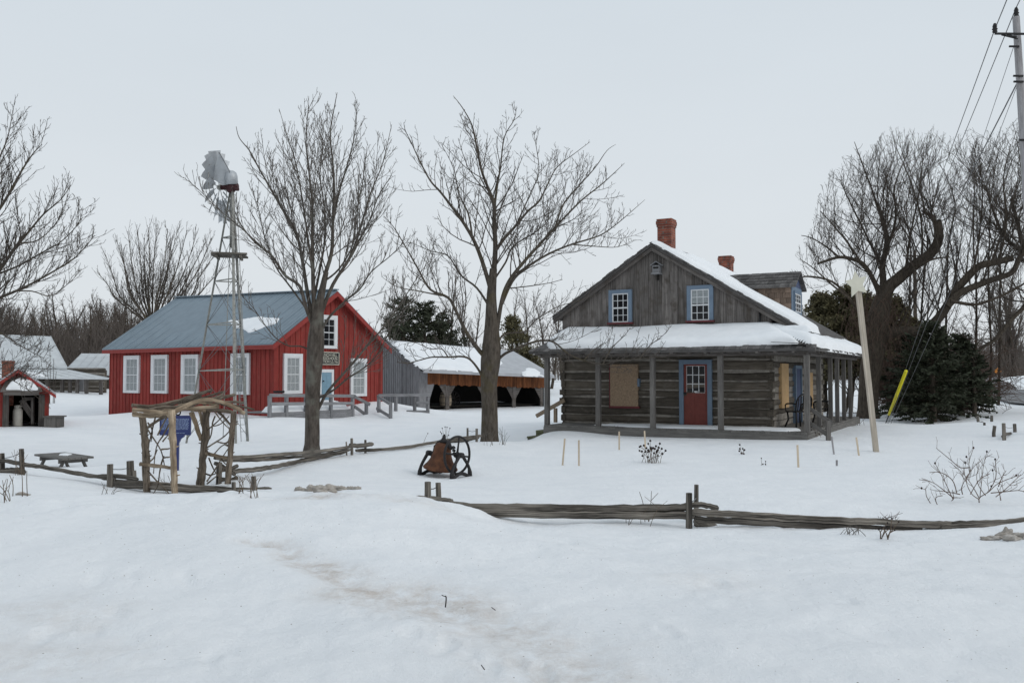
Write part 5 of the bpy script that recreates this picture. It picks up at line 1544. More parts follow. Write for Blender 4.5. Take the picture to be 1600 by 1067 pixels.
# --- many stemmed tree behind the schoolhouse roof ------------------------------------
Y4 = 66.0
b4 = at(238, 590, Y4)
tr4 = limb(((238, 600), (238, 560), (238, 530)), .4, .36, Y4, 0, 3)
L4 = []
g4 = np.random.default_rng(44)
for i, (x, y) in enumerate(((152, 425), (165, 398), (182, 375), (200, 362), (215, 360), (232, 355), (246, 350), (262, 357), (278, 358), (292, 360), (308, 362), (322, 378), (338, 395), (350, 418), (330, 372), (190, 385), (225, 372), (270, 370))):
    xb = 238 + (x - 245) * .12 
    xm = 238 + (x - 245) * (.62 if y > 380 else .5)
    L4.append(limb(((238, 540), (xb, 500 + abs(x - 245) * .05), (xm, 455 + abs(x - 245) * .12), ((xm + x) / 2 + g4.normal(0, 3), (455 + y) / 2 + 8), (x, y)), .10, .014, Y4, g4.uniform(-2.4, 2.4), 4))
S4 = [dict(dens=3.4, ang=(15, 35), len=(.16, .4), trop=.6, wig=.07, n=5, rr=.42, rmax=.03, rmin=.014, **{'from': .3}),
      dict(dens=2.4, ang=(18, 40), len=(.3, .6), trop=.5, wig=.09, n=4, rr=.6, rmin=.0095, max=1.6),
      dict(dens=1.8, ang=(18, 40), len=(.3, .6), trop=.4, wig=.1, n=4, rr=.7, rmin=.0085, max=.9)]
t4, n4_ = tree('bare_tree', 'round crowned many stemmed bare tree rising behind the left end of the blue grey roof', b4, tr4, L4, S4, 404, M['bark2'], M['twig'])

# --- old willow at the right ----------------------------------------------------------
Y5 = 37.5
b5 = at(1357, 655, Y5)
tr5 = trunk_of(((1356, 664), (1356, 652), (1356, 640), (1358, 600), (1363, 560), (1369, 520), (1375, 485), (1381, 462), (1385, 440)), Y5, ((664, .56), (652, .47), (640, .41), (600, .40), (540, .46), (500, .44), (470, .36), (440, .16)), 4)
L5 = [
    limb(((1376, 480), (1388, 450), (1402, 437), (1428, 415), (1448, 402), (1462, 385), (1467, 368), (1464, 345)), 0.2788, 0.1700, Y5, -1.0),
    limb(((1377, 478), (1380, 445), (1379, 414), (1386, 378), (1378, 340), (1370, 318)), 0.1640, 0.0765, Y5, .8),
    limb(((1386, 385), (1396, 360), (1400, 330), (1398, 290), (1420, 235)), 0.0820, 0.0170, Y5 + .5, 1.0),
    limb(((1376, 465), (1366, 440), (1350, 414), (1332, 405), (1311, 402), (1290, 408), (1278, 412)), 0.1148, 0.0425, Y5, -1.5),
    limb(((1370, 520), (1350, 500), (1329, 468), (1300, 440), (1262, 432), (1248, 436)), 0.0820, 0.0255, Y5, -2.2),
    limb(((1366, 540), (1385, 522), (1410, 518), (1440, 516), (1462, 502), (1480, 478), (1489, 459), (1509, 436), (1530, 416), (1555, 410), (1584, 403)), 0.2460, 0.1190, Y5, -2.5),
    limb(((1480, 478), (1500, 458), (1527, 446), (1554, 436), (1581, 426), (1592, 405), (1602, 388)), 0.1558, 0.0850, Y5 - 1.5, -1.2),
    limb(((1428, 415), (1440, 412), (1462, 404), (1484, 402)), 0.0656, 0.0255, Y5 - .6, -1.0),
    limb(((1464, 350), (1452, 336), (1442, 330)), 0.0984, 0.0595, Y5 - .9, .4),
    limb(((1485, 470), (1520, 476), (1545, 470), (1580, 455), (1605, 440)), 0.0738, 0.0340, Y5 - 2, -1.0),
    limb(((1610, 470), (1580, 500), (1555, 530), (1530, 545)), 0.0902, 0.0595, Y5 - 2, .6),
    limb(((1380, 420), (1362, 385), (1345, 350), (1325, 310), (1312, 280)), .06, .014, Y5, 1.4),
    limb(((1345, 410), (1325, 380), (1300, 350), (1282, 330)), .05, .014, Y5 - .8, -1.0),
    limb(((1311, 402), (1290, 385), (1268, 372), (1252, 368)), .045, .012, Y5 - 1.2, .8),
    limb(((1374, 330), (1360, 290), (1345, 250), (1335, 222)), .05, .012, Y5 + .7, -1.2),
    limb(((1329, 468), (1300, 445), (1272, 420), (1250, 405)), .05, .012, Y5 - 1.2, -1.0),
    limb(((1415, 425), (1422, 370), (1436, 300), (1444, 230)), .06, .014, Y5, 1.8),
    limb(((1440, 408), (1440, 350), (1425, 290), (1400, 230)), .05, .012, Y5, -1.8),
    limb(((1520, 425), (1530, 370), (1535, 300), (1528, 230)), .05, .012, Y5 - 2, 1.0),
    limb(((1560, 410), (1572, 350), (1568, 280), (1580, 225)), .05, .012, Y5 - 2, -.8),
    limb(((1640, 440), (1610, 470), (1600, 480)), 0.1066, 0.0935, Y5 - 1.6, -.4),
]
S5 = [dict(dens=3.6, ang=(30, 85), len=(.5, 1.15), trop=.7, wig=.09, n=8, rr=.30, rmax=.030, rmin=.0125, upbias=1.5, taper=.15, min=9, max=4.6, minlen=1.8, **{'from': .12}),
      dict(dens=3.8, ang=(18, 48), len=(.2, .48), trop=.5, wig=.12, n=6, rr=.5, rmin=.0072, upbias=.4, max=2.0),
      dict(dens=4.2, ang=(20, 60), len=(.3, .6), trop=.2, wig=.18, n=4, rr=.6, rmin=.0056, max=.7)]
ex5 = []
def willow_bound(p):
    x = p[0] / p[1] * 1400 + 800; y = 585 - (p[2] - CZ) / p[1] * 1400
    top = np.interp(x, [1225, 1245, 1290, 1330, 1370, 1420, 1600], [430, 385, 290, 212, 203, 200, 196]) + 70 * float(vnoise(x / 34., 3.3, 5)) + 26 * float(vnoise(x / 11., 8.3, 6)) + 8
    return max((top - y) / 40, (1238 - x) / 30)
BND[0] = willow_bound
t5, n5_ = tree('willow_tree', 'massive old willow with a low crooked bough and a broom of upright shoots', b5, tr5, L5, S5, 505, M['willow'], M['darktwig'], trunk_min=.09)
# the tree beyond the frame whose shoots fill the right corner
Y6 = 36.0
b6 = at(1668, 655, Y6)
tr6 = limb(((1668, 665), (1665, 600), (1655, 540), (1648, 480)), .4, .35, Y6, 0, 4)
L6 = [limb(((1650, 500), (1625, 440), (1602, 395), (1590, 350), (1580, 310)), .16, .05, Y6, 1.0),
      limb(((1650, 490), (1640, 400), (1625, 330), (1612, 270)), .18, .05, Y6, -.8),
      limb(((1652, 500), (1670, 420), (1690, 330)), .18, .05, Y6, .8),
      limb(((1600, 395), (1570, 370), (1552, 330), (1540, 290)), .09, .03, Y6 + .8, 1.2)]
t6, n6_ = tree('willow_tree', 'old willow mostly beyond the right edge, its upright shoots behind the utility pole', b6, tr6, L6, S5, 606, M['willow'], M['darktwig'], trunk_min=.09)
BND[0] = None
# slender trees in the thicket behind the willow
for i, (px, yt, Y, lab) in enumerate(((1517, 225, 43, 'slender bare tree whose top shows above the willow near the wires'), (1445, 290, 46, 'slim bare tree growing straight up behind the bent bough of the willow'), (1560, 300, 47, 'slim bare tree in the gap between the two old willows'),
        (1478, 250, 44, 'slim bare tree just right of the crooked willow bough'), (1542, 228, 45, 'slim bare tree right of the tallest slender one near the wires'),
        (1418, 310, 47, 'short slim bare tree right of the willow trunk fork'))):
    tb = at(px, 640, Y)
    tt = limb(((px, 650), (px - 8 * math.cos(px), 560), (px + 9 * math.sin(px * 2.3), 450), (px + 4, 380), (px + 14 * math.sin(px), (yt + 380) / 2), (px + 20 * math.sin(px * 1.7), yt)), .075, .012, Y, 0, 4)
    tree('bare_tree', lab, tb, tt, [tt], [dict(dens=2.4, ang=(18, 40), len=(.10, .30), trop=.7, wig=.08, n=6, rr=.4, rmax=.04, rmin=.014, max=3.5, **{'from': .25}), S5[1], S5[2]], 700 + i, M['willow'], M['darktwig'])

print('twigs', n1_, n2_, n3_, n4_, n5_, n6_)

# ---------------------------------------------------------------- generic trees for the distance
def generic(seed, H, spread, S, stems=1, r0=.16):
    g = np.random.default_rng(seed); out = {i: [] for i in range(10)}; tl = []
    for k in range(stems):
        d = np.array([g.normal(0, .12), g.normal(0, .12), 1.])
        p = curve(np.array([g.normal(0, .15) * (stems > 1), g.normal(0, .15) * (stems > 1), -.5]), d, H * g.uniform(.8, 1), 10, .15, .05, g)
        r = np.linspace(r0, .02, 10); tl.append((p, r)); sprout(out, p, r, 0, S, g)
    return tl, [l for k in out for l in out[k]]

SG_ = [dict(dens=3.4, ang=(25, 60), len=(.22, .45), trop=.5, wig=.12, n=6, rr=.45, rmax=.055, rmin=.02, taper=.75, **{'from': .25}),
       dict(dens=3.0, ang=(22, 55), len=(.28, .55), trop=.4, wig=.14, n=5, rr=.6, rmin=.013, max=2.2),
       dict(dens=1.9, ang=(25, 55), len=(.3, .55), trop=.4, wig=.14, n=4, rr=.7, rmin=.009, max=1.0)]
BASES = []
for k, (seed, H, st) in enumerate(((1, 10, 1), (2, 10, 1), (3, 10, 2), (4, 10, 1), (5, 10, 3))):
    tl, tw = generic(seed, H, 1, SG_, st)
    t = thing('bare_tree', 'x', 'tree', (0, 0, 0))
    lines_mesh('trunk', tl, M['willow'], t, lambda r: 7); lines_mesh('crown', tw, M['fartwig'], t, lambda r: 3)
    BASES.append(t)
used = [False] * len(BASES)
def put(k, loc, sc, rz_, label, group, name=None):
    if not used[k]:
        r = BASES[k]; used[k] = True
    else:
        r = BASES[k].copy(); COL.objects.link(r)
        for chd in BASES[k].children:
            c = chd.copy(); COL.objects.link(c); c.parent = r
    r.location = loc; r.rotation_euler = (0, 0, rz_); r.scale = (sc[0], sc[0], sc[1])
    r['label'] = label; r['group'] = group
    if name: r.name = name
    return r
gt = random.Random(31)
# bare trees behind the drive shed
for i, (px, yt, Y, lab) in enumerate((
        (607, 425, 78, 'grey bare tree behind the schoolhouse gable end'),
        (640, 415, 84, 'bare tree above the left end of the drive shed roof'),
        (668, 432, 76, 'bare tree over the snowy middle of the drive shed roof'),
        (704, 405, 82, 'bare tree behind the drive shed seen left of the spreading tree trunk'),
        (738, 432, 78, 'short bare tree hidden behind the spreading tree fork'),
        (800, 425, 80, 'bare tree just right of the spreading tree trunk behind the shed'),
        (828, 440, 74, 'bare tree over the right end of the drive shed roof'),
        (858, 430, 78, 'bare tree between the drive shed and the log house eave'),
        (880, 455, 70, 'low bare tree close behind the left porch corner'),
        (915, 470, 84, 'bare tree half hidden behind the left slope of the gable'))):
    p = at(px, 607, Y); H = (585 - yt) / 1400 * Y + CZ - p.z
    put(i % 5, (p.x, p.y, p.z - .2), (H / 10 * gt.uniform(.85, 1.1), H / 9.2), gt.uniform(0, 6.28), lab, 'bare trees behind the drive shed')
# tree line on the far right and far left
for i in range(13):
    px = gt.uniform(1545, 1660); Y = gt.uniform(105, 135); p = at(px, 592, Y); H = gt.uniform(12, 19)
    put(gt.randrange(5), (p.x, p.y, p.z - .3), (H / 11, H / 9.5), gt.uniform(0, 6.28), 'grey bare tree in the row beyond the road at the right', 'bare trees beyond the road')
for i in range(110):
    px = gt.uniform(-120, 330) if i < 96 else gt.uniform(330, 560); Y = gt.uniform(92, 125); p = at(px, 594, Y)
    H = (gt.uniform(125, 152) if px < 240 else gt.uniform(95, 120)) / 1400 * Y
    put(gt.randrange(5), (p.x, p.y, p.z - .3), (H / 8.2 * gt.uniform(.8, 1.2), H / 9.3), gt.uniform(0, 6.28), 'bare grey trunked tree in the far wood behind the barns', 'trees of the far wood')
# undergrowth of the wood and the hedgerows on the horizon: nobody could count it
def thicket(name, label, spans, mat, seed, dens, hh):
    g = np.random.default_rng(seed); ls = []
    for (x0, x1, Ya, Yb, n, h0, h1) in spans:
        for i in range(n):
            px = g.uniform(x0, x1); Y = g.uniform(Ya, Yb); p = at(px, 590, Y); z = gz1(p.x, p.y) - .2 if Y < 90 else p.z - .3
            h = g.uniform(h0, h1); b = np.array([p.x, p.y, z])
            c = curve(b, np.array([g.normal(0, .3), g.normal(0, .3), 1]), h, 6, .2, .1, g); ls.append((c, np.linspace(.03, .012, 6) * Y / 90))
            for k in range(int(5 * dens)):
                q = c[g.integers(1, 5)]; e = curve(q, np.array([g.normal(0, 1), g.normal(0, 1), .9]), h * g.uniform(.2, .45), 4, .5, .15, g); ls.append((e, np.linspace(.018, .01, 4) * Y / 90))
    o = lines_mesh(name, ls, mat, None, lambda r: 3)
    tag(o, label, 'undergrowth', None, 'stuff')
thicket('undergrowth', 'grey brown brush filling the far wood behind the barns', ((-150, 345, 86, 118, 2600, 2.5, 7.5), (340, 600, 95, 120, 350, 2, 5)), M['fartwig'], 5, 1, 1)
thicket('hedgerow_brush', 'low bare brush along the far field edge', ((560, 960, 100, 130, 900, 1.5, 5), (1200, 1620, 100, 135, 1300, 2, 6), (1540, 1800, 135, 150, 500, 3, 7)), M['fartwig'], 6, 1, 1)

# ---------------------------------------------------------------- evergreens
def quads_from(C, A, B):
    """C centres, A and B half axes -> quads"""
    v = np.stack([C - A - B, C + A - B, C + A + B, C - A + B], 1).reshape(-1, 3)
    f = np.arange(len(v)).reshape(-1, 4)
    return v, f
def spruce(name, label, base, H, Rm, seed, mat, nb=150, group=None, dead=0., lowest=.06, ntw=30, shape=.9):
    g = np.random.default_rng(seed); t = thing(name, label, 'tree', base, group); B0 = np.array(base)
    tp = (np.array([B0 + [0, 0, -.3], B0 + [0, 0, H * .5], B0 + [0, 0, H]]), np.array([.16, .09, .01]) * H / 4)
    br = []; Cs, As, Bs = [], [], []
    for i in range(nb):
        f = lowest + (1 - lowest) * (i + g.random()) / nb
        L = Rm * (1 - f) ** shape * g.uniform(.7, 1.12) + .08; a = g.uniform(0, 2 * np.pi)
        d = np.array([math.cos(a), math.sin(a), g.uniform(-.25, .15) + .5 * f])
        c = curve(B0 + [0, 0, H * f], d, L, 7, -.25 + .5 * f, .05, g); br.append((c, np.linspace(.022, .006, 7)))
        m = int(ntw * L) + 3
        for k in range(m):
            s = g.uniform(.12, 1) * 6; j = min(int(s), 5); p = c[j] * (1 - s + j) + c[j + 1] * (s - j)
            tg = c[j + 1] - c[j]; tg /= np.linalg.norm(tg)
            side = np.cross(tg, [0, 0, 1]) * g.choice([-1, 1]); w = tg * g.uniform(.3, 1) + side * g.uniform(.3, 1) + np.array([0, 0, g.normal(-.12, .3)]); w /= np.linalg.norm(w)
            l = g.uniform(.10, .26) * (1.15 - .4 * s / 6)
            up_ = np.cross(w, g.normal(0, 1, 3)); up_ /= np.linalg.norm(up_)
            Cs.append(p + w * l * .5); As.append(w * l * .5); Bs.append(up_ * g.uniform(.018, .04))
    lines_mesh('trunk', [tp] + br, M['willow'], t, lambda r: 8 if r > .05 else 3)
    v, f = quads_from(np.array(Cs), np.array(As), np.array(Bs)); np_mesh('foliage', v, f, mat, t, False)
    return t
def cedar_tree(name, label, base, H, Rm, seed, mat, n=9000, group=None, low=.18, stems=3, lean=0.):
    g = np.random.default_rng(seed); t = thing(name, label, 'tree', base, group); B0 = np.array(base)
    tr = []
    for k in range(stems):
        c = curve(B0 + [g.normal(0, .2) * (stems > 1), g.normal(0, .2) * (stems > 1), -.3], np.array([g.normal(0, .12) + lean, g.normal(0, .12), 1]), H * g.uniform(.75, .98), 8, .1, .05, g)
        tr.append((c, np.linspace(.10, .02, 8)))
    # clumps spread through the crown
    nc = int(70 * H / 5); cl = []
    for i in range(nc):
        f = low + (1 - low) * g.random() ** .9; r = Rm * min(1, (1 - f) * 2.0 + .10) * min(1, .55 + (f - low) * 3) * math.sqrt(g.uniform(.05, 1)); a = g.uniform(0, 2 * np.pi)
        q = B0 + np.array([math.cos(a) * r + lean * H * f, math.sin(a) * r, H * f]); cl.append(q)
        j = tr[i % stems][0]; k = min(int(max(f - .12, .05) * 7), 7); tr.append((np.linspace(j[k], q, 4) + np.array([0, 0, .0]), np.array([.02, .014, .01, .006])))
    cl = np.array(cl); w = g.integers(0, nc, n)
    sz = g.uniform(.20, .42, nc) * Rm / 1.2
    off = g.normal(0, 1, (n, 3)); off /= np.linalg.norm(off, axis=1, keepdims=True); off *= g.uniform(.2, 1, (n, 1)) ** .6
    C = cl[w] + off * sz[w][:, None] * np.array([1, 1, .8])
    A = g.normal(0, 1, (n, 3)); A /= np.linalg.norm(A, axis=1, keepdims=True)
    Bv = np.cross(A, g.normal(0, 1, (n, 3))); Bv /= np.linalg.norm(Bv, axis=1, keepdims=True) + 1e-9
    v, f = quads_from(C, A * g.uniform(.04, .10, (n, 1)), Bv * g.uniform(.02, .05, (n, 1)))
    lines_mesh('trunk', tr, M['willow'], t, lambda r: 8 if r > .05 else 3)
    np_mesh('foliage', v, f, mat, t, False)
    return t
gs = 'dark spruces beside the road'
spruce('spruce_tree', 'broad dark spruce with low drooping boughs beside the yellow guy guard', at(1458, 664, 34.2), 3.9, 2.05, 1, M['needle'], 190, gs, ntw=30, shape=.62)
spruce('spruce_tree', 'dark spruce behind and right of the broad one, nearest the road', at(1503, 662, 36.5), 3.6, 1.7, 2, M['needle'], 150, gs, ntw=28, lowest=.14, shape=.6)
spruce('spruce_tree', 'dark spruce at the left rear against the willow trunk', at(1428, 655, 38.0), 3.7, 1.7, 3, M['needle'], 140, gs, ntw=28, lowest=.16, shape=.65)
spruce('spruce_tree', 'small dark spruce with a bare lower trunk at the road end', at(1523, 660, 35.0), 2.7, .95, 4, M['needle'], 80, gs, ntw=28, lowest=.3, shape=.6)
gc = 'cedars behind the log house'
for i, (px, yt, Y, R, lab) in enumerate(((1286, 464, 46, 1.7, 'leftmost cedar showing above the snowy side porch roof'), (1322, 452, 47, 1.8, 'cedar with bare stems seen between the rear porch posts'), (1352, 462, 45.5, 1.7, 'cedar directly behind the star pole'), (1398, 470, 44, 1.7, 'brownish cedar behind the willow trunk'), (1425, 500, 43, 1.4, 'low cedar between the willow and the spruces'))):
    b = at(px, 634, Y); H = (585 - yt) / 1400 * Y + CZ - b.z
    cedar_tree('cedar_tree', lab, b, H, R, 60 + i, M['cedar'], 10000, gc, low=.26 if i < 3 else .1)
b = at(800, 612, 70); cedar_tree('cedar_tree', 'pointed dark cedar behind the drive shed roof by the spreading trunk', b, (585 - 498) / 1400 * 70 + CZ - b.z, 1.9, 70, M['cedar'], 7000, low=.05, stems=1)
b = at(822, 612, 71); cedar_tree('cedar_tree', 'lower dark cedar peeking over the right end of the drive shed roof', b, (585 - 545) / 1400 * 71 + CZ - b.z, 1.6, 71, M['cedar'], 5000, low=.05, stems=1)
# flat topped pine behind the shed: whorls of needle tufts
def pine(label, base, H, Rm, seed):
    g = np.random.default_rng(seed); t = thing('pine_tree', label, 'tree', base, 'dark pines behind the drive shed'); B0 = np.array(base)
    ls = [(np.array([B0 + [0, 0, -.3], B0 + [.1, 0, H * .5], B0 + [0, 0, H]]), np.array([.2, .15, .03]))]; Cs, As, Bs = [], [], []
    for i in range(70):
        f = .42 + .58 * g.random(); L = Rm * (1.25 - f) * 1.4 * g.uniform(.5, 1); a = g.uniform(0, 6.28)
        c = curve(B0 + [0, 0, H * f], np.array([math.cos(a), math.sin(a), .15]), L, 6, .35, .12, g); ls.append((c, np.linspace(.05, .02, 6)))
        for k in range(int(26 * L)):
            s = g.uniform(1.5, 5); j = min(int(s), 4); p = c[j] + (c[j + 1] - c[j]) * (s - j) + g.normal(0, .16, 3) * [1, 1, .5]
            w = g.normal(0, 1, 3); w[2] = abs(w[2]); w /= np.linalg.norm(w); u_ = np.cross(w, g.normal(0, 1, 3)); u_ /= np.linalg.norm(u_)
            Cs.append(p); As.append(w * g.uniform(.10, .2)); Bs.append(u_ * g.uniform(.025, .05))
    lines_mesh('trunk', ls, M['willow'], t, lambda r: 6); v, f = quads_from(np.array(Cs), np.array(As), np.array(Bs)); np_mesh('foliage', v, f, M['needle'], t, False)
for i, (px, yt, Y, lab) in enumerate(((628, 468, 72, 'dark pine against the sky over the left end of the drive shed'), (662, 476, 74, 'dark pine right of its taller neighbour behind the drive shed'), (690, 492, 76, 'small dark pine above the snowy shed roof'))):
    b = at(px, 610, Y); pine(lab, b, (585 - yt) / 1400 * Y + CZ - b.z, 2.6, 80 + i)

# reddish vine thicket behind the spruces
g = np.random.default_rng(91); ls = []
for i in range(900):
    px = g.uniform(1395, 1522); Y = g.uniform(39, 44); yy = 640; p = np.array(at(px, yy, Y)); h = g.uniform(2.2, 4.9) * (1 - abs(px - 1465) / 130)
    c = curve(p, np.array([g.normal(0, .5), g.normal(0, .5), 1]), h, 8, -.2, .18, g); ls.append((c, np.linspace(.018, .009, 8)))
    for k in range(5):
        e = curve(c[g.integers(2, 8)], g.normal(0, 1, 3), g.uniform(.5, 1.4), 5, -.4, .2, g); ls.append((e, np.linspace(.010, .007, 5)))
tag(lines_mesh('vine_thicket', ls, M['vine'], None, lambda r: 3), 'reddish brown tangle of bare vines behind the spruces', 'thicket', None, 'stuff')
# hanging withes on the willow trunk
g = np.random.default_rng(92); ls = []
for i in range(260):
    px = g.uniform(1318, 1420); Y = g.uniform(36.4, 38.4); p = np.array(at(px, g.uniform(455, 540), Y))
    ls.append((curve(p, np.array([g.normal(0, .4), g.normal(0, .4), -.3]), g.uniform(.6, 1.9), 7, -1.6, .12, g), np.linspace(.011, .007, 7)))
lines_mesh('hanging_twigs', ls, M['vine'], t5, lambda r: 3)
# ================================================================== WINDMILL
WB = [at(290.5, 694, 30.3), at(367.3, 694, 29.0), at(387, 688, 31.5)]
wt = at(362, 300, 30.2)
cen = (WB[0] + WB[1] + WB[2]) / 3
wm = thing('windmill', 'galvanised farm windmill on a tall three legged tower with a small wooden platform', 'windmill', (cen.x, cen.y, cen.z))
TP = [wt + (b - cen) * .05 for b in WB]
def wleg(i, f): return WB[i].lerp(TP[i], f)
def fz(py): return (694 - py) / (694 - 300.)
for i in range(3):
    mb = MB(200 + i); d = (TP[i] - WB[i]).normalized()
    o = (WB[i] - cen); o.z = 0; o.normalize(); s_ = V((-o.y, o.x, 0))
    a = WB[i] - d * .4
    mb.beam(a + s_ * .03, TP[i] + s_ * .02, .065, .012, up=o); mb.beam(a - s_ * .03, TP[i] - s_ * .02, .012, .065, up=o)
    mb.build('tower_leg', M['galvleg'], wm)
levels = (580, 508, 440, 372, 330)
for py in levels:
    f = fz(py)
    for (i, j) in ((0, 1), (1, 2), (2, 0)):
        mb = MB(205); mb.beam(wleg(i, f), wleg(j, f), .05, .035); mb.build('girt', M['galvleg'], wm)
pv = 0.02
mb = MB(206)
for py in levels[:4]:
    f = fz(py)
    for (i, j) in ((0, 1), (1, 2), (2, 0)):
        mb.tube([wleg(i, pv), wleg(j, f)], .008, 5, .3); mb.tube([wleg(j, pv), wleg(i, f)], .008, 5, .3)
    pv = f
mb.build('brace_wires', M['wire'], wm)
mb = MB(207); o = (TP[1] - WB[1]).normalized(); sd_ = V((.16, .05, 0))
a, b = WB[1].lerp(WB[2], .75), TP[1].lerp(TP[2], .75)
mb.tube([a - sd_ * .7, b - sd_ * .7], .012, 5); mb.tube([a + sd_ * .7, b + sd_ * .7], .012, 5)
for k in range(26):
    q = a.lerp(b, .04 + k * .028); mb.tube([q - sd_ * .7, q + sd_ * .7], .009, 5)
mb.build('ladder', M['galvleg'], wm)
pf = fz(400)
pc = cen.lerp(wt, pf)
mb = MB(208); ax_ = V((.97, .25, 0)); ay_ = V((-.25, .97, 0))
for k in range(6): 
    q = pc + ay_ * (-.5 + .2 * k); mb.beam(q - ax_ * (.54 + .05 * math.sin(k * 7)), q + ax_ * (.54 + .05 * math.cos(k * 5)), .19, .05)
for s in (-.38, .38): mb.beam(pc + ax_ * s - ay_ * .55 - V((0, 0, .07)), pc + ax_ * s + ay_ * .55 - V((0, 0, .07)), .09, .09)
mb.build('platform', M['rail'], wm)
mb = MB(209); mb.tube([wt - V((0, 0, 1.9)), wt + V((0, 0, .1))], .045, 10, .5); mb.tube([cen + V((0, 0, .2)), wt], .015, 6, .3); mb.build('mast', M['galvleg'], wm)
gp = at(361, 292, 30.2)
mb = MB(210); mb.lathe(gp - V((0, 0, .22)), (0, 0, 1), [(.06, 0), (.13, .05), (.17, .16), (.16, .26), (.10, .32)], 14, .5)
wax = V((-.995, .055, -.06)).normalized()
mb.tube([gp - wax * .25, gp + wax * .35], .09, 10, .4); mb.tube([gp + V((.1, -.1, -.1)), gp + V((.3, -.15, -.12))], .06, 8, .2)
mb.build('gearbox', M['gear'], wm)
mb = MB(211); mb.lathe(gp + V((.02, 0, .05)), V((-.1, 0, 1)), [(.22, 0), (.22, .3), (.19, .42), (.12, .48), (.02, .5)], 18, .5); mb.build('hood', M['galv'], wm)
# wheel: axle tilted, wheel on the side away from us
wc = at(343.5, 293, 30.7); 
e1 = wax.cross(V((0, 0, 1))).normalized(); e2 = e1.cross(wax)
e2 = e2 if e2.z > 0 else -e2
mb = MB(212); mb.lathe(wc - wax * .1, wax, [(.05, 0), (.09, .05), (.09, .15), (.05, .2)], 12); mb.tube([gp, wc], .03, 8); wheel = mb.build('wheel', M['galvleg'], wm)
mb = MB(213); mb.ring(wc, wax, .62, .012, 36, 6); mb.ring(wc, wax, 1.0, .012, 36, 6); mb.build('rim', M['galvleg'], wheel)
for k in range(18):
    a = 2 * math.pi * k / 18 + .1
    rad = e1 * math.cos(a) + e2 * math.sin(a); tan = -e1 * math.sin(a) + e2 * math.cos(a)
    mb = MB(214 + k)
    pts = []
    for r, w in ((.46, .10), (.72, .155), (.98, .20), (1.24, .245)):
        for q in (-1, -.33, .33, 1):
            tw = .62; p = wc + rad * r + (tan * math.cos(tw) + wax * math.sin(tw)) * (w * q) + wax * (.05 * (1 - q * q))
            pts.append(p)
    b = len(mb.v); mb.v += pts + [p + wax * .006 for p in pts]; mb.g += [(0, 0, 0)] * 32
    for i in range(3):
        for j in range(3):
            f = (b + i * 4 + j, b + i * 4 + j + 1, b + i * 4 + j + 5, b + i * 4 + j + 4)
            mb.f += [f, tuple(x + 16 for x in f[::-1])]; mb.t += [.5, .5]; mb.sm += [True, True]
    mb.build('blade', M['galv'], wheel)
mb = MB(240)
for k in range(6):
    a = 2 * math.pi * k / 6; rad = e1 * math.cos(a) + e2 * math.sin(a); mb.tube([wc, wc + rad * 1.02], .014, 6)
mb.build('spokes', M['galvleg'], wheel)
mb = MB(241)
VP = [at(x, y, Y) for x, y, Y in ((333, 280, 30.1), (336, 265, 30.05), (339, 247, 29.95), (342, 238, 29.9), (349, 248, 29.95), (357, 265, 30.05), (355, 277, 30.1), (351, 292, 30.15))]
mb.prism(VP, V((.004, .016, 0)), .5)
vane = mb.build('tail_vane', M['galv'], wm)
mb = MB(242); mb.tube([at(342, 238, 29.88), at(358, 266, 29.98), gp], .014, 6); mb.build('vane_arm', M['wire'], vane)

# ================================================================== STICK ARBOUR
def sticks(mb, pts, r0, r1, Y0, Y1=None, sides=7, n=4, wob=.18):
    Y1 = Y0 if Y1 is None else Y1; m = len(pts)
    P = smooth_path([at(x, y, Y0 + (Y1 - Y0) * i / (m - 1)) for i, (x, y) in enumerate(pts)], n)
    P = [p + V((mb.r.uniform(-.13, .13), mb.r.uniform(-.13, .13), mb.r.uniform(-.13, .13))) * r0 for p in P]
    mb.tube(P, [(r0 + (r1 - r0) * i / (len(P) - 1)) * mb.r.uniform(.88, 1.14) for i in range(len(P))], sides, None, wob)
ab = thing('stick_arbor', 'rustic arbor of rough branches and twig lattice over the fence gap', 'arbor', at(300, 772, 14.5))
for pts, r, Y, m in ((((229, 770), (228, 720), (226, 680), (222, 645)), .055, 14.2, 'bark_stick'), (((273, 778), (272, 740), (270, 690), (268, 640)), .05, 13.7, 'pale_stick'),
                     (((313, 760), (317, 720), (321, 680), (323, 640)), .062, 15.2, 'bark_stick'), (((356, 756), (359, 720), (362, 680), (365, 642)), .052, 14.9, 'bark_stick')):
    mb = MB(int(250 + pts[0][0])); sticks(mb, pts, r, r * .9, Y, None, 9, 5, .22)
    for k in range(6):   # snapped off branch stubs
        f = mb.r.uniform(.1, .9); i = min(int(f * 3), 2); x = pts[i][0] + (pts[i + 1][0] - pts[i][0]) * (f * 3 - i); y = pts[i][1] + (pts[i + 1][1] - pts[i][1]) * (f * 3 - i)
        sg = mb.r.choice((-1, 1)); mb.tube([at(x, y, Y), at(x + sg * mb.r.uniform(6, 10), y - mb.r.uniform(1, 5), Y + mb.r.uniform(-.05, .05))], [.02, .008], 6)
    mb.build('post', M[m], ab)
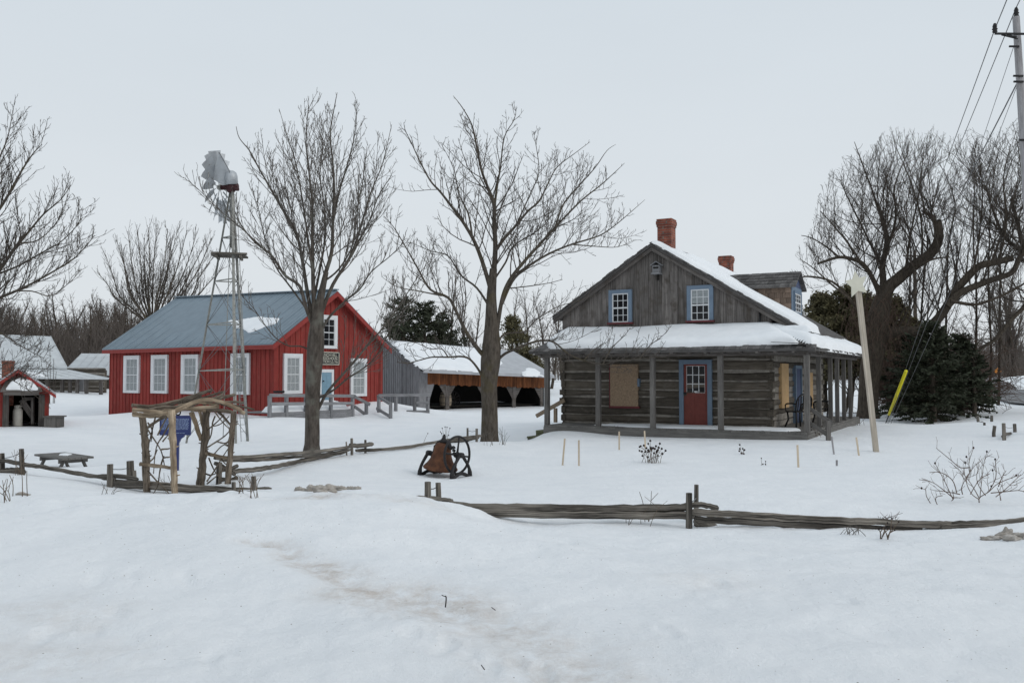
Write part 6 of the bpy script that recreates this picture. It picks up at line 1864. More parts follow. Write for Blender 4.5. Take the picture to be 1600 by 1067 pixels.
RS = [(((207, 640), (240, 643), (265, 645), (292, 636)), 0.036, 13.75, 13.9, 'pale_stick'), (((262, 650), (290, 634), (318, 625), (345, 628), (368, 637), (381, 646)), 0.036, 13.8, 14.7, 'pale_stick'),
      (((206, 633), (240, 634), (280, 625), (320, 612), (330, 611)), 0.025, 14.0, 15.2, 'bark_stick'), (((214, 636), (260, 640), (300, 631), (340, 620), (350, 612)), 0.025, 14.3, 15.0, 'bark_stick'),
      (((226, 646), (270, 640), (310, 637), (342, 635)), 0.032, 14.6, 14.4, 'pale_stick'), (((240, 650), (280, 640), (320, 626), (366, 616)), 0.025, 14.5, 15.3, 'bark_stick'),
      (((284, 628), (312, 616), (330, 609)), 0.027, 14.1, 15.2, 'bark_stick'), (((300, 628), (322, 620), (349, 612)), 0.024, 14.4, 15.4, 'bark_stick'), (((318, 632), (345, 622), (367, 617)), 0.024, 14.6, 15.6, 'bark_stick'),
      (((330, 632), (360, 628), (380, 629)), 0.020, 14.9, 15.4, 'bark_stick'), (((345, 632), (372, 634), (397, 640)), 0.019, 15.0, 15.3, 'bark_stick'), (((208, 647), (235, 650), (258, 648)), 0.034, 14.1, 14.0, 'pale_stick'),
      (((316, 640), (345, 641), (366, 645)), 0.034, 15.2, 14.9, 'bark_stick'), (((232, 641), (255, 636), (280, 636), (300, 629)), 0.029, 13.8, 14.2, 'bark_stick'), (((280, 632), (300, 640), (330, 642)), 0.031, 14.9, 15.2, 'pale_stick'),
      (((207, 645), (238, 648), (268, 640), (296, 638)), 0.025, 13.9, 14.2, 'pale_stick'), (((250, 644), (286, 632), (312, 629), (340, 632)), 0.025, 14.2, 14.6, 'pale_stick'), (((300, 626), (336, 626), (362, 636), (378, 643)), 0.025, 14.4, 14.8, 'bark_stick'), (((212, 640), (246, 638), (276, 630), (304, 622)), 0.019, 14.3, 14.9, 'bark_stick'),
      (((238, 638), (262, 630), (290, 628), (315, 619)), 0.020, 14.7, 15.0, 'bark_stick')]
for i, (pts, r, Ya, Yb, m) in enumerate(RS):
    mb = MB(270 + i); sticks(mb, pts, r, r * .8, Ya, Yb, 8, 5, .22); mb.build('roof_branch', M[m], ab)
for i, (pts, r, Ya, Yb, m) in enumerate(((((220, 725), (245, 728), (268, 731)), .032, 14.2, 13.8, 'pale_stick'), (((322, 708), (342, 713), (362, 716)), .035, 15.1, 14.9, 'pale_stick'), (((262, 650), (250, 655), (229, 669)), .025, 13.9, 14.2, 'bark_stick'),
                  (((299, 645), (306, 663), (314, 688)), .036, 15.0, 15.2, 'pale_stick'), (((312, 642), (316, 662), (320, 676)), .03, 15.3, 15.2, 'pale_stick'), (((340, 642), (350, 652), (364, 668)), .022, 15.1, 14.9, 'bark_stick'))):
    mb = MB(290 + i); sticks(mb, pts, r, r * .85, Ya, Yb, 8, 4, .18); mb.build('brace', M[m], ab)
LT = [((229, 668), (240, 685), (252, 705), (257, 728)), ((268, 656), (255, 680), (244, 700), (240, 740)), ((243, 652), (236, 680), (231, 700)), ((231, 735), (242, 748), (256, 762), (265, 772)), ((256, 712), (250, 735), (246, 760), (238, 772)),
      ((233, 722), (240, 715), (246, 702)), ((252, 702), (262, 701), (268, 700)), ((255, 715), (262, 714), (269, 713)), ((231, 660), (238, 672), (236, 690)), ((246, 680), (256, 660), (262, 650)), ((254, 690), (262, 680), (268, 672)),
      ((322, 700), (335, 692), (350, 682), (360, 672)), ((335, 642), (345, 656), (360, 672)), ((324, 672), (338, 660), (350, 648)), ((322, 700), (330, 712), (345, 698), (358, 690)), ((323, 752), (335, 735), (345, 718), (357, 700)), ((326, 715), (335, 735), (348, 752)),
      ((323, 756), (340, 742), (352, 730)), ((332, 662), (330, 680), (324, 690)), ((340, 690), (352, 692), (360, 686)), ((336, 650), (332, 665), (345, 662), (358, 650)), ((344, 712), (352, 725), (358, 720)), ((321, 740), (330, 742), (340, 738))]
mb = MB(296)
for i, p in enumerate(LT):
    Yq = 14.0 if p[0][0] < 300 else 15.0
    sticks(mb, p, .014, .008, Yq, Yq + .1, 5, 4, .1)
o_ = mb.build('twig_lattice', M['bark_stick'], ab)
mb = MB(297); mb.ring(at(278, 644, 14.3), V((.2, 1, 0)), .045, .012, 16, 6); mb.build('hook', M['iron'], ab)

# ================================================================== BLUE PLAQUE
PLY = 17.0
PW = Wall(tuple(at(250, 664, PLY))[:2], V((1, .10, 0)))
if PW.n.y > 0: PW.n = -PW.n
s0, s1, z0, z1 = PW.rect(250, 649, 298.5, 679.7)
pq = thing('historic_plaque', 'dark blue cast plaque with pale lines of text on a blue post', 'plaque', PW.pt((s0 + s1) / 2, gz1(*PW.pt((s0 + s1) / 2, 0)[:2])))
mb = MB(300); PW.box(mb, s0, s1, z0, z1, -.02, .02, .5); bd = mb.build('board', M['plaque'], pq)
mb = MB(301)
for (a, b, c, d) in ((s0, s1, z1 - .012, z1), (s0, s1, z0, z0 + .012), (s0, s0 + .012, z0 + .012, z1 - .012), (s1 - .012, s1, z0 + .012, z1 - .012)): PW.box(mb, a, b, c, d, .018, .03, .6)
mb.build('rim', M['plaque'], bd)
mb = MB(302); rt = random.Random(5); H_ = z1 - z0
for k in range(9):
    z = z1 - H_ * (.18 + .064 * k); s = s0 + .035
    while s < s1 - .05:
        w = rt.uniform(.012, .05); e = min(s + w, s1 - .035); PW.box(mb, s, e, z - .008, z + .006, .018, .0235, .5); s = e + .01
s = s0 + .16
while s < s1 - .1:
    w = rt.uniform(.02, .05); PW.box(mb, s, s + w, z0 + H_ * .09, z0 + H_ * .12, .018, .0235, .5); s += w + .012
mb.build('lettering', M['gold'], bd)
sc_ = PW.px(277, 690)[0]
mb = MB(303); gzp = gz1(*PW.pt(sc_, 0)[:2]) - .4
PW.box(mb, sc_ - .035, sc_ + .035, gzp, z0 - .08, -.03, .03, .5, 2)
mb.prism([PW.pt(sc_ - .13, z0, -.04), PW.pt(sc_ + .13, z0, -.04), PW.pt(sc_ + .13, z0 - .03, -.04), PW.pt(sc_ + .07, z0 - .07, -.04), PW.pt(sc_ + .04, z0 - .14, -.04), PW.pt(sc_ - .04, z0 - .14, -.04), PW.pt(sc_ - .07, z0 - .07, -.04), PW.pt(sc_ - .13, z0 - .03, -.04)], PW.n * .08, .5)
mb.build('post', M['plaque'], pq)

# ================================================================== BELL
pl, prr = at(670.5, 706, 17.75), at(717.3, 712.5, 17.25)
prr.z = pl.z = (pl.z + prr.z) / 2
axl = (prr - pl).normalized(); pw = V((-axl.y, axl.x, 0))
bz = gz1(*((pl + prr) / 2)[:2]) + .03
bell = thing('farm_bell', 'rusty cast iron bell in its yoke with a large spoked wheel, standing in snow', 'bell', ((pl + prr) / 2)[:2] + (bz,))
bc_ = pl.lerp(prr, .44)
tilt = (V((0, 0, 1)) + axl * .16).normalized()
mo = bc_ - tilt * .17
mb = MB(310)
prof = [(.335, -.125), (.342, -.105), (.315, -.07), (.27, -.02), (.232, .04), (.202, .11), (.18, .19), (.168, .26), (.155, .32), (.13, .37), (.05, .405)]
mb.lathe(mo, tilt, prof + [(.02, .40)], 32, .5); mb.build('bell_body', M['rust'], bell)
mb = MB(311); mb.lathe(mo - tilt * .115, tilt, [(.30, 0), (.02, .01)], 24, .1, cap=False); mb.lathe(mo - tilt * .22, tilt, [(.0, 0), (.05, .02), (.055, .07), (.02, .12)], 12); mb.build('clapper', M['iron'], bell)
mb = MB(312)
tp = mo + tilt * .42
pth = smooth_path([pl - axl * .06, pl + axl * .05, pl + axl * .13 + tilt * .03, pl + axl * .15 + tilt * .14, mo - axl * .20 + tilt * .30, mo - axl * .12 + tilt * .40, tp, mo + axl * .13 + tilt * .40, mo + axl * .21 + tilt * .30, prr - axl * .16 + tilt * .14, prr - axl * .13 + tilt * .02, prr - axl * .04, prr + axl * .1], 5)
mb.tube(pth, .034, 10, .5, .06); mb.lathe(tp - tilt * .02, tilt, [(.08, 0), (.06, .05), (.035, .08), (.03, .13), (.012, .16)], 12, .5)
mb.build('yoke', M['iron'], bell)
for k, (p, sg) in enumerate(((pl, 1), (prr + axl * .05, -1))):
    mb = MB(313 + k)
    base = V((p.x, p.y, bz))
    A, B = base + pw * .27, base - pw * .27
    top = p - V((0, 0, .0))
    for q in (A, B):
        mb.tube(smooth_path([top + (q - base) * .1, top + (q - base) * .38 - V((0, 0, .08)), q + (top - base) * .35 - (q - base) * .12, q - V((0, 0, .1))], 4), [.035] * 5 + [.032] * 4 + [.045] * 4, 8, .5, .04)
    mb.tube(smooth_path([A - V((0, 0, .02)), base + V((0, 0, .07)), B - V((0, 0, .02))], 6), .035, 8, .5); mb.lathe(top - axl * .05, axl, [(.05, 0), (.055, .05), (.05, .1)], 12)
    mb.tube([A - V((0, 0, .05)), B - V((0, 0, .05))], .04, 8, .5)
    mb.build('stand', M['iron'], bell)
wc_ = prr - axl * .05
mb = MB(316); mb.ring(wc_, axl, .355, .022, 44, 8, .5, 1.2); bw = mb.build('wheel', M['iron'], bell)
for k in range(4):
    a = math.radians(80 + 90 * k); d = pw * math.cos(a) + V((0, 0, 1)) * math.sin(a)
    mb = MB(317); mb.tube([wc_, wc_ + d * .2, wc_ + d * .35], [.026, .018, .018], 8); mb.build('spoke', M['iron'], bw)
mb = MB(318); mb.lathe(wc_ - axl * .06, axl, [(.045, 0), (.06, .04), (.06, .08), (.045, .12)], 14); mb.build('hub', M['iron'], bw)

# ================================================================== SPLIT RAIL FENCES
def fence(name, label, rails, posts, loc, wires=()):
    t = thing(name, label, 'fence', loc)
    for i, (pts, r, Ya, Yb) in enumerate(rails):
        mb = MB(330 + i + int(pts[0][0])); m = len(pts)
        P = smooth_path([at(x, y, Ya + (Yb - Ya) * k / (m - 1)) for k, (x, y) in enumerate(pts)], 6)
        rr_ = [r * .60 * (1.04 + .05 * math.sin(k * .6 + i * 2) + mb.r.uniform(-.05, .05)) for k in range(len(P))]
        rr_[0] *= .75; rr_[-1] *= .6
        P = [p + V((0, 0, mb.r.uniform(-.006, .006))) for p in P]
        mb.tube(P, rr_, 13, None, .26, True, 1.0, False, .012); mb.build('rail', M['rail'], t)
    for i, (x, y0, y1, Y, r) in enumerate(posts):
        mb = MB(360 + i + int(x)); a, b = at(x, y0, Y), at(x + mb.r.uniform(-1.5, 1.5), y1, Y)
        r *= .85; mb.tube([b - V((0, 0, .5)), b, a.lerp(b, .5), a + V((0, 0, .0))], [r, r, r * .97, r * .93], 9, None, .14, True, 1.0, False); mb.build('post', M['rail'], t)
    if wires:
        mb = MB(399)
        for (p0, Y0, p1, Y1) in wires: mb.tube([at(*p0, Y0), at((p0[0] + p1[0]) / 2, (p0[1] + p1[1]) / 2 + 1.2, (Y0 + Y1) / 2), at(*p1, Y1)], .006, 5)
        mb.build('tie_wire', M['wire'], t)
    return t
fence('rail_fence', 'long low split rail fence half sunk in snow across the right foreground',
      [(((640, 779), (690, 781), (708, 784)), .055, 10.55, 10.5), (((700, 789), (760, 793), (860, 794), (960, 795), (1040, 794), (1078, 792)), .066, 10.5, 10.4), (((705, 801), (780, 803), (880, 804.5), (980, 805), (1060, 805), (1086, 804)), .064, 10.45, 10.35),
       (((1070, 790), (1100, 789), (1122, 795)), .052, 10.62, 10.7), (((1082, 800), (1140, 803), (1220, 808), (1300, 813), (1380, 816), (1450, 820), (1490, 821)), .066, 10.3, 10.5), (((1086, 811), (1150, 814), (1240, 819), (1330, 824), (1400, 826), (1440, 826)), .055, 10.35, 10.5),
       (((1440, 821), (1500, 818), (1560, 816.5), (1620, 811), (1720, 808)), .062, 10.5, 10.55), (((1470, 823), (1540, 820), (1600, 817)), .05, 10.45, 10.5), (((1085, 815), (1105, 821), (1124, 828)), .07, 10.5, 10.55)],
      [(668.5, 752.5, 788, 10.3, .045), (684.5, 754, 786, 10.65, .036), (1077, 770, 822, 10.2, .044), (1088, 757, 800, 10.75, .034)], at(1080, 820, 10.5), [((672, 764), 10.3, (682, 761), 10.65), ((1081, 783), 10.2, (1088, 778), 10.75)])
fence('rail_fence', 'low split rail fence at the left running behind the snow bank to the stick arbor',
      [(((-40, 722), (4, 720), (40, 726), (75, 731), (122, 740), (159, 746), (180, 750)), .058, 14.9, 14.4), (((-40, 740), (0, 738), (20, 737), (38, 736)), .09, 14.9, 14.8), (((150, 744), (185, 744), (216, 749)), .055, 14.35, 14.2), (((172, 752), (200, 753), (240, 756), (280, 759), (330, 763), (380, 765), (424, 764)), .062, 14.5, 13.9),
       (((176, 760), (215, 760), (270, 764), (320, 768), (380, 770), (428, 770)), .068, 14.4, 13.8), (((180, 757), (205, 762), (222, 766)), .07, 14.6, 14.6), (((340, 766), (400, 772), (470, 777)), .045, 13.7, 12.9)],
      [(2, 708, 748, 14.9, .06), (33.5, 701, 745, 14.7, .05), (172.5, 725, 770, 14.2, .056), (203, 720, 750, 14.75, .07), (209, 735, 752, 14.75, .05), (365.5, 753, 772, 13.7, .04), (396.5, 744, 770, 13.8, .05)], at(172, 767, 14.4), [((6, 716), 14.9, (32, 708), 14.7), ((176, 733), 14.2, (202, 731), 14.7)])
fence('rail_fence', 'split rail fence climbing from the arbor past the maple trunk to the spreading tree',
      [(((336, 716), (380, 714), (430, 711), (478, 707), (515, 703), (552, 697)), .062, 15.3, 19.6), (((345, 719), (400, 719), (450, 715), (500, 711), (548, 703)), .05, 15.4, 19.7), (((362, 737), (400, 734), (430, 729), (455, 724), (480, 718), (512, 712), (540, 706)), .066, 15.5, 19.6),
       (((546, 696), (565, 696), (583, 693)), .075, 19.8, 20.2), (((556, 704), (600, 702), (640, 698), (680, 691), (720, 685), (752, 681)), .058, 19.9, 23.6), (((700, 692), (725, 688), (748, 684)), .055, 23.0, 23.7), (((335, 724), (350, 730), (368, 742)), .055, 15.6, 15.5), (((338, 735), (356, 733), (372, 727)), .05, 15.6, 15.8), (((345, 748), (360, 751), (372, 746)), .06, 15.7, 15.7)],
      [(343, 722, 756, 15.4, .06), (549.5, 684.5, 704, 19.7, .035), (571, 687, 704, 20.2, .033), (541, 690, 702, 19.6, .02), (730.5, 668.5, 690, 23.5, .035), (745, 669.5, 692, 23.2, .042)], at(549, 702, 19.8), [((732, 673), 23.5, (744, 673), 23.2)])
fp = fence('rail_fence', 'stub ended fence posts poking from deep snow left of the road',
      [(((1566, 682), (1573, 678), (1580, 677)), .055, 23.6, 24.4), (((1530, 661), (1536, 659)), .05, 30, 30)],
      [(1554, 665, 676, 24.2, .052), (1568, 661, 682, 23.4, .062), (1585, 662, 676, 24.6, .056), (1538, 660, 669, 27.5, .045), (1549.5, 649, 656, 31, .055), (1527.5, 650, 662, 31, .055)], at(1565, 682, 24), [((1570, 667), 23.4, (1582, 668), 24.6)])

# ================================================================== PICNIC TABLE
tn, tlft, trt = V((-10.16, 20.3, -.214)), V((-11.36, 21.4, -.214)), V((-9.70, 20.85, -.214))
el = (tlft - tn); es_ = (trt - tn); Lt, Wt_ = el.length, es_.length; el.normalize(); es_.normalize()
pt = thing('picnic_table', 'grey wooden picnic table buried to its seats in snow', 'table', (tn + el * Lt / 2 + es_ * Wt_ / 2)[:2] + (-.5,))
mb = MB(400)
for k in range(5):
    a = tn + es_ * (Wt_ * (k + .5) / 5); mb.beam(a - el * .03, a + el * (Lt + .03), Wt_ / 5 - .012, .045)
mb.build('table_top', M['deck'], pt)
for f in (.16, .84):
    c = tn + el * (Lt * f) + es_ * Wt_ / 2
    for sg in (-1, 1):
        mb = MB(401); mb.beam(c + es_ * sg * .2 - V((0, 0, .03)), c + es_ * sg * .52 - V((0, 0, .75)), .045, .1, up=el); mb.build('leg', M['deck'], pt)
    mb = MB(402); mb.beam(c - es_ * .33 - V((0, 0, .07)), c + es_ * .33 - V((0, 0, .07)), .04, .09); mb.build('cross_bar', M['deck'], pt)
snow_slab(pt, tn + V((0, 0, .024)), el, es_, zz, [(.6, .35), (.85, .25), (1.1, .38), (1.05, .55), (.8, .6)], .04, .03, .15, 55, .12, name='snow')

# ================================================================== STAKES, STAR POLE
for i, (xt, yt, xb, yb, m, lab) in enumerate(((882.5, 685, 879, 727, 'stake', 'leaning pine stake in the snow, leftmost of the row before the porch'), (904.5, 687.5, 904.5, 728, 'stake', 'thin upright stake just right of the leaning leftmost stake'),
        (967.5, 674, 967.5, 703, 'stake', 'pine stake in the snow below the boarded window'), (1007, 673, 1008.5, 700, 'stake', 'stake standing behind the dark seed head clump'), (1246, 695, 1247.5, 730, 'stake', 'upright stake in the open snow right of the red door'),
        (1299.5, 682, 1303, 710, 'pole', 'grey leaning stake by the foot of the right porch handrail'), (1307.5, 718.5, 1307.5, 728, 'pole', 'short grey peg, lowest of the stakes near the star pole'), (1338, 683, 1342, 712, 'stake', 'pale leaning stake just left of the star pole'))):
    g_ = G(xb, yb); t_ = at(xt, yt, g_.y)
    mb = MB(410 + i); mb.beam(g_ - (t_ - g_) * .4, t_, .034, .02, up=(0, 1, 0)); o = mb.build('stake', M[m]); tag(o, lab, 'stake', 'stakes in the snow before the log house')
g_ = G(1370, 706); sp_t = at(1342, 452, g_.y - .15)
spt = thing('star_pole', 'tall leaning square post topped with a big cream wooden star', 'post', g_)
mb = MB(420); a = g_ - (sp_t - g_) * .1
mb.beam(a, sp_t, .075, .10, up=(0, 1, 0)); d = (sp_t - a).normalized(); mb.beam(a + V((-.055, -.005, 0)), sp_t + V((-.055, -.005, -.05)), .03, .10, up=(0, 1, 0)); mb.build('post', M['starpost'], spt)
Ys = g_.y - .24
op = [(1336, 423.5), (1354, 431.5), (1354.5, 457.5), (1331, 464), (1320.5, 439)]
cx_, cy_ = 1338.6, 444; poly = []
for k in range(5):
    a, b = op[k], op[(k + 1) % 5]; poly.append(at(*a, Ys)); mx_, my_ = (a[0] + b[0]) / 2, (a[1] + b[1]) / 2
    poly.append(at(cx_ + (mx_ - cx_) * .62, cy_ + (my_ - cy_) * .62, Ys))
mb = MB(421); mb.prism(poly, V((0, .03, 0)), .5); mb.build('star', M['cream'], spt)

# ================================================================== UTILITY POLES AND WIRES
UY = 24.0
ub = at(1629, 690, UY); ut = at(1587.5, 27, UY)
up_ = thing('utility_pole', 'weathered utility pole with a crossarm leaning at the right edge', 'pole', ub)
mb = MB(430); mb.tube([ub - V((0, 0, 1)), ub.lerp(ut, .5), ut], [.14, .115, .09], 16, .5); mb.build('pole', M['pole'], up_)
mb = MB(431); a, b = at(1554.5, 53, UY - .2), at(1640, 54, UY - .25); mb.beam(a, b, .045, .05); mb.beam(at(1573, 56, UY - .2), at(1588, 58, UY - .2), .04, .04); mb.beam(at(1565, 55, UY - .18), at(1590, 61, UY - .12), .03, .03); mb.build('crossarm', M['black'], up_)
for (x, y) in ((1554.5, 52), (1622, 52), (1588, 27)):
    p = at(x, y, UY - .2 if x != 1588 else UY); mb = MB(432); mb.lathe(p, zz, [(.03, 0), (.07, .03), (.05, .07), (.075, .1), (.05, .14), (.06, .18), (.03, .26)], 12, .5); mb.build('insulator', M['iron'], up_)
for (x, y) in ((1584, 73), (1590.5, 119), (1591, 128), (1600, 219)):
    mb = MB(433); p = at(x, y, UY - .1); mb.tube([p - V((.12, 0, 0)), p + V((.14, 0, 0))], .03, 8); mb.build('bracket', M['iron'], up_)
FY = 70.0
fb, ft = at(1431, 606, FY), at(1429, 392, FY)
fpole = thing('utility_pole', 'far utility pole seen through the crooked willow boughs', 'pole', fb)
mb = MB(434); mb.tube([fb - V((0, 0, .5)), ft], [.17, .12], 12, .5); mb.build('pole', M['willow'], fpole)
mb = MB(435); mb.beam(ft - V((.9, 0, .4)), ft + V((.9, 0, -.4)), .1, .1); mb.build('crossarm', M['gable'], fpole)
def wire(name, label, A, B, sag, r, group, n=16):
    P = [A.lerp(B, i / n) - V((0, 0, sag * 4 * (i / n) * (1 - i / n))) for i in range(n + 1)]
    mb = MB(440); mb.tube(P, r, 5, .5); o = mb.build(name, M['wire']); tag(o, label, 'wire', group); return o
gw = 'overhead lines'
W_ = [((1554.5, 46), (1423, 397), 'overhead line from the crossarm tip, leftmost of the lines'), ((1588, 12), (1429, 391), 'overhead line from the very top of the leaning pole'), ((1591, 127), (1430, 432), 'thicker cable fixed below the crossarm, lowest of the overhead lines')]
for (p, q, lab) in W_:
    A = at(*p, UY); B = at(*q, FY); wire('overhead_line', lab, A, B, .15, .014 if p[1] < 100 else .02, gw)
for (p, lab) in (((1554.5, 46), 'overhead line leaving the crossarm tip towards the upper right'), ((1588, 12), 'overhead line leaving the pole top towards the upper right')):
    A = at(*p, UY); D = (A - at(1430, 400, FY)).normalized(); D.z = .015; wire('overhead_line', lab, A, A + D * 30, .5, .014, gw)
an = G(1384, 661); gt_ = at(1416, 578, an.y - .3)
for (x, y, lab) in ((1584, 73, 'guy wire fixed highest on the leaning pole'), (1592, 127, 'guy wire fixed between the other two guys'), (1599, 205, 'guy wire fixed lowest on the leaning pole')):
    A = at(x, y, UY); mb = MB(445)
    off = {73: 0, 127: .03, 205: .10}[y]
    mb.tube([an + V((off, 0, -.2)), A], .008, 5, .5); o = mb.build('guy_wire', M['wire']); tag(o, lab, 'wire', 'guy wires of the leaning pole')
dirg = (at(1592, 127, UY) - an).normalized()
gl = thing('guy_guard', 'bright yellow plastic guard sleeve on the guy wire beside the spruce', 'guy guard', an)
mb = MB(447); q0 = an + dirg * .45; q1 = q0 + (at(1592, 127, UY) - q0).normalized() * 2.2
mb.tube([q0, q0.lerp(q1, .5), q1], [.05, .055, .055], 12, .5); mb.build('sleeve', M['yellow'], gl)
mb = MB(448); mb.tube([an - dirg * .3, q0], .02, 8); mb.build('anchor_rod', M['iron'], gl)

# ================================================================== ROAD AND ITS SIGN
ne = [(1900, 648, 37), (1700, 640, 40), (1600, 633.5, 45), (1570, 629, 49), (1547, 621, 56), (1532, 612, 65), (1524, 603, 78), (1522, 597, 95), (1526, 593, 118)]
fe = [(1900, 622, 45), (1700, 616, 49), (1600, 611, 56), (1585, 605, 62), (1572, 599, 70), (1562, 594.5, 80), (1556, 592, 92), (1552, 590.5, 108), (1550, 589.5, 130)]
A_ = smooth_path([at(*p) for p in ne], 8); B_ = smooth_path([at(*p) for p in fe], 8)
vs, fs = [], []
m_ = 9
for a, b in zip(A_, B_):
    for k in range(m_):
        p = a.lerp(b, k / (m_ - 1)); vs.append((p.x, p.y, max(gz1(p.x, p.y), p.z - .4) + .10))
for i in range(len(A_) - 1):
    for k in range(m_ - 1): fs.append((i * m_ + k, i * m_ + k + 1, (i + 1) * m_ + k + 1, (i + 1) * m_ + k))
ro = np_mesh('road', vs, fs, M['road'], None, True); tag(ro, 'grey asphalt road curving away at the right', 'road', None, 'structure')
ro.location.z = .0
sg_b = at(1559, 594, 96); sgc = at(1559, 580, 96)
rs = thing('road_sign', 'small orange diamond warning sign beside the far bend of the road', 'sign', (sg_b.x, sg_b.y, gz1(sg_b.x, sg_b.y)))
mb = MB(450); mb.beam((sg_b.x, sg_b.y + .05, sg_b.z - 1), (sgc.x, sgc.y + .05, sgc.z), .08, .05); mb.build('post', M['galvleg'], rs)
mb = MB(451); q = .40; mb.prism([sgc + V((-q, 0, 0)), sgc + V((0, 0, -q)), sgc + V((q, 0, 0)), sgc + V((0, 0, q))], V((0, .02, 0)), .5); mb.build('sign_face', M['signo'], rs)

# ================================================================== DRY PLANTS
def npv(p): return np.array(tuple(p))
def clump(name, label, cat, base_px, stems, r, heads, seed, hs=.018, mat='plant', group=None):
    """stems: list of (dx_px, top_px) tips in the picture; stems bow out of one root patch"""
    b = G(*base_px); t = thing(name, label, cat, b, group); g = np.random.default_rng(seed); ls = []; mb = MB(seed)
    for (x, y) in stems:
        tip = at(x, y, b.y + g.normal(0, .15)); rt_ = b + V((g.normal(0, .06) + (tip.x - b.x) * .35, g.normal(0, .06), -.05)); mid = rt_.lerp(tip, .55) + V((-(tip.x - b.x) * .1, 0, .02))
        P = np.array([npv(q) for q in smooth_path([rt_, mid, tip], 4)]); ls.append((P, np.linspace(r, r * .6, len(P))))
        if g.random() < .6:
            q = P[5]; e = q + np.array([g.normal(0, .08), g.normal(0, .05), g.uniform(.05, .14)]); ls.append((np.linspace(q, e, 4), np.linspace(r * .7, r * .5, 4)))
            if heads: mb.lathe(V(e), zz, [(.002, -hs), (hs * .8, -hs * .4), (hs, .2 * hs), (hs * .4, hs)], 7)
        if heads: mb.lathe(tip, zz, [(.002, -hs), (hs, -hs * .4), (hs * 1.1, .2 * hs), (hs * .4, hs * 1.1)], 8)
    lines_mesh('stems', ls, M[mat], t, lambda q: 4)
    if heads: mb.build('seed_heads', M['seed'], t)
    return t
clump('coneflower', 'dense clump of dry coneflower stalks with dark round seed heads', 'dry plant', (1020, 723), ((1003, 705), (1006, 696), (1004, 712), (1010, 700), (1013, 703), (1016, 688.5), (1018, 702), (1020, 700), (1022, 708), (1025, 697), (1027, 704), (1029, 699), (1031, 693), (1034, 701), (1040, 704), (1028, 712), (1012, 714), (1035, 709), (1008, 706), (1023, 701), (1026, 706)), .006, True, 501, .022)
clump('coneflower', 'three stalked sprig of dry seed heads alone in the open snow', 'dry plant', (1161, 710), ((1156, 701), (1163, 703), (1158.5, 708), (1162, 709)), .006, True, 502, .022)
clump('coneflower', 'tiny dry sprig barely clear of the snow', 'dry plant', (1194, 727), ((1192, 725), (1196, 725)), .006, True, 503, .014)
clump('coneflower', 'thin dry stalks with dark heads rising behind the bell', 'dry plant', (696, 686), ((691, 669), (695.5, 667), (698.5, 667.5), (703, 669), (690, 677), (701, 680)), .006, True, 504, .02)
clump('coneflower', 'single dry stalk with one small head left of the bell', 'dry plant', (664, 693), ((668.5, 677),), .005, True, 505, .014)
clump('coneflower', 'dry flower stalks at the foot of the right porch post', 'dry plant', (1276, 683), ((1268, 672), (1271, 668), (1274, 676), (1278, 670), (1282, 675), (1280, 678)), .006, True, 506, .02)
clump('grass_tuft', 'pale dry grass tuft at the right foot of the spreading tree', 'dry plant', (785, 695), ((777, 672), (781, 668), (785, 666), (789, 671), (793, 675), (797, 680), (783, 674), (787, 680), (791, 682)), .004, False, 507, mat='twigpale')
clump('grass_tuft', 'dry grass leaning up the trunk base of the spreading tree', 'dry plant', (764, 696), ((755, 676), (758, 672), (762, 674), (766, 670), (770, 675), (774, 678)), .004, False, 508, mat='twigpale')
clump('grass_tuft', 'bare stalks in the snow bank at the left edge', 'dry plant', (18, 783), ((-8, 752), (4, 750), (8, 762), (-3, 768), (12, 748)), .005, False, 509)
clump('grass_tuft', 'three long straight stalks leaning on the snow bank below the left fence', 'dry plant', (42, 776), ((15, 742), (33, 728), (42, 735)), .0055, False, 510)
clump('grass_tuft', 'two thin bare switches in front of the right foreground rails', 'dry plant', (1022, 816), ((999, 768), (1018, 767), (1010, 790)), .005, False, 511)
clump('grass_tuft', 'short stubble under the rails by the forked fence posts', 'dry plant', (990, 818), ((975, 803), (983, 808), (994, 805), (1003, 802), (1043, 782)), .004, False, 512)
clump('grass_tuft', 'small tan bushy tuft before the right foreground rails', 'dry plant', (1333, 835), tuple((1333 + 13 * math.sin(k * 2.4), 824 + 3 * math.cos(k * 1.7)) for k in range(16)), .004, False, 513, mat='twigpale')
clump('weed', 'dark leaved weed before the right foreground rails', 'dry plant', (1387, 841), ((1373, 827), (1378, 824), (1384, 825), (1390, 826), (1394, 823), (1398, 828)), .008, True, 514, .010)
clump('grass_tuft', 'reddish twigs rising over the right foreground rail', 'dry plant', (1387, 818), tuple((1372 + 3 * k, 806 + (k % 3)) for k in range(12)), .004, False, 515, mat='vine')
clump('grass_tuft', 'dry weeds in the gap under the arbor', 'dry plant', (258, 768), ((250, 745), (256, 738), (262, 742), (254, 748), (268, 750)), .004, False, 516)
clump('grass_tuft', 'tall dry weeds right of the arbor along the rails', 'dry plant', (382, 772), tuple((366 + 4.2 * k, 742 + 6 * abs(math.sin(k * 1.3))) for k in range(11)), .004, False, 517)
clump('grass_tuft', 'dry weed stalks leaning on the leftmost fence post', 'dry plant', (28, 742), ((18, 706), (22, 702), (27, 704), (38, 706), (44, 709), (30, 712)), .004, False, 518)
clump('grass_tuft', 'stubble at the post left of the arbor', 'dry plant', (172, 772), ((160, 760), (164, 756), (180, 764), (190, 766), (186, 760), (168, 764)), .004, False, 519, mat='twigpale')
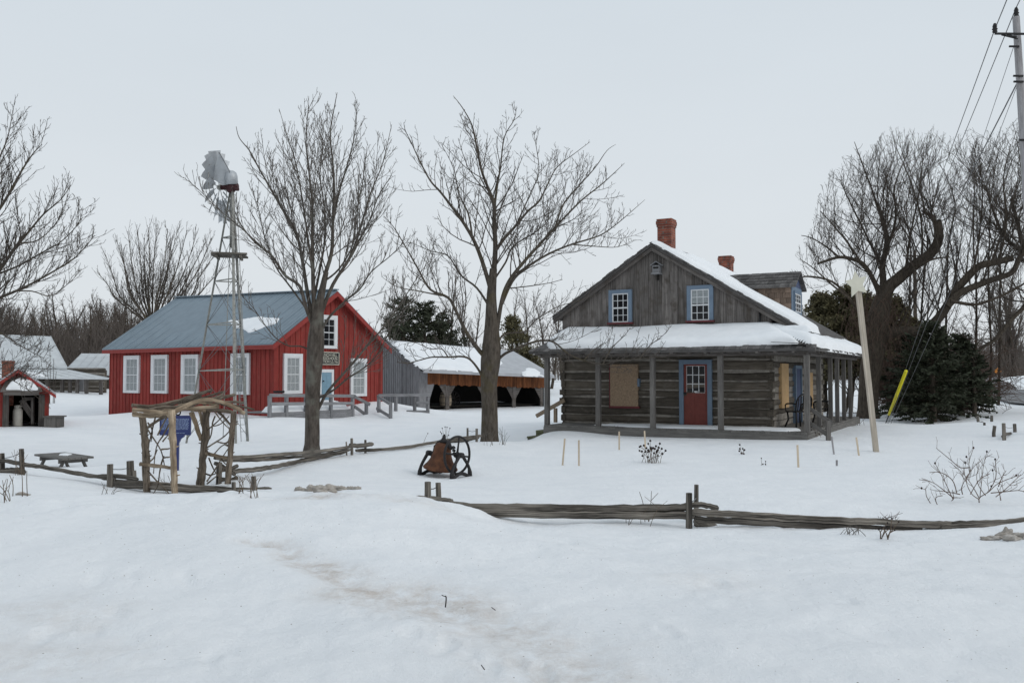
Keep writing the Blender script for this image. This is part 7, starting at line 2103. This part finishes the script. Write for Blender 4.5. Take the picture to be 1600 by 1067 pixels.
# bare bush by the right edge
bb = G(1530, 786); bush = thing('bare_bush', 'wide bare bush of thin arching twigs in snow at the right', 'bush', bb)
BT = [((1530, 785), (1531, 777), (1545, 768), (1560, 755), (1592, 742)), ((1530, 780), (1518, 771), (1510, 752), (1516, 735), (1514, 722), (1521, 700)), ((1516, 730), (1500, 730), (1485, 718), (1463, 700)), ((1531, 778), (1534, 750), (1537, 725), (1542, 706)), ((1530, 778), (1520, 760), (1507, 742), (1492, 728)),
      ((1504, 772), (1503, 760), (1514, 740), (1526, 724)), ((1489, 780), (1480, 760), (1470, 740), (1461, 724)), ((1495, 770), (1488, 750), (1470, 738), (1452, 738)), ((1490, 778), (1470, 762), (1458, 754), (1440, 747)), ((1556, 776), (1570, 765), (1588, 748), (1595, 741)), ((1545, 768), (1556, 745), (1555, 718)),
      ((1560, 760), (1566, 745), (1572, 735)), ((1548, 770), (1570, 768), (1592, 766), (1604, 770)), ((1564, 784), (1562, 772), (1558, 762)), ((1487, 782), (1490, 778), (1488, 765)), ((1459, 794), (1448, 776), (1446, 765), (1439, 763)), ((1468, 795), (1462, 782), (1464, 776), (1473, 774)), ((1540, 774), (1530, 760), (1526, 745), (1530, 725)), ((1516, 772), (1530, 750), (1545, 740)), ((1500, 772), (1478, 768), (1460, 766))]
ls = []; outb = {i: [] for i in range(10)}; g = np.random.default_rng(95)
SB = [dict(dens=7, ang=(25, 60), len=(.25, .55), trop=.5, wig=.15, n=5, rr=.6, rmin=.0035, max=.4, **{'from': .2}), dict(dens=5, ang=(25, 55), len=(.3, .6), trop=.3, wig=.2, n=4, rr=.7, rmin=.0028, max=.15)]
for p in BT:
    l = limb(p, .0075, .0038, 12.5 + g.normal(0, .15), g.normal(0, .5), 5); ls.append(l); sprout(outb, l[0], l[1], 0, SB, g)
lines_mesh('branches', ls + [q for k in outb for q in outb[k]], M['redtwig'], bush, lambda r: 4)
mb = MB(520)
for (x, y) in ((1521, 700), (1510, 714), (1508, 723), (1542, 706), (1461, 724), (1555, 718), (1551, 735), (1588, 743), (1549, 760), (1440, 763)): mb.lathe(at(x, y, 12.5), zz, [(.004, -.012), (.014, 0), (.012, .012), (.003, .022)], 7)
mb.build('dry_buds', M['seed'], bush)
# little bare saplings and brush near the shack and porch
clump('bare_sapling', 'thin bare sapling before the log barn veranda', 'sapling', (82, 630), ((78, 545), (84, 560), (72, 565), (88, 580), (70, 590)), .02, False, 521, mat='darktwig')
clump('bare_sapling', 'low bare brush at the back corner of the side porch', 'shrub', (1342, 664), ((1334, 648), (1338, 644), (1343, 647), (1348, 650), (1352, 654), (1331, 655)), .008, False, 522, mat='vine')

# ================================================================== DIRTY SNOW LUMPS, TWIG
def crest(px, Y):
    """highest snow along the line of sight near depth Y"""
    k = (px - 800) / 1400; ys = np.linspace(Y - 1.1, Y + .9, 60); zz_ = gz(ys * k, ys); i = int(np.argmax((zz_ - CZ) / ys))
    return V((ys[i] * k, ys[i], zz_[i]))
def lump(name, label, blobs, seed, Y):
    g = np.random.default_rng(seed); acc = ([], []); nb_ = 0
    c0 = None
    for (x, y, r, sq) in blobs:
        c = (crest(x, Y) if y < 800 else G(x, y)) + V((0, 0, r * sq * .25 + ((775 - y) * .004 if y < 800 else 0))); c0 = c0 or c
        n_, m = 22, 30
        th = np.linspace(.02, math.pi - .02, n_)[:, None]; ph = np.linspace(0, 2 * np.pi, m, endpoint=False)[None]
        X, Yy, Z = np.sin(th) * np.cos(ph), np.sin(th) * np.sin(ph), np.cos(th) * np.ones_like(ph)
        R0 = r * (1 + .75 * fbm(X * 1.7 + seed, Yy * 1.7 + Z * 1.9, seed + nb_, 4) + .18 * fbm(X * 7, Yy * 7 + Z * 8, seed + 40 + nb_, 3))
        W = np.stack([c.x + X * R0 * 1.3, c.y + Yy * R0, c.z + Z * R0 * sq], -1).reshape(-1, 3)
        b = sum(len(a) for a in acc[0]); idx = np.arange(n_ * m).reshape(n_, m) + b
        q = np.stack([idx[:-1], np.roll(idx[:-1], -1, 1), np.roll(idx[1:], -1, 1), idx[1:]], -1).reshape(-1, 4)
        acc[0].append(W); acc[1].append(q); nb_ += 1
    o = np_mesh(name, np.vstack(acc[0]), np.vstack(acc[1]), M['dirtysnow'], None, True); tag(o, label, 'snow lump'); return o
lump('snow_lump', 'gritty grey brown ridge of ploughed snow on the bank left of the fence gap', ((470, 777, .05, .7), (480, 777, .06, .6), (492, 775, .07, .7), (503, 776, .075, .6), (514, 775, .08, .7), (526, 774, .07, .6), (535, 775, .05, .6)), 7, 10.55)
lump('snow_lump', 'small pale grey snow clod at the top of the bank right of the brown ridge', ((552, 774, .045, .6), (559, 775, .04, .6)), 17, 10.3)
lump('snow_lump', 'broken dirty snow chunks at the right edge before the rails', ((1540, 843, .045, .5), (1552, 842, .06, .5), (1564, 841, .06, .7), (1573, 837, .055, 1.0), (1582, 843, .06, .6), (1594, 841, .075, .7), (1608, 841, .08, .7)), 27, 9.3)
lump('snow_lump', 'small grey snow crust by the long stalks at the left', ((38, 775, .05, .4), (46, 776, .04, .35)), 37, 10.2)
a = G(696, 944); mb = MB(530); mb.tube(smooth_path([a + V((0, 0, -.02)), a + V((.005, 0, .05)), at(694, 931, a.y), at(690, 929, a.y)], 4), [.005] * 7 + [.003] * 6, 6); o = mb.build('fallen_twig', M['seed']); tag(o, 'short hooked dark twig stuck upright in the foreground snow', 'twig')
a = G(768, 952); b = G(774, 957); mb = MB(531); mb.tube([a + V((0, 0, .01)), b + V((0, 0, .012))], .003, 5); o = mb.build('fallen_twig', M['seed']); tag(o, 'thin straight twig lying on the muddy trail', 'twig')
a = G(752, 1042); b = G(757, 1050); mb = MB(532); mb.tube([a + V((0, 0, .01)), b + V((0, 0, .012))], .003, 5); o = mb.build('fallen_twig', M['seed']); tag(o, 'tiny dark twig at the bottom centre of the snow', 'twig')
# ------------------------------------------------------------------ light
SUN_EL, SUN_AZ = math.radians(36), math.radians(115)   # azimuth from +Y towards +X
w = bpy.data.worlds.new("World"); scene.world = w; w.use_nodes = True
nt = w.node_tree; nd = nt.nodes; L = nt.links
bg = nd['Background']
sk = N(nd, 'ShaderNodeTexSky'); sk.sky_type = 'NISHITA'; sk.sun_disc = False
sk.sun_elevation = SUN_EL; sk.sun_rotation = SUN_AZ; sk.air_density = 1.0; sk.dust_density = 5.0; sk.ozone_density = 1.0
tc = N(nd, 'ShaderNodeTexCoord')
sx = N(nd, 'ShaderNodeSeparateXYZ'); L.new(tc.outputs['Generated'], sx.inputs[0])
rp = ramp(nd, [(0.0, (.70, .737, .765)), (.16, (.685, .73, .767)), (.45, (.615, .68, .735)), (1.0, (.62, .70, .77))])
L.new(sx.outputs[2], rp.inputs[0])
cl = N(nd, 'ShaderNodeTexNoise'); cl.inputs['Scale'].default_value = 2.2; cl.inputs['Detail'].default_value = 5
mp = N(nd, 'ShaderNodeMapping'); mp.inputs['Scale'].default_value = (1, 1, 3); L.new(tc.outputs['Generated'], mp.inputs[0]); L.new(mp.outputs[0], cl.inputs['Vector'])
cr = ramp(nd, [(.3, (9.75, 9.75, 9.75)), (.7, (10.25, 10.25, 10.25))])
for e in cr.color_ramp.elements: pass
m1 = N(nd, 'ShaderNodeMath', operation='MULTIPLY_ADD'); m1.inputs[1].default_value = 1.0; m1.inputs[2].default_value = 10.3
L.new(cl.outputs['Fac'], m1.inputs[0])
sc_ = N(nd, 'ShaderNodeVectorMath', operation='SCALE'); L.new(rp.outputs[0], sc_.inputs[0]); L.new(m1.outputs[0], sc_.inputs['Scale'])
mx = N(nd, 'ShaderNodeMix', data_type='RGBA'); mx.inputs[0].default_value = .94; mx.clamp_result = False
L.new(sk.outputs[0], mx.inputs[6]); L.new(sc_.outputs[0], mx.inputs[7])
L.new(mx.outputs[2], bg.inputs['Color']); bg.inputs['Strength'].default_value = .1
sd = bpy.data.lights.new("sun", 'SUN'); sd.energy = .75; sd.angle = math.radians(32); sd.color = (1, .97, .93)
so = bpy.data.objects.new("sun", sd); COL.objects.link(so)
so.rotation_euler = (math.pi / 2 - SUN_EL, 0, math.pi - SUN_AZ)
scene.view_settings.view_transform = 'Standard'; scene.view_settings.look = 'None'
scene.view_settings.exposure = 0; scene.view_settings.gamma = 1; scene.view_settings.use_curve_mapping = False
scene.cycles.max_bounces = 6; scene.cycles.use_denoising = True
